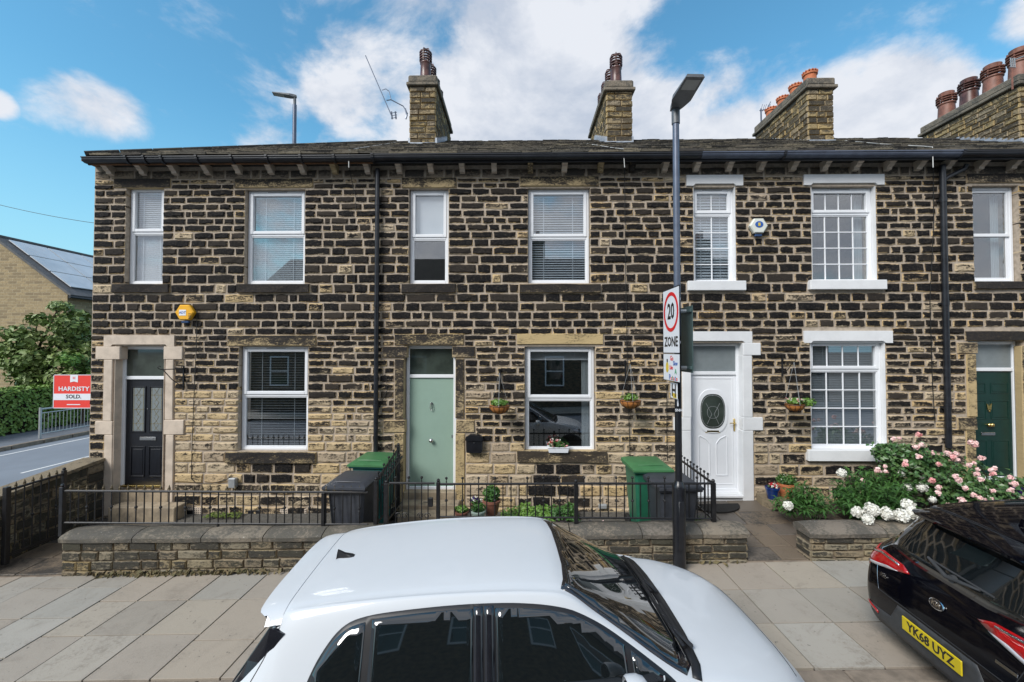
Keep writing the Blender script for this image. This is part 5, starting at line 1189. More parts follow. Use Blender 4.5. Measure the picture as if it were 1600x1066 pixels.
def lowwall(label, x0, x1, cb, ends=(1, 1), soot=.45):
    y = WY; T = lambda u, v, w_: (x0 + u, y - w_, v); L_ = x1 - x0
    root, items, th = wallrun('garden_wall', label, x0, x1, y, T, L_, lambda u: G(x0 + u) - .02, lambda u: cb(x0 + u))
    for k in range(4):
        fr_ = [0, .20, .47, .74, 1.0]
        g = lambda f: (lambda u: G(x0 + u) - .03 + (cb(x0 + u) - G(x0 + u) + .03) * f)
        course_band(root, items, T, L_, g(fr_[k]), g(fr_[k + 1]), .16, .42, soot=soot)
    for e, xe in ((ends[0], x0), (ends[1], x1)):
        if not e: continue
        Te = (lambda u, v, w_: (x0 - w_, y + th - u, v)) if xe == x0 else (lambda u, v, w_: (x1 + w_, y + u, v))
        for k in range(4): f = lambda q, k=k: (lambda u: G(xe) - .03 + (cb(xe) - G(xe) + .03) * q); course_band(root, items, Te, th, f([0, .2, .47, .74][k]), f([.2, .47, .74, 1][k]), .28, .3, soot=soot)
    split_build(items, 290, root, 'stone', 'garden_wall_stone', 'small_stones', None)
    x = x0 - .03
    while x < x1 + .02:                                                # rounded copings
        l_ = random.uniform(.72, 1.0); l_ = x1 + .03 - x if x1 + .03 - x - l_ < .3 else l_
        prof = [(y - .035, -.002), (y - .04, .050), (y - .015, .082), (y + .05, .106), (y + .13, .118), (y + .22, .114), (y + .30, .10), (y + .325, .08), (y + .325, -.002)]
        mb = MB(); n = 4; so = random.uniform(.2, .6); hu = random.random()
        for i in range(n + 1):
            xx = x + .006 + (l_ - .012) * i / n; e = .012 if i in (0, n) else 0
            for yy, zz in prof: mb.v.append((xx, yy + (e if yy < y + .1 else -e) + random.uniform(-.003, .003), cb(xx) + zz - (e if zz > .05 else 0) + random.uniform(-.002, .003))); mb.st.append((.8, so, hu, .5))
        m_ = len(prof)
        for i in range(n):
            for j in range(m_): mb.f.append((i * m_ + j, i * m_ + (j + 1) % m_, (i + 1) * m_ + (j + 1) % m_, (i + 1) * m_ + j)); mb.m.append(0)
        mb.f.append(tuple(range(m_))); mb.m.append(0); mb.f.append(tuple(n * m_ + j for j in range(m_))[::-1]); mb.m.append(0)
        mb.build('coping_stone', 'coping_stone', root, smooth=40, fix=True); x += l_
    return root
cb = lambda x: .305 + .0138 * (x + 5.97)
W1 = lowwall('long low stone wall with a rounded dark coping in front of the two left houses', -5.97, -1.80, cb)
W2 = lowwall('low stone wall with dark coping behind the lamp post and white car', -1.03, 2.93, cb)
W3 = lowwall('short low stone wall below the white peonies and pink roses', 3.74, 8.6, lambda x: .43 + .012 * (x - 3.7), soot=.25)
# garden side wall
XW = -7.17
sz = lambda u: .70 + .105 * u                                      # u from the front end (Y = 5.3) towards the house
T = lambda u, v, w_: (XW + w_, 5.30 + u, v)
root, items, th = wallrun('garden_side_wall', 'tall stone side wall with a flat coping between the black gate and the side road', 0, 0, 0, T, 1.97, lambda u: -.2, sz)
for k in range(7): course_band(root, items, T, 1.97, (lambda k: lambda u: -.2 + (sz(u) + .2) * k / 7)(k), (lambda k: lambda u: -.2 + (sz(u) + .2) * (k + 1) / 7)(k), .11, .24, proud=.012, soot=.55)
split_build(items, 290, root, 'stone', 'garden_wall_stone', 'small_stones', None)
u = 0
while u < 1.96:
    l_ = min(.62, 1.97 - u); mb = MB(); a, b = 5.30 + u + .004, 5.30 + u + l_ - .004; z0, z1 = sz(u), sz(u + l_)
    mb.add([(XW + .03, a, z0), (XW + .03, b, z1), (XW + .03, b, z1 + .05), (XW + .03, a, z0 + .05), (XW - .36, a, z0), (XW - .36, b, z1), (XW - .36, b, z1 + .05), (XW - .36, a, z0 + .05)],
           [(0, 1, 2, 3), (5, 4, 7, 6), (3, 2, 6, 7), (4, 5, 1, 0), (4, 0, 3, 7), (1, 5, 6, 2)], 0, [(.7, .15, .2, .5)] * 8)
    mb.build('coping_stone', 'garden_wall_stone', root); u += l_

# ---- railings
def finial(mb, x, y, z, kind, s=1.0):
    k0 = len(mb.m)
    if kind == 'ball': mb.lathe((x, y, z), [(.004, 0), (.006, .018), (.015, .026), (.019, .038), (.015, .05), (.003, .056)], 8)
    else:
        mb.lathe((x, y, z), [(.007, 0), (.011, .006), (.007, .012), (.014, .026), (.016, .034), (.010, .05), (.002, .078)], 6)
        mb.tube([(x - .022, y, z + .006), (x - .017, y, z + .026), (x, y, z + .014), (x + .017, y, z + .026), (x + .022, y, z + .006)], .005, 4)
        for i in range(k0, len(mb.m)): mb.m[i] = 1
def rail_run(root, P0, P1, n, zb0, zt0, zb1, zt1, kind, every=1, knop=2, r=.008, rail=.017, alt=False, posts=True):
    "a run of bars from P0 to P1 (x, y); bottom and top rail heights at both ends"
    P0, P1 = Vector(P0), Vector(P1); d = (P1 - P0).normalized()
    mb = MB(); mb.tube([(P0.x, P0.y, zt0), (P1.x, P1.y, zt1)], rail, 6); mb.build('top_rail', 'iron', root)
    mb = MB(); mb.tube([(P0.x, P0.y, zb0), (P1.x, P1.y, zb1)], rail * .8, 6); mb.build('bottom_rail', 'iron', root)
    for i in range(1, n):
        t = i / n; p = P0.lerp(P1, t); za, zb = zb0 + (zb1 - zb0) * t, zt0 + (zt1 - zt0) * t; mb = MB()
        tall = not alt or i % 2
        mb.tube([(p.x, p.y, za), (p.x, p.y, zb + (.045 if tall and kind == 'ball' else .0))], r, 6)
        if tall: finial(mb, p.x, p.y, zb + (.04 if kind == 'ball' else .012), kind)
        if (knop == 2 and tall) or (knop == 4 and i % 3 == 0):
            zm = za + (zb - za) * .5; mb.lathe((p.x, p.y, zm - .02), [(.006, 0), (.016, .008), (.020, .02), (.016, .032), (.006, .04)], 8)
            if knop == 4: mb.lathe((p.x, p.y, zm - .045), [(.006, 0), (.015, .006), (.006, .016)], 8)
        mb.build('railing_bar', ['iron', 'old_brass'] if kind != 'ball' else 'iron', root)
def post(root, x, y, z0, z1, w_=.024, ball=True, mat='iron'):
    mb = MB(); mb.box(x - w_, x + w_, y - w_, y + w_, z0, z1, 0, .004)
    if ball: mb.lathe((x, y, z1), [(.012, 0), (.02, .008), (.024, .022), (.018, .036), (.004, .044)], 10)
    mb.build('post', mat, root)
RYY = 5.70
r1 = thing('railing', 'black railing with brassy spear tips on the left garden wall', 'railing', (-4, RYY, .45))
x0_, x1_ = -6.19, -2.02
rail_run(r1, (x0_, RYY), (x1_, RYY), 37, .478, .905, .478, .905, 'spear', knop=4)
post(r1, x0_, RYY, .30, .96, .026, mat='gutter_black'); post(r1, -4.05, RYY, .40, .49, .012, False); post(r1, -2.62, RYY, .36, .90, .022, False)
g1 = thing('garden_gate', 'open black iron gate standing against the side wall at the far left', 'gate', (-6.98, 5.7, -.1))
ga, gb = (W(8, 880, Z=-.08).x, W(8, 880, Z=-.08).y), (W(98, 838, Z=-.02).x, W(98, 838, Z=-.02).y)
rail_run(g1, ga, gb, 7, .02, .90, .03, .93, 'spear', knop=4)
post(g1, *ga, -.1, .95, .03, False); post(g1, *gb, .0, .98, .024, True)
mb = MB(); mb.tube([(ga[0], ga[1], .0), (gb[0], gb[1], .0)], .012, 6); mb.build('brace', 'iron', g1)
r2 = thing('railing', 'black ball topped railing on the low wall below the large sage house window', 'railing', (.7, RYY, .5))
rail_run(r2, (-1.07, RYY), (.776, RYY), 17, .585, 1.02, .583, 1.035, 'ball', alt=True); rail_run(r2, (.776, RYY), (2.60, RYY), 17, .583, 1.035, .58, 1.045, 'ball', alt=True)
post(r2, -1.07, RYY, .47, 1.05); post(r2, .776, RYY, .46, 1.05, .026); post(r2, 2.60, RYY, .50, 1.06, .026)
g2 = thing('garden_gate', 'closed black iron gate with scrolls in front of the sage green door', 'gate', (-1.4, RYY, .2))
rail_run(g2, (-1.73, RYY), (-1.12, RYY), 7, .36, 1.03, .36, 1.03, 'ball', alt=True, knop=0)
mb = MB()
def scroll(mb, cx, cz, r, sg, y, st=0, turns=1.25, t=.0055):
    pts = [(cx + sg * math.cos(st + a) * r * (1 - a / (2 * math.pi * turns) * .72), y, cz + math.sin(st + a) * r * (1 - a / (2 * math.pi * turns) * .72)) for a in [2 * math.pi * turns * k / 18 for k in range(19)]]
    mb.tube(pts, t, 5)
for cx in (-1.56, -1.26):
    for sg in (-1, 1): scroll(mb, cx + sg * .045, .60, .045, sg, RYY - .01); scroll(mb, cx + sg * .04, .46, .04, sg, RYY - .01, math.pi)
mb.build('scroll', 'iron', g2, kind='stuff')
mb = MB(); mb.box(-1.20, -1.14, RYY - .02, RYY + .02, .72, .84, 0, .006); mb.tube([(-1.2, RYY, .78), (-1.27, RYY, .78)], .006, 6); mb.build('latch', 'iron', g2)
post(g2, -1.77, RYY, .1, 1.03, .028)
r3 = thing('railing', 'black divider railing between the first two gardens beside the bins', 'railing', (-1.95, 6.2, .3))
rail_run(r3, (-1.93, 5.74), (-1.90, 6.70), 9, .45, 1.03, .5, 1.25, 'ball', alt=True); post(r3, -1.92, 5.73, .3, 1.06, .026); post(r3, -1.90, 6.72, .3, 1.30, .022)
rail_run(r3, (-1.84, 5.78), (-1.81, 6.60), 8, .42, .98, .45, 1.16, 'ball', knop=0)
r4 = thing('railing', 'black railing running back to the house beside the white door', 'railing', (2.6, 6.3, .4))
rail_run(r4, (2.60, 5.74), (2.62, 6.95), 10, .56, 1.045, .56, 1.05, 'ball', knop=0); post(r4, 2.62, 6.97, .4, 1.07, .02)

# ---- wheelie bins
def bin_(label, x, y, z, body, lid, rz=0, h=1.0, group='wheelie bins behind the garden railings', w_=.56, dp=.62, tilt=0):
    root = thing('wheelie_bin', label, 'wheelie bin', (0, 0, 0), group)
    mb = MB(); zs = [.06, .5, h - .12, h - .08]; sx_ = [.40, .46, .51, .56]; sy_ = [.42, .50, .56, .62]
    vs = []
    for zz, a, b in zip(zs, sx_, sy_):
        a *= w_ / .56; b *= dp / .62; c_ = .035
        vs += [(-a / 2 + c_, -b / 2, zz), (a / 2 - c_, -b / 2, zz), (a / 2, -b / 2 + c_, zz), (a / 2, b / 2 - c_, zz), (a / 2 - c_, b / 2, zz), (-a / 2 + c_, b / 2, zz), (-a / 2, b / 2 - c_, zz), (-a / 2, -b / 2 + c_, zz)]
    fs = [(i * 8 + k, i * 8 + (k + 1) % 8, (i + 1) * 8 + (k + 1) % 8, (i + 1) * 8 + k) for i in range(3) for k in range(8)] + [tuple(range(8))[::-1], tuple(24 + k for k in range(8))]
    mb.add(vs, fs)
    for q in (-.14, -.045, .05, .145): mb.tube([(q * 1.0, -.218 * dp / .62, .12), (q * 1.15, -.262 * dp / .62, h - .2)], .007, 4)
    for q in (-.15, 0, .15): mb.tube([(.205 * w_ / .56, q, .12), (.243 * w_ / .56, q * 1.1, h - .2)], .007, 4)
    mb.box(-w_ / 2 - .012, w_ / 2 + .012, -dp / 2 - .012, dp / 2 + .012, h - .10, h - .07, 0, .01)
    mb.build('bin_body', body, root, fix=True)
    mb = MB(); a, b = w_ / 2 + .02, dp / 2 + .03; zl = h - .068
    mb.add([(-a, -b, zl), (a, -b, zl), (a, b, zl), (-a, b, zl), (-a, -b, zl + .028), (a, -b, zl + .028), (a, b, zl + .05), (-a, b, zl + .05), (-a * .78, -b * .72, zl + .065), (a * .78, -b * .72, zl + .065), (a * .78, b * .78, zl + .085), (-a * .78, b * .78, zl + .085)],
           [(3, 2, 1, 0), (0, 1, 5, 4), (1, 2, 6, 5), (2, 3, 7, 6), (3, 0, 4, 7), (4, 5, 9, 8), (5, 6, 10, 9), (6, 7, 11, 10), (7, 4, 8, 11), (8, 9, 10, 11)])
    mb.tube([(-a * .62, -b * .62, zl + .069), (-a * .3, -b * .68, zl + .075), (0, -b * .70, zl + .078), (a * .3, -b * .68, zl + .075), (a * .62, -b * .62, zl + .069)], .009, 5)
    mb.tube([(-a * .7, b + .02, zl + .02), (-a * .7, b + .07, zl + .03), (a * .7, b + .07, zl + .03), (a * .7, b + .02, zl + .02)], .016, 6)
    mb.build('lid', lid, root, smooth=30, fix=True)
    for s_ in (-1, 1):
        mb = MB(); mb.lathe((s_ * w_ * .42, dp * .33, .10), [(.02, -.025), (.09, -.025), (.1, -.015), (.1, .015), (.09, .025), (.02, .025)], 16, axis='x'); mb.build('wheel', 'tyre', root, fix=True)
    root.location = (x, y, z); root.rotation_euler = (0, 0, rz); return root
bin_('dark grey wheelie bin in front of the green lidded one, left garden', -2.33, 6.02, .03, 'bin_dark', 'bin_dark', R(-3), .98)
bin_('green lidded wheelie bin behind the dark bin by the drainpipe', -2.30, 6.80, .03, 'bin_teal', 'bin_lid_green', R(-4), 1.07)
bin_('all green wheelie bin standing left of the lamp post', 1.99, 6.62, .02, 'bin_green', 'bin_lid_green', R(2), 1.07)
bin_('dark grey wheelie bin directly behind the lamp post', 2.18, 6.08, .02, 'bin_dark', 'bin_dark', R(4), .98, w_=.58)

# ---- lamp post with signs
lp = thing('lamp_post', 'street lamp post in front of the houses, black below, carrying the speed sign', 'lamp post', (2.01, 5.35, .08))
LX, LY = 2.012, 5.35
mb = MB(); mb.lathe((LX, LY, 0), [(.078, .0), (.078, 1.10), (.074, 1.125), (.060, 1.15), (.046, 1.185)], 20, cap=False); mb.box(LX - .03, LX + .03, LY - .0795, LY - .07, .35, .95, 0, .004); mb.build('pole_base', 'black_gloss', lp, smooth=40)
mb = MB(); mb.lathe((LX, LY, 0), [(.042, 1.15), (.042, 3.0)], 16, cap=False); mb.build('lower_pole', 'black_gloss', lp, smooth=40)
mb = MB(); mb.lathe((LX, LY, 0), [(.042, 3.0), (.040, 5.72)], 16, cap=False); mb.build('upper_pole', 'lamp_grey', lp, smooth=40)
mb = MB(); mb.lathe((LX, LY, 0), [(.05, 5.70), (.05, 5.88), (.045, 5.90)], 16); mb.build('collar', 'lamp_head', lp, smooth=40)
def lamphead(root, x, y, z, d, up=.12, L_=.62):
    d = Vector(d).normalized(); s_ = Vector((-d.y, d.x, 0)); u_ = Vector((0, 0, 1)); mb = MB(); b = Vector((x, y, z))
    q = lambda a, w_, h: b + d * a + s_ * w_ + u_ * (h + a * up)
    prof = [(-.06, .05, .0, .07), (.05, .075, -.02, .075), (.16, .12, -.012, .06), (L_, .11, .0, .035)]
    vs = []
    for a, w_, h0, h1 in prof: vs += [q(a, -w_, h0), q(a, w_, h0), q(a, w_ * .85, h1), q(a, -w_ * .85, h1)]
    mb.add(vs, [(i * 4 + k, i * 4 + (k + 1) % 4, (i + 1) * 4 + (k + 1) % 4, (i + 1) * 4 + k) for i in range(3) for k in range(4)] + [(0, 1, 2, 3), (15, 14, 13, 12)])
    mb.build('lamp_head', 'lamp_head', root, fix=True)
    mb = MB(); mb.add([q(.34, -.085, -.008), q(.34, .085, -.008), q(L_ - .04, .085, -.004), q(L_ - .04, -.085, -.004), q(.34, -.085, .004), q(.34, .085, .004), q(L_ - .04, .085, .006), q(L_ - .04, -.085, .006)], [(0, 1, 2, 3), (7, 6, 5, 4), (0, 4, 5, 1), (1, 5, 6, 2), (2, 6, 7, 3), (3, 7, 4, 0)])
    mb.build('lens', 'lens_grey', root, fix=True)
lamphead(lp, LX, LY, 5.90, (.05, -1, 0), .10, .54)
MS = lambda x, y, z: Matrix.Translation((x, y, z)) @ Matrix.Rotation(R(-90), 4, 'Z') @ Matrix.Rotation(R(90), 4, 'X')      # faces -X, reads towards +Y... (left to right = +Y to -Y)
sg = thing('road_sign', 'white speed limit sign reading 20 ZONE with a red ring, on the lamp post', 'road sign', (1.93, LY, 3.0))
XA = 1.925; ya, yb = LY - .30, LY + .27; TH = R(0)
mb = MB(); mb.box(XA, XA + .004, ya, yb, 2.78, 3.60, 0, .0015); mb.box(XA + .004, XA + .02, ya + .02, yb - .02, 3.42, 3.45); mb.box(XA + .004, XA + .02, ya + .02, yb - .02, 2.9, 2.93)
pl_ = mb.build('sign_plate', 'sign_white', sg)
ym = (ya + yb) / 2
mb = MB(); mb.lathe((XA - .001, ym, 3.30), [(.205, 0), (.25, 0), (.25, -.002), (.205, -.002)], 40, axis='x', cap=False); mb.build('red_ring', 'sign_red', pl_, fix=True)
mb = MB()
for a, b, c, d in ((ya, yb, 3.588, 3.60), (ya, yb, 2.78, 2.788), (ya, ya + .008, 2.78, 3.60), (yb - .008, yb, 2.78, 3.60)): mb.box(XA - .0008, XA + .005, a, b, c, d)
mb.build('border', 'sign_black', pl_)
text_part('20', 'lettering', 'sign_black', pl_, .275, MS(XA - .002, ym, 3.30), .86, .0008); text_part('ZONE', 'lettering', 'sign_black', pl_, .17, MS(XA - .002, ym, 2.92), .98, .0008)
mb = MB(); mb.tube([(LX, LY, 3.43), (LX - .07, LY, 3.43)], .03, 8); mb.tube([(LX, LY, 2.92), (LX - .07, LY, 2.92)], .03, 8); mb.build('clamp', 'galv', sg)
s2 = thing('painted_sign', 'small childrens sign with coloured letters and a yellow potato, under the speed sign', 'sign', (1.925, LY, 2.55))
mb = MB(); mb.box(XA, XA + .004, ya, yb, 2.43, 2.775, 0, .0015); p2 = mb.build('sign_plate', 'sign_white', s2)
mb = MB()
for a, b, c, d in ((ya, yb, 2.77, 2.776), (ya, yb, 2.43, 2.437), (ya, ya + .007, 2.43, 2.775), (yb - .007, yb, 2.43, 2.775)): mb.box(XA - .0008, XA + .005, a, b, c, d)
mb.build('border', 'sign_black', p2)
for tx, mt, dy, z_, sz_ in (('Go', 'sign_red', -.02, 2.715, .085), ('Slow', 'paint_blue', -.14, 2.655, .075), ('Like', 'sign_red', .0, 2.60, .07), ('A', 'paint_green', -.15, 2.555, .09), ('P', 'paint_blue', .05, 2.475, .10), ('o', 'sign_red', .0, 2.47, .08), ('t', 'paint_green', -.045, 2.475, .09), ('a', 'sign_red', -.09, 2.47, .08), ('t', 'paint_blue', -.135, 2.475, .09), ('o', 'sign_red', -.185, 2.47, .08)):
    text_part(tx, 'lettering', mt, p2, sz_, MS(XA - .002, ym + dy, z_), 1, .0006)
mb = MB(); mb.lathe((XA - .001, ym + .14, 2.60), [(.001, -.001), (.05, -.001), (.05, 0)], 18, axis='x'); mb.xf(Matrix.Translation((0, 0, 2.6)) @ Matrix.Diagonal((1, 1, 1.35, 1)) @ Matrix.Translation((0, 0, -2.6))); mb.build('potato_drawing', 'paint_yellow', p2, fix=True)
mb = MB(); mb.box(XA - .0022, XA - .001, ym + .12, ym + .16, 2.665, 2.705); mb.build('hat_drawing', 'sign_black', p2)
s3 = thing('road_sign', 'dark back of a second sign plate on the right of the lamp post', 'road sign', (2.10, LY, 3.0))
mb = MB(); mb.box(2.14, 2.146, LY - .15, LY + .30, 2.54, 3.37, 0, .002); mb.build('sign_plate', 'sign_back', s3)
for z_ in (3.31, 2.60): mb = MB(); mb.box(2.118, 2.139, LY - .14, LY + .29, z_ - .02, z_ + .02, 0, .004); mb.build('channel', 'sign_back', s3)
mb = MB(); mb.tube([(LX, LY, 3.31), (2.12, LY, 3.31)], .025, 8); mb.tube([(LX, LY, 2.60), (2.12, LY, 2.60)], .025, 8); mb.build('clamp', 'galv', s3)
s4 = thing('hydrant_sign', 'small yellow and white plate with a black H under the painted sign', 'sign', (1.95, LY, 2.3))
mb = MB(); mb.box(1.955, 1.959, LY - .13, LY + .10, 2.215, 2.41, 0, .001); p4 = mb.build('sign_plate', 'sign_white', s4)
mb = MB(); mb.box(1.954, 1.957, LY - .10, LY + .02, 2.222, 2.28); mb.build('yellow_label', 'paint_yellow', p4)
text_part('H', 'lettering', 'sign_black', p4, .22, MS(1.953, LY - .015, 2.31), 1.0, .0006)
s5 = thing('number_sticker', 'white number 1 sticker on the black pole', 'sticker', (LX, LY, 2.15))
text_part('1', 'lettering', 'sign_white', s5, .12, Matrix.Translation((LX - .02, LY - .044, 2.16)) @ Matrix.Rotation(R(90), 4, 'X'), 1, .001); text_part('SNH', 'lettering', 'sign_white', s5, .045, Matrix.Translation((LX - .01, LY - .044, 2.07)) @ Matrix.Rotation(R(90), 4, 'X'), 1, .001)
lp2 = thing('lamp_post', 'distant street lamp rising above the hipped roof on the left', 'lamp post', (-8.1, 15, -.2))
mb = MB(); mb.lathe((-8.08, 15, 0), [(.09, -.2), (.075, 6), (.068, 11.7)], 14); mb.build('pole', 'lamp_grey', lp2, smooth=40)
mb = MB(); mb.lathe((-8.08, 15, 0), [(.05, 11.68), (.05, 11.95)], 12); mb.build('collar', 'lamp_head', lp2)
lamphead(lp2, -8.08, 15, 11.98, (-1, -.25, 0), .02, .72)

# ---- things on the facade
def hexbox(label, px, py, r, mat, sticker, name, hpx=None):
    q = W(px, py, Y=F - .06); root = thing(name, label, 'alarm box', (q.x, F - .06, q.z))
    hx = [(q.x + r * math.cos(math.pi / 3 * k), q.z + r * .92 * math.sin(math.pi / 3 * k)) for k in range(6)]; hi_ = [(q.x + (a - q.x) * .88, q.z + (b - q.z) * .88) for a, b in hx]
    mb = MB(); vs = [(a, F - .028, b) for a, b in hx] + [(a, F - .08, b) for a, b in hx] + [(a, F - .095, b) for a, b in hi_]
    mb.add(vs, [(i, (i + 1) % 6, 6 + (i + 1) % 6, 6 + i) for i in range(6)] + [(6 + i, 6 + (i + 1) % 6, 12 + (i + 1) % 6, 12 + i) for i in range(6)] + [tuple(12 + i for i in range(6))]); mb.build('case', mat, root, fix=True); return root, q
ab, q = hexbox('yellow hexagonal alarm box above the black front door', 290, 488.5, .165, 'alarm_yellow', 1, 'alarm_box')
mb = MB(); mb.box(q.x - .085, q.x + .035, F - .0985, F - .094, q.z - .055, q.z + .045, 0, .001); st_ = mb.build('sticker', 'sign_white', ab)
text_part('ADT', 'lettering', 'paint_blue', st_, .058, Matrix.Translation((q.x - .025, F - .0995, q.z - .005)) @ Matrix.Rotation(R(90), 4, 'X'), 1.0, .0006)
mb = MB(); mb.box(q.x - .06, q.x + .07, F - .085, F - .03, q.z - .185, q.z - .148, 0, .008); mb.build('strobe', 'strobe_blue', ab)
mb = MB()
for k in range(4): mb.box(q.x + .075, q.x + .125, F - .0975, F - .093, q.z - .10 + k * .024, q.z - .092 + k * .024)
mb.build('grille', 'seam', ab, kind='stuff')
aw, q = hexbox('white hexagonal alarm box between the upper windows with white lintels', 1184.5, 353.5, .155, 'alarm_white', 1, 'alarm_box')
mb = MB(); mb.lathe((q.x, F - .096, q.z + .02), [(.001, -.003), (.055, -.003), (.055, .001)], 20, axis='y'); mb.xf(Matrix.Translation((q.x, 0, 0)) @ Matrix.Diagonal((1.25, 1, 1, 1)) @ Matrix.Translation((-q.x, 0, 0))); lg = mb.build('emblem', 'paint_blue', aw, fix=True)
mb = MB(); mb.box(q.x - .018, q.x + .018, F - .102, F - .098, q.z - .008, q.z + .048); mb.build('emblem_bar', 'paint_yellow', lg)
mb = MB(); mb.box(q.x - .06, q.x + .06, F - .08, F - .03, q.z - .18, q.z - .14, 0, .008); mb.build('strobe', 'strobe_blue', aw)
# letter box
q = W(741, 694, Y=F - .1); mbx = thing('letter_box', 'black wall letter box right of the sage green door', 'letter box', (q.x, F - .1, q.z - .15))
mb = MB(); w2, hh = .135, .15
mb.prism([(q.x - w2, q.z - hh + .03), (q.x - w2 + .02, q.z - hh), (q.x + w2 - .02, q.z - hh), (q.x + w2, q.z - hh + .03), (q.x + w2 + .004, q.z + .06), (q.x - w2 - .004, q.z + .06)][::-1], F - .11, F - .022); mb.build('case', 'black_gloss', mbx, fix=True)
mb = MB(); mb.prism([(q.x - w2 - .02, q.z + .062), (q.x + w2 + .02, q.z + .062), (q.x + w2 + .005, q.z + .12), (q.x + .07, q.z + .155), (q.x - .07, q.z + .155), (q.x - w2 - .005, q.z + .12)][::-1], F - .125, F - .021); mb.box(q.x - w2 + .01, q.x + w2 - .01, F - .128, F - .12, q.z + .058, q.z + .064); mb.build('lid', 'black_gloss', mbx, fix=True)
mb = MB(); mb.lathe((q.x, F - .112, q.z + .025), [(.001, -.004), (.012, -.004), (.012, .002)], 10, axis='y'); mb.build('lock', 'steel', mbx)
# meter cap, vents, air bricks, soil pipe stub
q = W(365, 754, Y=F - .05); t = thing('outlet_cover', 'small grey plastic cover low on the left house wall', 'cover', (q.x, F - .05, q.z - .05)); mb = MB(); mb.box(q.x - .065, q.x + .055, F - .1, F - .018, q.z - .085, q.z + .08, 0, .01); mb.build('case', 'galv', t)
def vent(px, mat, hi, grid=True):
    r = rect(px); mb = MB(); mb.box(r[0], r[1], F - .02, F + .05, r[2], r[3], 0, .004); v = mb.build('vent', mat, houses[hi])
    if grid:
        g_ = MB(); nx = max(3, int((r[1] - r[0]) / .03)); nz = max(2, int((r[3] - r[2]) / .03))
        for i in range(nx):
            for j in range(nz): a = r[0] + (r[1] - r[0]) * (i + .25) / nx; b = r[2] + (r[3] - r[2]) * (j + .25) / nz; g_.box(a, a + .014, F - .0225, F - .018, b, b + .014)
        g_.build('vent_holes', 'seam', v, kind='stuff')
vent((388, 797, 428, 810), 'car_trim', 0); vent((431, 795, 480, 811), 'cream_stone', 0); vent((284, 793, 316, 812), 'cream_stone', 0)
r = rect((288, 797, 304, 810)); mb = MB(); mb.box(r[0], r[1], F - .024, F - .01, r[2], r[3]); mb.build('vent_cover', 'sign_black', houses[0])
q = W(942, 792, Y=F - .05); mb = MB(); mb.box(q.x - .07, q.x + .07, F - .07, F, q.z - .035, q.z + .04, 0, .012); mb.build('vent', 'galv', houses[1])
r = rect((929, 798, 992, 815)); mb = MB(); mb.box(r[0], r[1], F - .05, F + .02, r[2] - .1, r[3], 0, .01, st=(.5, .2, .1, .5)); mb.build('plinth_stone', 'garden_wall_stone', houses[1])
# aerials and wires
a1 = thing('tv_aerial', 'long thin television aerial leaning off the first chimney', 'aerial', (-3.1, 9.55, 8.6))
Y = 9.5; p = lambda x, y: W(x, y, Y=Y)
mb = MB(); mb.tube([p(571, 87), p(613, 184)], .011, 6); mb.build('boom', 'lamp_grey', a1)
mb = MB(); mb.tube([p(637, 178), p(630, 166), p(611, 156), p(604, 157)], .012, 6); mb.tube([p(611, 156), p(608, 143), p(603, 139), p(597, 141)], .009, 6); mb.tube([p(633, 170), p(636, 180), p(634, 186)], .02, 6); mb.build('bracket', 'lamp_grey', a1)
mb = MB(); c_ = p(616, 181)
for s_ in (-1, 1):
    for k in (-1, 0, 1): mb.tube([c_ + Vector((s_ * .045 + k * .012, 0, -.08 + 0)), c_ + Vector((s_ * .045 + k * .012 - .02, 0, .10))], .006, 5)
for k in (-.06, 0, .06): mb.tube([c_ + Vector((-.07, 0, k)), c_ + Vector((.06, 0, k + .02))], .007, 5)
mb.build('reflector', 'lamp_grey', a1, kind='stuff')
a2 = thing('tv_aerial', 'television aerial mast behind the orange pot chimney', 'aerial', (6.3, 11.8, 8.2)); Y = 11.6
mb = MB(); mb.tube([p(1190, 218), p(1189, 170)], .02, 6); mb.build('mast', 'lamp_grey', a2)
mb = MB(); mb.tube([p(1187, 173), p(1204, 170)], .014, 6); mb.tube([p(1196, 178), p(1204, 159)], .01, 6)
for k in range(5): a = p(1190 + 3 * k, 168 + (k % 2)); mb.tube([a + Vector((-.03, 0, -.09)), a + Vector((.03, 0, .09))], .008, 5)
mb.build('elements', 'lamp_grey', a2, kind='stuff')
a3 = thing('tv_aerial', 'small white aerial grille fixed to the chimney at the right edge', 'aerial', (11, 9.4, 9)); Y = 9.45
mb = MB(); mb.tube([p(1582, 140), p(1581, 108)], .018, 6); mb.build('mast', 'pot_clay', a3)
mb = MB()
for k in range(3): mb.tube([p(1579 + 3 * k, 91), p(1580 + 3 * k, 105)], .01, 5)
for k in range(5): mb.tube([p(1578, 91 + 3.4 * k), p(1587, 92 + 3.4 * k)], .008, 5)
mb.tube([p(1587, 93), p(1602, 87)], .012, 5); mb.build('grille', 'galv', a3, kind='stuff')
def wire(label, A, B, sag=.4, r=.02):
    pts = [A.lerp(B, t / 12) - Vector((0, 0, sag * 4 * (t / 12) * (1 - t / 12))) for t in range(13)]; mb = MB(); mb.tube(pts, r, 5); return mb.build('overhead_wire', 'cable_black', None, label, 'wire')
wire('thin overhead telephone wire crossing the sky left of the terrace', W(-40, 310, Y=30), W(150, 349, Y=30), .15, .018)
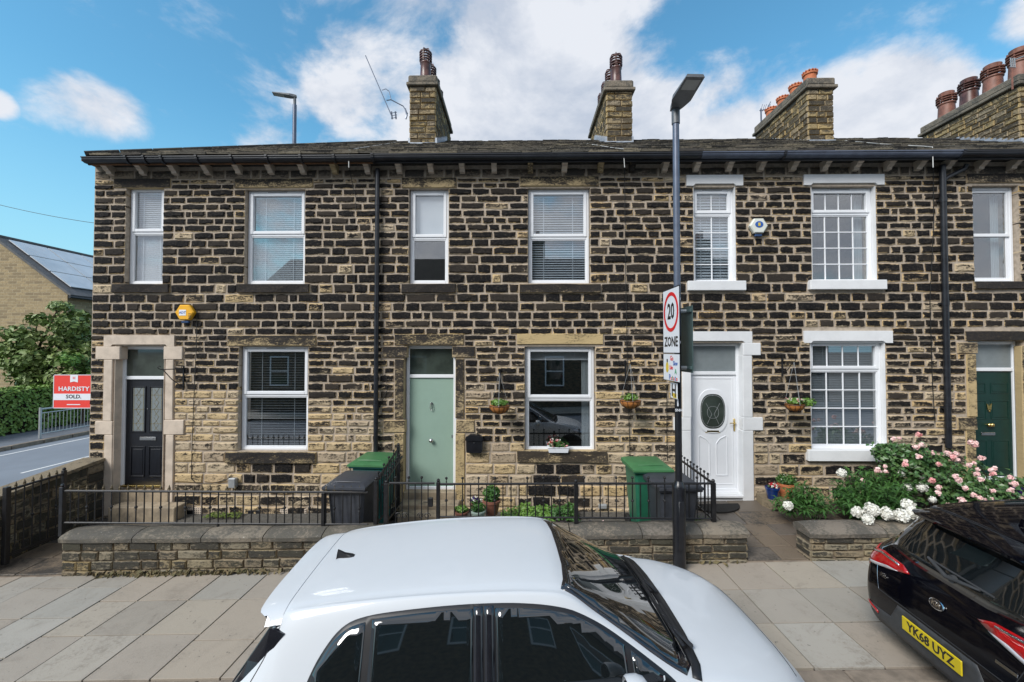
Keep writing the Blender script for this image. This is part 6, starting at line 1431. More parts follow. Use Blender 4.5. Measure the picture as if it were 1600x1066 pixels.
# brackets and hanging baskets
def hook_bracket(px, py, h, label, arm=.30, dirx=0):
    q = W(px, py, Y=F - .03); root = thing('basket_bracket', label, 'bracket', (q.x, F - .03, q.z - h), 'basket brackets on the facade'); mb = MB()
    mb.box(q.x - .012, q.x + .012, F - .04, F - .018, q.z - h, q.z, 0, .003)
    d = Vector((dirx, -1, 0)).normalized(); b = Vector((q.x, F - .04, q.z - .05))
    mb.tube([b, b + d * arm], .008, 6); mb.tube([b + d * arm * .92, b + d * arm * .5 + Vector((0, 0, -h * .42)), b + Vector((0, 0, -h * .75))], .007, 6)
    e = b + d * arm
    mb.tube([e, e + d * .03 + Vector((0, 0, .015)), e + d * .045 + Vector((0, 0, .045)), e + d * .02 + Vector((0, 0, .06)), e + Vector((0, 0, .045))], .006, 5)
    mb.tube([b + Vector((0, 0, .0)), b + d * .03 + Vector((0, 0, .03)), b + d * .01 + Vector((0, 0, .05))], .006, 5)
    mb.build('bracket', 'iron', root); return e
def leafmass(mb, c, rad, n, size, m=0, aspect=1.6, up=.3, shell=.5, flat=1, droop=0):
    for _ in range(n):
        d = Vector((random.gauss(0, 1), random.gauss(0, 1), random.gauss(0, 1))).normalized(); r = shell + (1 - shell) * random.random() ** .5
        p = Vector(c) + Vector((d.x * rad[0], d.y * rad[1], d.z * rad[2])) * r
        leaf(mb, p, (d + Vector((0, 0, up)) + Vector((random.gauss(0, .5), random.gauss(0, .5), random.gauss(0, .5)))).normalized(), size * random.uniform(.6, 1.3), aspect, m)
def leaf(mb, p, nrm, s, aspect=1.6, m=0, tip=None):
    a = nrm.orthogonal().normalized(); a = (Matrix.Rotation(random.uniform(0, 6.28), 3, nrm) @ a) if tip is None else (tip - nrm * tip.dot(nrm)).normalized()
    b = nrm.cross(a); L_ = s * aspect * .5; w_ = s * .5
    mb.add([p - a * L_, p - a * L_ * .1 + b * w_ + nrm * s * .08, p + a * L_ - nrm * s * .1, p - a * L_ * .1 - b * w_ + nrm * s * .08], [(0, 1, 2, 3)], m)
def bloom(mb, c, r, n=26, m=0, face=(0, -1, .4), ball=False):
    c = Vector(c); f = Vector(face).normalized()
    for i in range(n):
        d = Vector((random.gauss(0, 1), random.gauss(0, 1), random.gauss(0, 1))).normalized()
        if d.dot(f) < -.3 and not ball: d = -d
        q = random.uniform(.45, 1) * r; leaf(mb, c + d * q * .8, (d + Vector((random.gauss(0, .35), random.gauss(0, .35), random.gauss(0, .35)))).normalized(), r * random.uniform(.55, .95), 1.1, m)
def basket(px, py, label, e, flowers, r=.165, leafm='leaf_bright'):
    q = W(px, py, Y=e.y); cx = e.x; z = q.z                    # z of the rim
    root = thing('hanging_basket', label, 'hanging basket', (cx, e.y, z), 'coir hanging baskets')
    mb = MB(); prof = [(r * math.sin(a) * 1.0 + .002, -r * .80 * math.cos(a)) for a in [math.pi / 2 * k / 7 for k in range(8)]]; mb.lathe((cx, e.y, z), prof, 24); mb.build('coir_liner', 'coir', root, smooth=60)
    mb = MB()
    for k in range(12):
        a = 2 * math.pi * k / 12; mb.tube([(cx + math.cos(a) * (r + .006) * math.sin(t), e.y + math.sin(a) * (r + .006) * math.sin(t), z - (r * .80 + .005) * math.cos(t)) for t in [math.pi / 2 * j / 6 for j in range(7)]], .0035, 4)
    mb.tube([(cx + math.cos(a) * (r + .006), e.y + math.sin(a) * (r + .006), z) for a in [2 * math.pi * k / 20 for k in range(21)]], .005, 4); mb.build('wire_frame', 'iron', root)
    for k in range(3):
        a = 2 * math.pi * k / 3 + .5; mb = MB(); mb.tube([(cx + math.cos(a) * r, e.y + math.sin(a) * r, z), (e.x, e.y, e.z)], .0032, 4); mb.build('chain', 'galv', root)
    mb = MB(); leafmass(mb, (cx, e.y, z + .055), (r * .9, r * .9, .055), 260, .032, up=.6, shell=.3); mb.build('foliage', leafm, root, kind='stuff')
    for i in range(flowers[1]):
        a, q_ = random.uniform(0, 6.28), r * random.uniform(.2, 1.0); mb = MB(); bloom(mb, (cx + math.cos(a) * q_, e.y + math.sin(a) * q_ - .02, z + random.uniform(.03, .1)), .018, 9, ball=True); mb.build('flower', random.choice(flowers[0]), root)
    return root
e = hook_bracket(781.5, 576, .40, 'black wall bracket right of the sage door, holding a basket'); basket(781, 634, 'coir hanging basket with green foliage between the sage door and its window', e, (['petal_violet'], 0))
e = hook_bracket(977, 563, .40, 'black wall bracket right of the large ground floor window, holding a basket'); basket(985.5, 626, 'coir hanging basket with a few pink flowers left of the lamp post', e, (['petal_pink', 'petal_violet', 'petal_red'], 9))
e = hook_bracket(1222, 560, .30, 'wall bracket between the white door and the white framed window'); bk = basket(1240, 632, 'hanging basket full of pink and white flowers right of the white door', e, (['petal_pink', 'petal_white', 'petal_deep'], 34), r=.14)
mb = MB(); leafmass(mb, (e.x + .22, e.y, W(1255, 628, Y=e.y).z), (.12, .10, .07), 130, .035); mb.build('foliage', 'leaf_bright', bk, kind='stuff')
hook_bracket(287, 572, .42, 'empty black scroll bracket right of the black front door', dirx=-.9)
# window box
q = W(872, 695, Y=F - .02); bx = thing('window_box', 'white trough of red and pink flowers on the large window sill', 'window box', (q.x, F - .03, q.z)); zb = ops['l2'][2] + .012
mb = MB(); a = .175; mb.add([(q.x - a * .92, F - .09, zb), (q.x + a * .92, F - .09, zb), (q.x + a * .92, F + .05, zb), (q.x - a * .92, F + .05, zb), (q.x - a, F - .10, zb + .085), (q.x + a, F - .10, zb + .085), (q.x + a, F + .06, zb + .085), (q.x - a, F + .06, zb + .085)], [(3, 2, 1, 0), (0, 1, 5, 4), (1, 2, 6, 5), (2, 3, 7, 6), (3, 0, 4, 7), (4, 5, 6, 7)]); mb.box(q.x - a - .008, q.x + a + .008, F - .107, F + .065, zb + .078, zb + .092, 0, .004); mb.build('trough', 'sign_white', bx)
mb = MB(); leafmass(mb, (q.x, F - .03, zb + .13), (.18, .09, .06), 220, .04); mb.build('foliage', 'leaf_dark', bx, kind='stuff')
for i in range(26): mb = MB(); bloom(mb, (q.x + random.uniform(-.17, .17), F - .04 + random.uniform(-.08, .02), zb + random.uniform(.10, .22)), .022, 10, ball=True); mb.build('flower', random.choice(['petal_red', 'petal_red', 'petal_deep', 'petal_pink', 'petal_white']), bx)
# ================================================================== plants
def pot(label, x, y, z, r, h, mat, plant, group='plant pots at the foot of the houses', rim=True):
    root = thing('plant_pot', label, 'plant pot', (x, y, z), group); mb = MB()
    prof = [(r * .70, 0), (r * .84, h * .45), (r * .95, h * .8)] + ([(r * 1.05, h * .82), (r * 1.06, h * .98), (r * .96, h), (r * .9, h * .9)] if rim else [(r, h), (r * .92, h), (r * .9, h * .9)])
    mb.lathe((x, y, z), prof, 24); mb.build('pot', mat, root, smooth=40)
    mb = MB(); mb.lathe((x, y, z + h * .88), [(.001, 0), (r * .9, 0), (.001, .01)], 16); mb.build('soil', 'soil', root)
    plant(root, x, y, z + h); return root
def bushy(lm, n, rad, s=.03, fl=None, nf=0, fr=.02, asp=1.6):
    def f(root, x, y, z):
        mb = MB(); leafmass(mb, (x, y, z + rad[2] * .7), rad, n, s, aspect=asp, up=.5, shell=.25); mb.build('foliage', lm, root, kind='stuff')
        for i in range(nf):
            a = random.uniform(0, 6.28); t = random.random() ** .5; mb = MB(); bloom(mb, (x + math.cos(a) * rad[0] * t, y + math.sin(a) * rad[1] * t - .02, z + rad[2] * (1.5 - .6 * t) + random.uniform(-.02, .02)), fr, 12, ball=True); mb.build('flower', random.choice(fl), root)
    return f
gz = .04
def at_(px, py, Y): q = W(px, py, Y=Y); return q.x, q.z
x, z = at_(1207, 779, 7.0); pot('cobalt blue glazed pot of red flowers beside the white door', x, 7.0, z, .105, .19, 'blue_glaze', bushy('leaf_dark', 60, (.07, .07, .03), .03, ['petal_red', 'petal_red', 'petal_red', 'petal_white'], 26, .024))
x, z = at_(1229, 776, 7.08); pot('terracotta pot of green trailing foliage right of the blue pot', x, 7.08, z, .125, .22, 'terracotta', bushy('leaf_mid', 420, (.17, .14, .09), .028, ['petal_white'], 5, .012))
x, z = at_(768, 803, 6.6); pot('glazed brown pot with tall bright green foliage, the biggest below the letter box', x, 6.6, z, .135, .22, 'pot_clay', bushy('leaf_mid', 420, (.14, .12, .13), .04))
x, z = at_(747, 812, 6.35); pot('pale green glazed pot of mixed leaves', x, 6.35, z, .11, .14, 'celadon', bushy('leaf_mid', 220, (.12, .10, .06), .03, ['petal_white'], 4, .012))
x, z = at_(721, 812, 6.4); pot('small clay pot of lime green leaves, leftmost of the pots by the steps', x, 6.4, z, .105, .13, 'pot_clay', bushy('leaf_bright', 260, (.11, .10, .045), .025))
x, z = at_(744, 800, 6.75); pot('pot of violet and white pansies behind the pale green pot', x, 6.75, z, .10, .14, 'pot_clay', bushy('leaf_dark', 90, (.10, .08, .06), .03, ['petal_violet', 'petal_violet', 'petal_violet', 'petal_white'], 22, .026))
# low green ground plants under the window
def patchplants(label, x0, x1, y0, y1, z, h, lm, n, s, cat='plant', name='ground_cover', fl=None, nf=0):
    root = thing(name, label, cat, ((x0 + x1) / 2, (y0 + y1) / 2, z)); mb = MB()
    for _ in range(n):
        u, v = random.random(), random.random(); px_ = x0 + (x1 - x0) * u; py_ = y0 + (y1 - y0) * v
        hh = h * (.35 + .65 * mnoise.noise(Vector((px_ * 4, py_ * 4, 1.3))) * .8 + .35) * (1 - abs(2 * u - 1) ** 4 * .6)
        leaf(mb, Vector((px_, py_, z + hh * random.random() ** .4)), Vector((random.gauss(0, .5), random.gauss(-.3, .5), 1)).normalized(), s * random.uniform(.6, 1.3), 1.4)
    mb.build('foliage', lm, root, kind='stuff')
    for i in range(nf): mb = MB(); bloom(mb, (random.uniform(x0, x1), random.uniform(y0, y1), z + h * random.uniform(.5, 1)), .018, 8, ball=True); mb.build('flower', random.choice(fl), root)
    return root
patchplants('bright green low plants filling the bed below the large window', -.28, .58, 6.35, 7.15, .04, .27, 'leaf_bright', 2300, .035)
patchplants('green clump at the right end of the low green plants', .50, .98, 6.7, 7.15, .04, .30, 'leaf_mid', 700, .04)
patchplants('dusky purple heathers beside the low green plants', .45, 1.45, 6.1, 6.75, .04, .16, 'leaf_dusky', 1500, .03, fl=['petal_pink'], nf=4)
patchplants('tuft of moss and weeds against the left house wall', -5.25, -4.65, 7.0, 7.2, .02, .07, 'moss', 260, .03)
def blades(label, x, y, z, n, h, lm, spread=.08, name='leafy_plant', w_=.018, lean=.35, group=None):
    root = thing(name, label, 'plant', (x, y, z), group); mb = MB()
    for i in range(n):
        a = random.uniform(0, 6.28); b = Vector((x + math.cos(a) * spread * random.random(), y + math.sin(a) * spread * random.random(), z)); d = Vector((math.cos(a) * lean, math.sin(a) * lean, 1)).normalized(); hh = h * random.uniform(.6, 1.1); s_ = d.cross(Vector((math.cos(a + 1.2), math.sin(a + 1.2), 0))).normalized() * w_
        m1 = b + d * hh * .55; t_ = b + d * hh + Vector((math.cos(a), math.sin(a), -.3)) * hh * lean * .5
        mb.add([b - s_ * .6, b + s_ * .6, m1 + s_, t_, m1 - s_], [(0, 1, 2, 3, 4)])
    mb.build('leaves', lm, root, kind='stuff'); return root
blades('clump of upright bright green leaves inside the corner of the railing', 2.48, 6.25, .10, 30, .34, 'leaf_bright', .12)
mb = MB()
for _ in range(300):
    px_ = random.uniform(-5.5, -3.2) if random.random() < .8 else random.uniform(-5.9, 2.8)
    leaf(mb, Vector((px_, WY - .04 + random.gauss(0, .02), G(px_) + random.random() * .05)), Vector((random.gauss(0, 1), -1, random.gauss(.5, .6))).normalized(), random.uniform(.02, .05), 2.2)
mb.build('wall_foot_weeds', 'dry_weed', None, kind='stuff')
# door mat
q = W(1128, 794, Y=6.9); m_ = MB(); n = 20
m_.prism([(q.x - .04 + .40 * math.cos(math.pi * k / n), 7.10 - .30 * math.sin(math.pi * k / n)) for k in range(n + 1)], 0, .022, plane='xy')
for i, v in enumerate(m_.v): m_.v[i] = (v[0], v[1], v[2] + pz3(v[0], v[1]) + .004)
m_.build('door_mat', 'mat_black', None, 'black half round mat in front of the white door', 'door mat', fix=True)
# corner plinth with air brick right of the white door
t = thing('stone_ledge', 'rounded stone ledge carrying the two pots beside the white door', 'ledge', (4.0, 7.1, .2)); x0_ = W(1188, 790, Y=7.1).x; zt_ = W(1207, 779, Y=7.0).z - .004
mb = MB(); mb.prism([(x0_ + .02, 7.25), (x0_, 7.05), (x0_ + .06, 6.90), (x0_ + .22, 6.84), (x0_ + .95, 6.84), (x0_ + .95, 7.25)], .12, zt_, plane='xy'); mb.st = [(.5, .25, .1, .5)] * len(mb.v); mb.build('ledge', 'garden_wall_stone', t, fix=True)
mb = MB(); q = W(1213, 791, Y=6.835); mb.box(q.x - .09, q.x + .09, 6.82, 6.84, q.z - .045, q.z + .03)
for k in range(5): mb.box(q.x - .08, q.x + .08, 6.812, 6.822, q.z - .038 + k * .014, q.z - .031 + k * .014)
mb.build('air_brick', 'step_stone', t)
# ---- peonies
def stemmed(mb, a, b, r=.005): mb.tube([a, a.lerp(b, .5) + Vector((0, .02, .03)), b], r, 5)
def peony(label, x, y, rx, ry, h, n, z=.36, lm='leaf_dark'):
    root = thing('peony_plant', label, 'plant', (x, y, z), 'white peony plants in the front bed'); mb = MB(); st = MB()
    for i in range(n):
        a = random.uniform(0, 6.28); t = random.random() ** .5; b = Vector((x + math.cos(a) * rx * t * .5, y + math.sin(a) * ry * t * .5, z)); top = Vector((x + math.cos(a) * rx * t, y + math.sin(a) * ry * t, z + h * (1 - .55 * t * t) * random.uniform(.55, 1.05)))
        stemmed(st, b, top)
        for k in range(14):                                         # lance leaves in whorls
            c_ = b.lerp(top, random.uniform(.45, 1)); d = Vector((random.gauss(0, 1), random.gauss(-.2, 1), random.uniform(-.15, .75))).normalized(); L_ = random.uniform(.10, .17); s_ = d.cross(Vector((0, 0, 1))).normalized() * random.uniform(.014, .022)
            m1 = c_ + d * L_ * .5 + Vector((0, 0, .012)); e_ = c_ + d * L_ + Vector((0, 0, -.03)); mb.add([c_, m1 + s_, e_, m1 - s_, m1 - Vector((0, 0, .006))], [(0, 4, 1), (4, 2, 1), (0, 3, 4), (4, 3, 2)])
    mb.build('foliage', lm, root, kind='stuff'); st.build('stems', 'leaf_mid', root, kind='stuff'); return root
def pball(root, px, py, Y, r=.085, mat='petal_white', n=110):
    q = W(px, py, Y=Y); mb = MB(); mb.lathe(tuple(q), [(.001, -r * .7), (r * .5, -r * .55), (r * .72, 0), (r * .5, r * .5), (.001, r * .66)], 10)
    for i in range(n):
        y_ = 1 - 2 * (i + .5) / n; t = math.sqrt(1 - y_ * y_); a = i * 2.39996; d = Vector((math.cos(a) * t, math.sin(a) * t, y_)); c_ = q + d * r * random.uniform(.74, .98)
        nn_ = (d + Vector((random.gauss(0, .55), random.gauss(0, .55), random.gauss(0, .55)))).normalized(); leaf(mb, c_, nn_, r * random.uniform(.32, .5), 1.1)
    mb.build('flower', mat, root); return q
pA = peony('white peony plant hanging its heavy blooms over the middle of the low wall', 5.05, 6.15, .62, .38, .62, 62)
for px, py, Y, r in ((1339, 800, 5.75, .072), (1362, 796, 5.72, .090), (1356, 812, 5.62, .072), (1386, 803, 5.66, .080), (1408, 806, 5.62, .088), (1424, 801, 5.64, .082), (1419, 789, 5.8, .082), (1384, 797, 5.8, .05)): pball(pA, px, py, Y, r)
pB = peony('peony plant at the left end of the bed, one white bloom leaning out', 4.22, 6.35, .42, .34, .50, 40)
a = pball(pB, 1231, 790, 5.98, .064); mb = MB(); stemmed(mb, Vector((4.05, 6.35, .45)), a); mb.build('stem', 'leaf_mid', pB)
pball(pB, 1315, 739, 6.55, .068)
pC = peony('peony plant behind with half open white blooms in front of the window sill', 5.45, 6.6, .62, .40, .80, 60, lm='leaf_mid')
for px, py, Y, r in ((1408, 740, 6.6, .05), (1417, 762, 6.45, .068), (1441, 762, 6.4, .072), (1443, 747, 6.6, .05), (1457, 781, 6.1, .05)): pball(pC, px, py, Y, r, n=50)
# ---- rose bush
rb = thing('rose_bush', 'large rose bush covered in pale pink blooms below the right drainpipe', 'shrub', (6.7, 6.5, .36))
mb = MB(); st = MB(); C_ = [((6.35, 6.65, .80), (.62, .42, .50)), ((7.05, 6.45, .72), (.66, .45, .42)), ((6.05, 6.75, 1.05), (.42, .34, .30)), ((7.6, 6.4, .62), (.45, .4, .32)), ((6.7, 6.2, .55), (.7, .3, .25)), ((5.85, 6.8, 1.2), (.25, .2, .16))]
for i in range(90):
    c_, r_ = random.choice(C_); d = Vector((random.gauss(0, 1), random.gauss(0, 1), abs(random.gauss(.4, 1)))).normalized(); e_ = Vector(c_) + Vector((d.x * r_[0], d.y * r_[1], d.z * r_[2])) * random.uniform(.8, 1.25)
    b = Vector((6.7 + random.uniform(-.5, .5), 6.55 + random.uniform(-.15, .15), .36)); m_ = b.lerp(e_, .55) + Vector((0, 0, .15)); st.tube([b, m_, e_], .006, 4, rr=[.011, .007, .004])
    for k in range(42):
        t = random.uniform(.35, 1.0); p_ = (b.lerp(m_, t * 2) if t < .5 else m_.lerp(e_, t * 2 - 1)) + Vector((random.gauss(0, .05), random.gauss(0, .05), random.gauss(0, .045)))
        leaf(mb, p_, Vector((random.gauss(0, .6), random.gauss(-.5, .6), random.gauss(.7, .5))).normalized(), random.uniform(.035, .062), 1.35)
for c_, r_ in C_: leafmass(mb, c_, (r_[0] * .9, r_[1] * .9, r_[2] * .9), 520, .05, aspect=1.35, shell=.2)
mb.build('foliage', 'leaf_rose', rb, kind='stuff'); st.build('canes', 'bark', rb, kind='stuff')
for i in range(10):
    q = W(random.choice([1390, 1400, 1482, 1460, 1500]) + random.uniform(-12, 12), random.uniform(690, 730), Y=6.5)
roses = [(1430,678,.05),(1391,685,.045),(1400,684,.04),(1426,697,.055),(1434,694,.05),(1430,712,.052),(1452,706,.05),(1476,707,.055),(1487,708,.065),(1482,713,.05),(1490,717,.045),(1510,690,.055),(1517,691,.05),(1516,694,.06),(1525,714,.05),(1530,714,.04),(1508,725,.045),(1462,724,.04),(1516,722,.035),(1547,731,.05),(1541,733,.045),(1544,738,.05),(1521,732,.04),(1519,739,.055),(1526,747,.05),(1486,743,.05),(1491,748,.06),(1501,761,.05),(1497,780,.062),(1478,789,.06),(1461,760,.052),(1460,768,.052),(1451,749,.05),(1514,771,.045),(1523,776,.05),(1533,780,.045),(1545,765,.04),(1571,744,.045),(1577,754,.055),(1572,764,.055),(1589,777,.045),(1573,781,.05),(1585,785,.04),(1561,792,.05),(1543,778,.038),(1408,724,.05),(1378,727,.04),(1367,733,.055),(1379,735,.04),(1343,749,.045),(1344,754,.04),(1410,719,.04)]
rose_m = []
for v in range(6):
    b = MB(); bloom(b, (0, 0, 0), 1.0, 34, face=(0, -1, .5)); b.lathe((0, 0, 0), [(.001, -.5), (.4, -.4), (.55, 0), (.4, .4), (.001, .5)], 8); rose_m.append(b.data('rose_mesh', [['petal_pink', 'petal_pink', 'petal_pink', 'petal_deep'][v % 4]]))
for px, py, r in roses:
    Y = 6.15 if py > 740 else (6.35 if py > 710 else 6.6)
    if px < 1385 and py > 725: Y = 6.5
    o = bpy.data.objects.new('flower', random.choice(rose_m)); COL.objects.link(o); o.parent = rb; o.location = W(px, py, Y=Y) - wt(rb) + Vector((0, -.05, 0)); o.scale = (r * .95,) * 3; o.rotation_euler = (random.uniform(-.4, .4), random.uniform(-3, 3), random.uniform(-.5, .5))
for k in range(2):
    x, z = at_(1588, 770 + 4 * k, 6.1)
pv = thing('pansy_clump', 'violet pansies at the right edge beside the rose bush', 'plant', (8.0, 6.3, .36))
mb = MB(); leafmass(mb, (8.0, 6.3, .48), (.3, .2, .12), 300, .04); mb.build('foliage', 'leaf_dark', pv, kind='stuff')
for i in range(10): q = W(1586 + random.uniform(-9, 14), 770 + random.uniform(-8, 8), Y=6.2); b = MB(); bloom(b, q, .035, 12, ball=True); b.build('flower', 'petal_violet', pv)
# ================================================================== left background
fh = thing('house', 'far yellow stone gable house with solar panels on its roof, left edge', 'house', (-26, 25, -.2))
GX, GY = -21.7, 20.0; APX, EZ2, APZ = -25.3, 5.6, 8.25
mb = MB(); mb.prism([(APX - 3.6, -.3), (GX, -.3), (GX, EZ2), (APX, APZ), (APX - 3.6, EZ2)], GY, GY + 13); mb.build('wall', 'far_stone', fh, fix=True)
fl = math.hypot(GX - APX, APZ - EZ2); sl2 = math.atan2(APZ - EZ2, GX - APX)
rq = lambda s, y, up=0: Vector((APX + math.cos(sl2) * s + math.sin(sl2) * up, y, APZ - math.sin(sl2) * s + math.cos(sl2) * up))
def slab(mb, s0, s1, y0, y1, u0, u1, m=0): mb.add([rq(s0, y0, u0), rq(s1, y0, u0), rq(s1, y1, u0), rq(s0, y1, u0), rq(s0, y0, u1), rq(s1, y0, u1), rq(s1, y1, u1), rq(s0, y1, u1)], [(3, 2, 1, 0), (4, 5, 6, 7), (0, 1, 5, 4), (1, 2, 6, 5), (2, 3, 7, 6), (3, 0, 4, 7)], m)
mb = MB(); slab(mb, -.05, fl + .35, GY - .15, GY + 13.2, .0, .10); mb.add([(APX, GY - .15, APZ + .1), (APX, GY + 13.2, APZ + .1), (APX - 4, GY + 13.2, EZ2 - .2), (APX - 4, GY - .15, EZ2 - .2)], [(0, 1, 2, 3)]); rf = mb.build('roof', 'far_slate', fh, fix=True)
mb = MB(); mb.tube([(APX, GY - .15, APZ + .12), (APX, GY + 13.2, APZ + .12)], .09, 6); mb.build('ridge', 'far_slate', rf)
for i in range(3):
    for j in range(7):
        if i == 1 and j in (2, 3): continue
        mb = MB(); slab(mb, .3 + i * 1.32, .3 + i * 1.32 + 1.25, GY + .25 + j * 1.72, GY + .25 + j * 1.72 + 1.65, .16, .20); mb.build('solar_panel', 'solar', rf)
mb = MB(); slab(mb, 1.75, 2.85, GY + 4.2, GY + 5.4, .11, .2); sk = mb.build('skylight', 'white_upvc', rf); mb = MB(); slab(mb, 1.85, 2.75, GY + 4.3, GY + 5.3, .201, .207); mb.build('pane', 'solar', sk)
mb = MB(); mb.tube([tuple(rq(fl + .4, GY - .2, 0)), tuple(rq(fl + .4, GY + 13.2, 0))], .07, 6); mb.build('gutter', 'gutter_black', rf)
mb = MB(); mb.box(GX - .02, GX + .04, GY + 2.2, GY + 3.2, 3.2, 4.4); wn = mb.build('window', 'white_upvc', fh); mb = MB(); mb.box(GX + .03, GX + .05, GY + 2.28, GY + 3.12, 3.28, 4.32); mb.build('pane', 'fan_dark', wn)
far2 = thing('house', 'darker slate roofed house behind the solar panel house', 'house', (-27, 42, 0))
mb = MB(); mb.prism([(-33, -.3), (-22.8, -.3), (-22.8, 6.8), (-27.6, 10.1), (-33, 7)], 40, 50); mb.build('wall', 'far_stone', far2, fix=True); mb = MB(); mb.prism([(-33.4, 6.9), (-27.6, 10.2), (-22.3, 6.75), (-22.3, 6.95), (-27.6, 10.45), (-33.4, 7.1)], 39.7, 50.3); mb.build('roof', 'far_slate', far2, fix=True)
# hedge
hd = thing('hedge', 'clipped dark green hedge behind the guard rail across the side road', 'hedge', (-18.8, 16, -.2)); mb = MB()
for _ in range(15000):
    f = random.random(); y = random.uniform(11.5, 24)
    if f < .62: p_ = Vector((-18.05 + random.gauss(0, .05) + .08 * mnoise.noise(Vector((y * 2, f * 5, 0))), y, random.uniform(-.15, 1.38))); n_ = Vector((1, random.gauss(0, .5), random.gauss(.3, .5)))
    elif f < .9: p_ = Vector((random.uniform(-19.1, -18.05), y, 1.40 + random.gauss(0, .035) + .06 * mnoise.noise(Vector((y, f * 9, 2))))); n_ = Vector((random.gauss(0, .5), random.gauss(0, .5), 1))
    else: p_ = Vector((random.uniform(-19.1, -18.1), 11.5 + random.gauss(0, .05), random.uniform(-.15, 1.4))); n_ = Vector((random.gauss(0, .5), -1, random.gauss(.3, .5)))
    leaf(mb, p_, n_.normalized(), random.uniform(.05, .10), 1.4)
mb.build('foliage', 'leaf_hedge', hd, kind='stuff'); mb = MB(); mb.box(-19.0, -18.16, 11.6, 24, -.2, 1.32); mb.build('inner_twigs', 'soil', hd)
strip('far_garden', [-60, -30, -18.15], 3.5, 90, lambda x, y: -.22, 'leaf_dark', thick=0)
# trees
def tree(label, x, y, z, h, blobs, n, s, lm='leaf_tree', trunk=.12):
    root = thing('tree', label, 'tree', (x, y, z)); mb = MB(); mb.tube([(x, y, z), (x + .05, y, z + h * .35), (x - .05, y + .05, z + h * .6)], trunk, 8, rr=[trunk, trunk * .75, trunk * .45]); mb.build('trunk', 'bark', root, smooth=60)
    lim = MB(); cr_ = MB()
    for c_, r_ in blobs:
        c_ = Vector(c_); lim.tube([(x, y, z + h * .3), (Vector((x, y, z + h * .4)) + c_) / 2 + Vector((0, 0, .1)), c_], .05, 5, rr=[.06, .04, .015])
        for _ in range(int(1.7 * n * r_ ** 2)):
            d = Vector((random.gauss(0, 1), random.gauss(0, 1), random.gauss(0, 1))).normalized(); q_ = d * r_ * (random.random() ** .35) * (1 + .35 * mnoise.noise(c_ * 3 + d * 2.2)); q_.z *= .62
            if mnoise.noise((c_ + q_) * 2.4) < -.2: continue
            leaf(cr_, c_ + q_, (d + Vector((random.gauss(0, .6), random.gauss(0, .6), random.gauss(.5, .6)))).normalized(), s * random.uniform(.6, 1.4), 1.8)
    cr_.build('crown', lm, root, kind='stuff'); lim.build('limbs', 'bark', root, kind='stuff'); return root
def tb(l, Y): return [((lambda q: (q.x, Y + random.uniform(-.6, .6), q.z))(W(a, b, Y=Y)), r * Y / 660) for a, b, r in l]
tree('bushy green tree in front of the far gable, above the hedge', -21.2, 17.8, -.2, 4, tb([(60, 560, 34), (30, 575, 30), (90, 530, 30), (60, 530, 22), (120, 560, 28), (95, 495, 22), (118, 510, 26), (12, 560, 18), (60, 590, 26), (30, 545, 20), (105, 590, 26), (85, 478, 14), (40, 520, 20), (75, 500, 16), (100, 560, 26), (110, 480, 12), (140, 540, 22), (135, 585, 22)], 17.5), 900, .12)
tree('brighter green shrub at the corner of the terrace, behind the sold board', -17.9, 17.2, -.2, 3, tb([(128, 560, 16), (140, 585, 18), (132, 600, 18), (120, 580, 14)], 17.2), 1200, .09, 'leaf_bright', .06)
# low garden plants over the hedge
# guard rail
gr = thing('guard_rail', 'pale metal pedestrian guard rail below the sold board', 'guard rail', (-16.1, 14.5, -.2))
A, B = Vector((-16.25, 14.2, 0)), Vector((-16.25, 18.6, 0)); zg = -.19
for k in range(3): p_ = A.lerp(B, k / 2); mb = MB(); mb.box(p_.x - .03, p_.x + .03, p_.y - .03, p_.y + .03, zg, zg + 1.05, 0, .005); mb.build('post', 'galv', gr)
for z_, r_ in ((1.0, .03), (.86, .018), (.16, .02)): mb = MB(); mb.tube([(A.x, A.y, zg + z_), (B.x, B.y, zg + z_)], r_, 6); mb.build('rail', 'galv', gr)
for k in range(1, 36):
    p_ = A.lerp(B, k / 36); mb = MB(); mb.tube([(p_.x, p_.y, zg + .16), (p_.x, p_.y, zg + .86)], .009, 5); mb.build('railing_bar', 'galv', gr)
# sold board
sb = thing('estate_agent_board', 'red and white estate agent board reading HARDISTY SOLD at the corner of the terrace', 'sign board', (-8.3, 8.0, .5))
bz = W(85, 585.5, Y=8.0).z; bz0 = W(85, 638, Y=8.0).z; bx0 = W(85, 600, Y=8.0).x; BW = .82; hh = bz - bz0
mb = MB(); mb.box(bx0, bx0 + BW, 7.985, 8.0, bz0, bz, 0, .002); bd = mb.build('board', 'board_red', sb)
mb = MB()
mb.box(bx0 + .005, bx0 + BW - .005, 7.982, 7.9845, bz0 + hh * .245, bz0 + hh * .435)
for a, b, c_, d in ((0, BW, hh - .012, hh), (0, BW, 0, .012), (0, .012, 0, hh), (BW - .012, BW, 0, hh)): mb.box(bx0 + a, bx0 + b, 7.9815, 7.9843, bz0 + c_, bz0 + d)
mb.build('white_band', 'sign_white', bd)
mb = MB(); cx = bx0 + .40; w_ = .075; mb.prism([(cx - w_, bz - .005), (cx - w_, bz0 + hh * .77), (cx, bz0 + hh * .80), (cx + w_, bz0 + hh * .77), (cx + w_, bz - .005)], 7.981, 7.984); mb.build('ribbon', 'sign_white', bd, fix=True)
TX = lambda x, z: Matrix.Translation((x, 7.981, z)) @ Matrix.Rotation(R(90), 4, 'X')
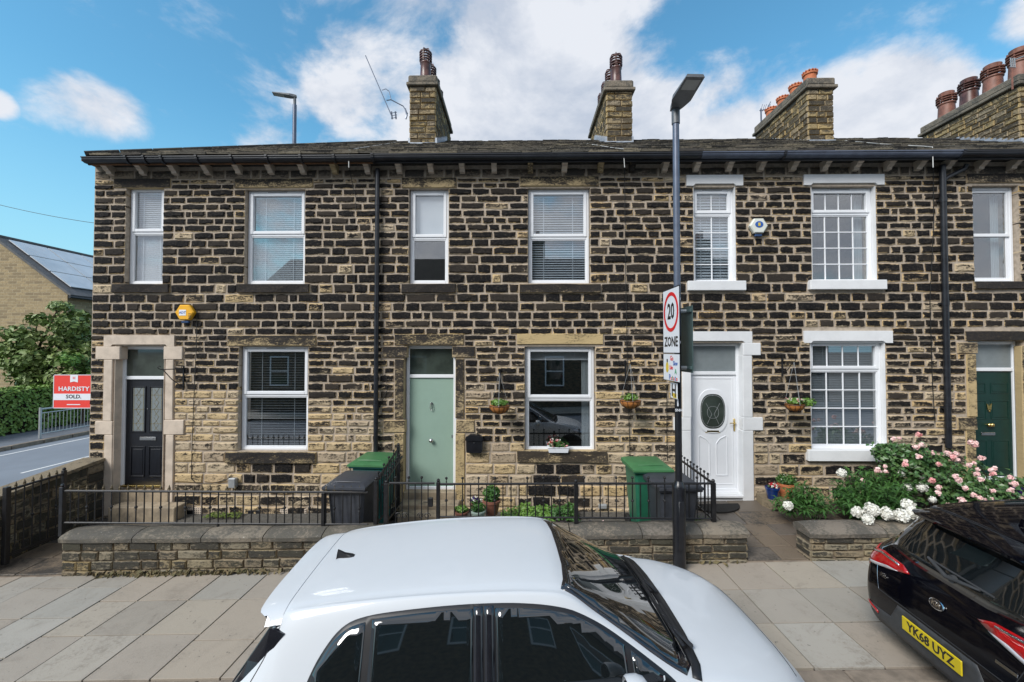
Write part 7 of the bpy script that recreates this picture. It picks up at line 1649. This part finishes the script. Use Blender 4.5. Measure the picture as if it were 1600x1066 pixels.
text_part('HARDISTY', 'lettering', 'sign_white', bd, .115, TX(cx + .0, bz0 + hh * .575), 1.12, .001); text_part('SOLD.', 'lettering', 'sign_black', bd, .10, TX(cx, bz0 + hh * .345), 1.1, .001)
text_part('H', 'lettering', 'board_red', bd, .07, TX(cx, bz0 + hh * .90), 1, .002)
mb = MB(); mb.box(cx - .13, cx + .13, 7.981, 7.984, bz0 + hh * .10, bz0 + hh * .125); mb.build('small_print', 'sign_white', bd)
mb = MB(); mb.box(bx0 + BW - .06, bx0 + BW, 8.001, 8.05, -.2, bz + .1); mb.build('post', 'white_upvc', sb)
# ================================================================== the other side of the street (seen in the window and car reflections)
oh = thing('terraced_house', 'long stone terrace across the street, seen only as a reflection in the glass', 'house', (0, -8, 0))
mb = MB(); mb.box(-14, 16, -14.5, -7.2, -.3, 5.6); mb.build('wall', 'terrace_wall', oh)
mb = MB(); mb.prism([(-7.0, 5.5), (-10.9, 8.2), (-14.8, 5.5), (-14.8, 5.65), (-10.9, 8.4), (-7.0, 5.68)], -14, 16, plane='yz'); ro = mb.build('roof', 'roof_slate', oh, fix=True)
for cx in (-9, -2.0, 1.2, 6, 11): mb = MB(); mb.box(cx - .4, cx + .4, -11.6, -10.2, 7.3, 9.4, 0, .02); ch = mb.build('chimney', 'terrace_wall', oh); mb = MB(); [mb.lathe((cx, -11.4 + .3 * k, 9.4), [(.12, 0), (.1, .5), (.13, .55)], 10) for k in (0, 1.4, 2.8)]; mb.build('chimney_pots', 'pot_clay', ch, kind='stuff')
for i in range(12):
    cx = -12.5 + 2.4 * i
    for z0, z1 in ((.95, 2.5), (3.6, 4.9)):
        mb = MB(); ringbox(mb, cx - .5, cx + .5, z0, z1, -7.2, -7.17, .07); mb.box(cx - .43, cx + .43, -7.195, -7.175, (z0 + z1) / 2 - .03, (z0 + z1) / 2 + .03); wn = mb.build('window', 'white_upvc', oh)
        mb = MB(); mb.box(cx - .43, cx + .43, -7.2, -7.19, z0 + .07, z1 - .07); mb.build('pane', 'fan_dark', wn)
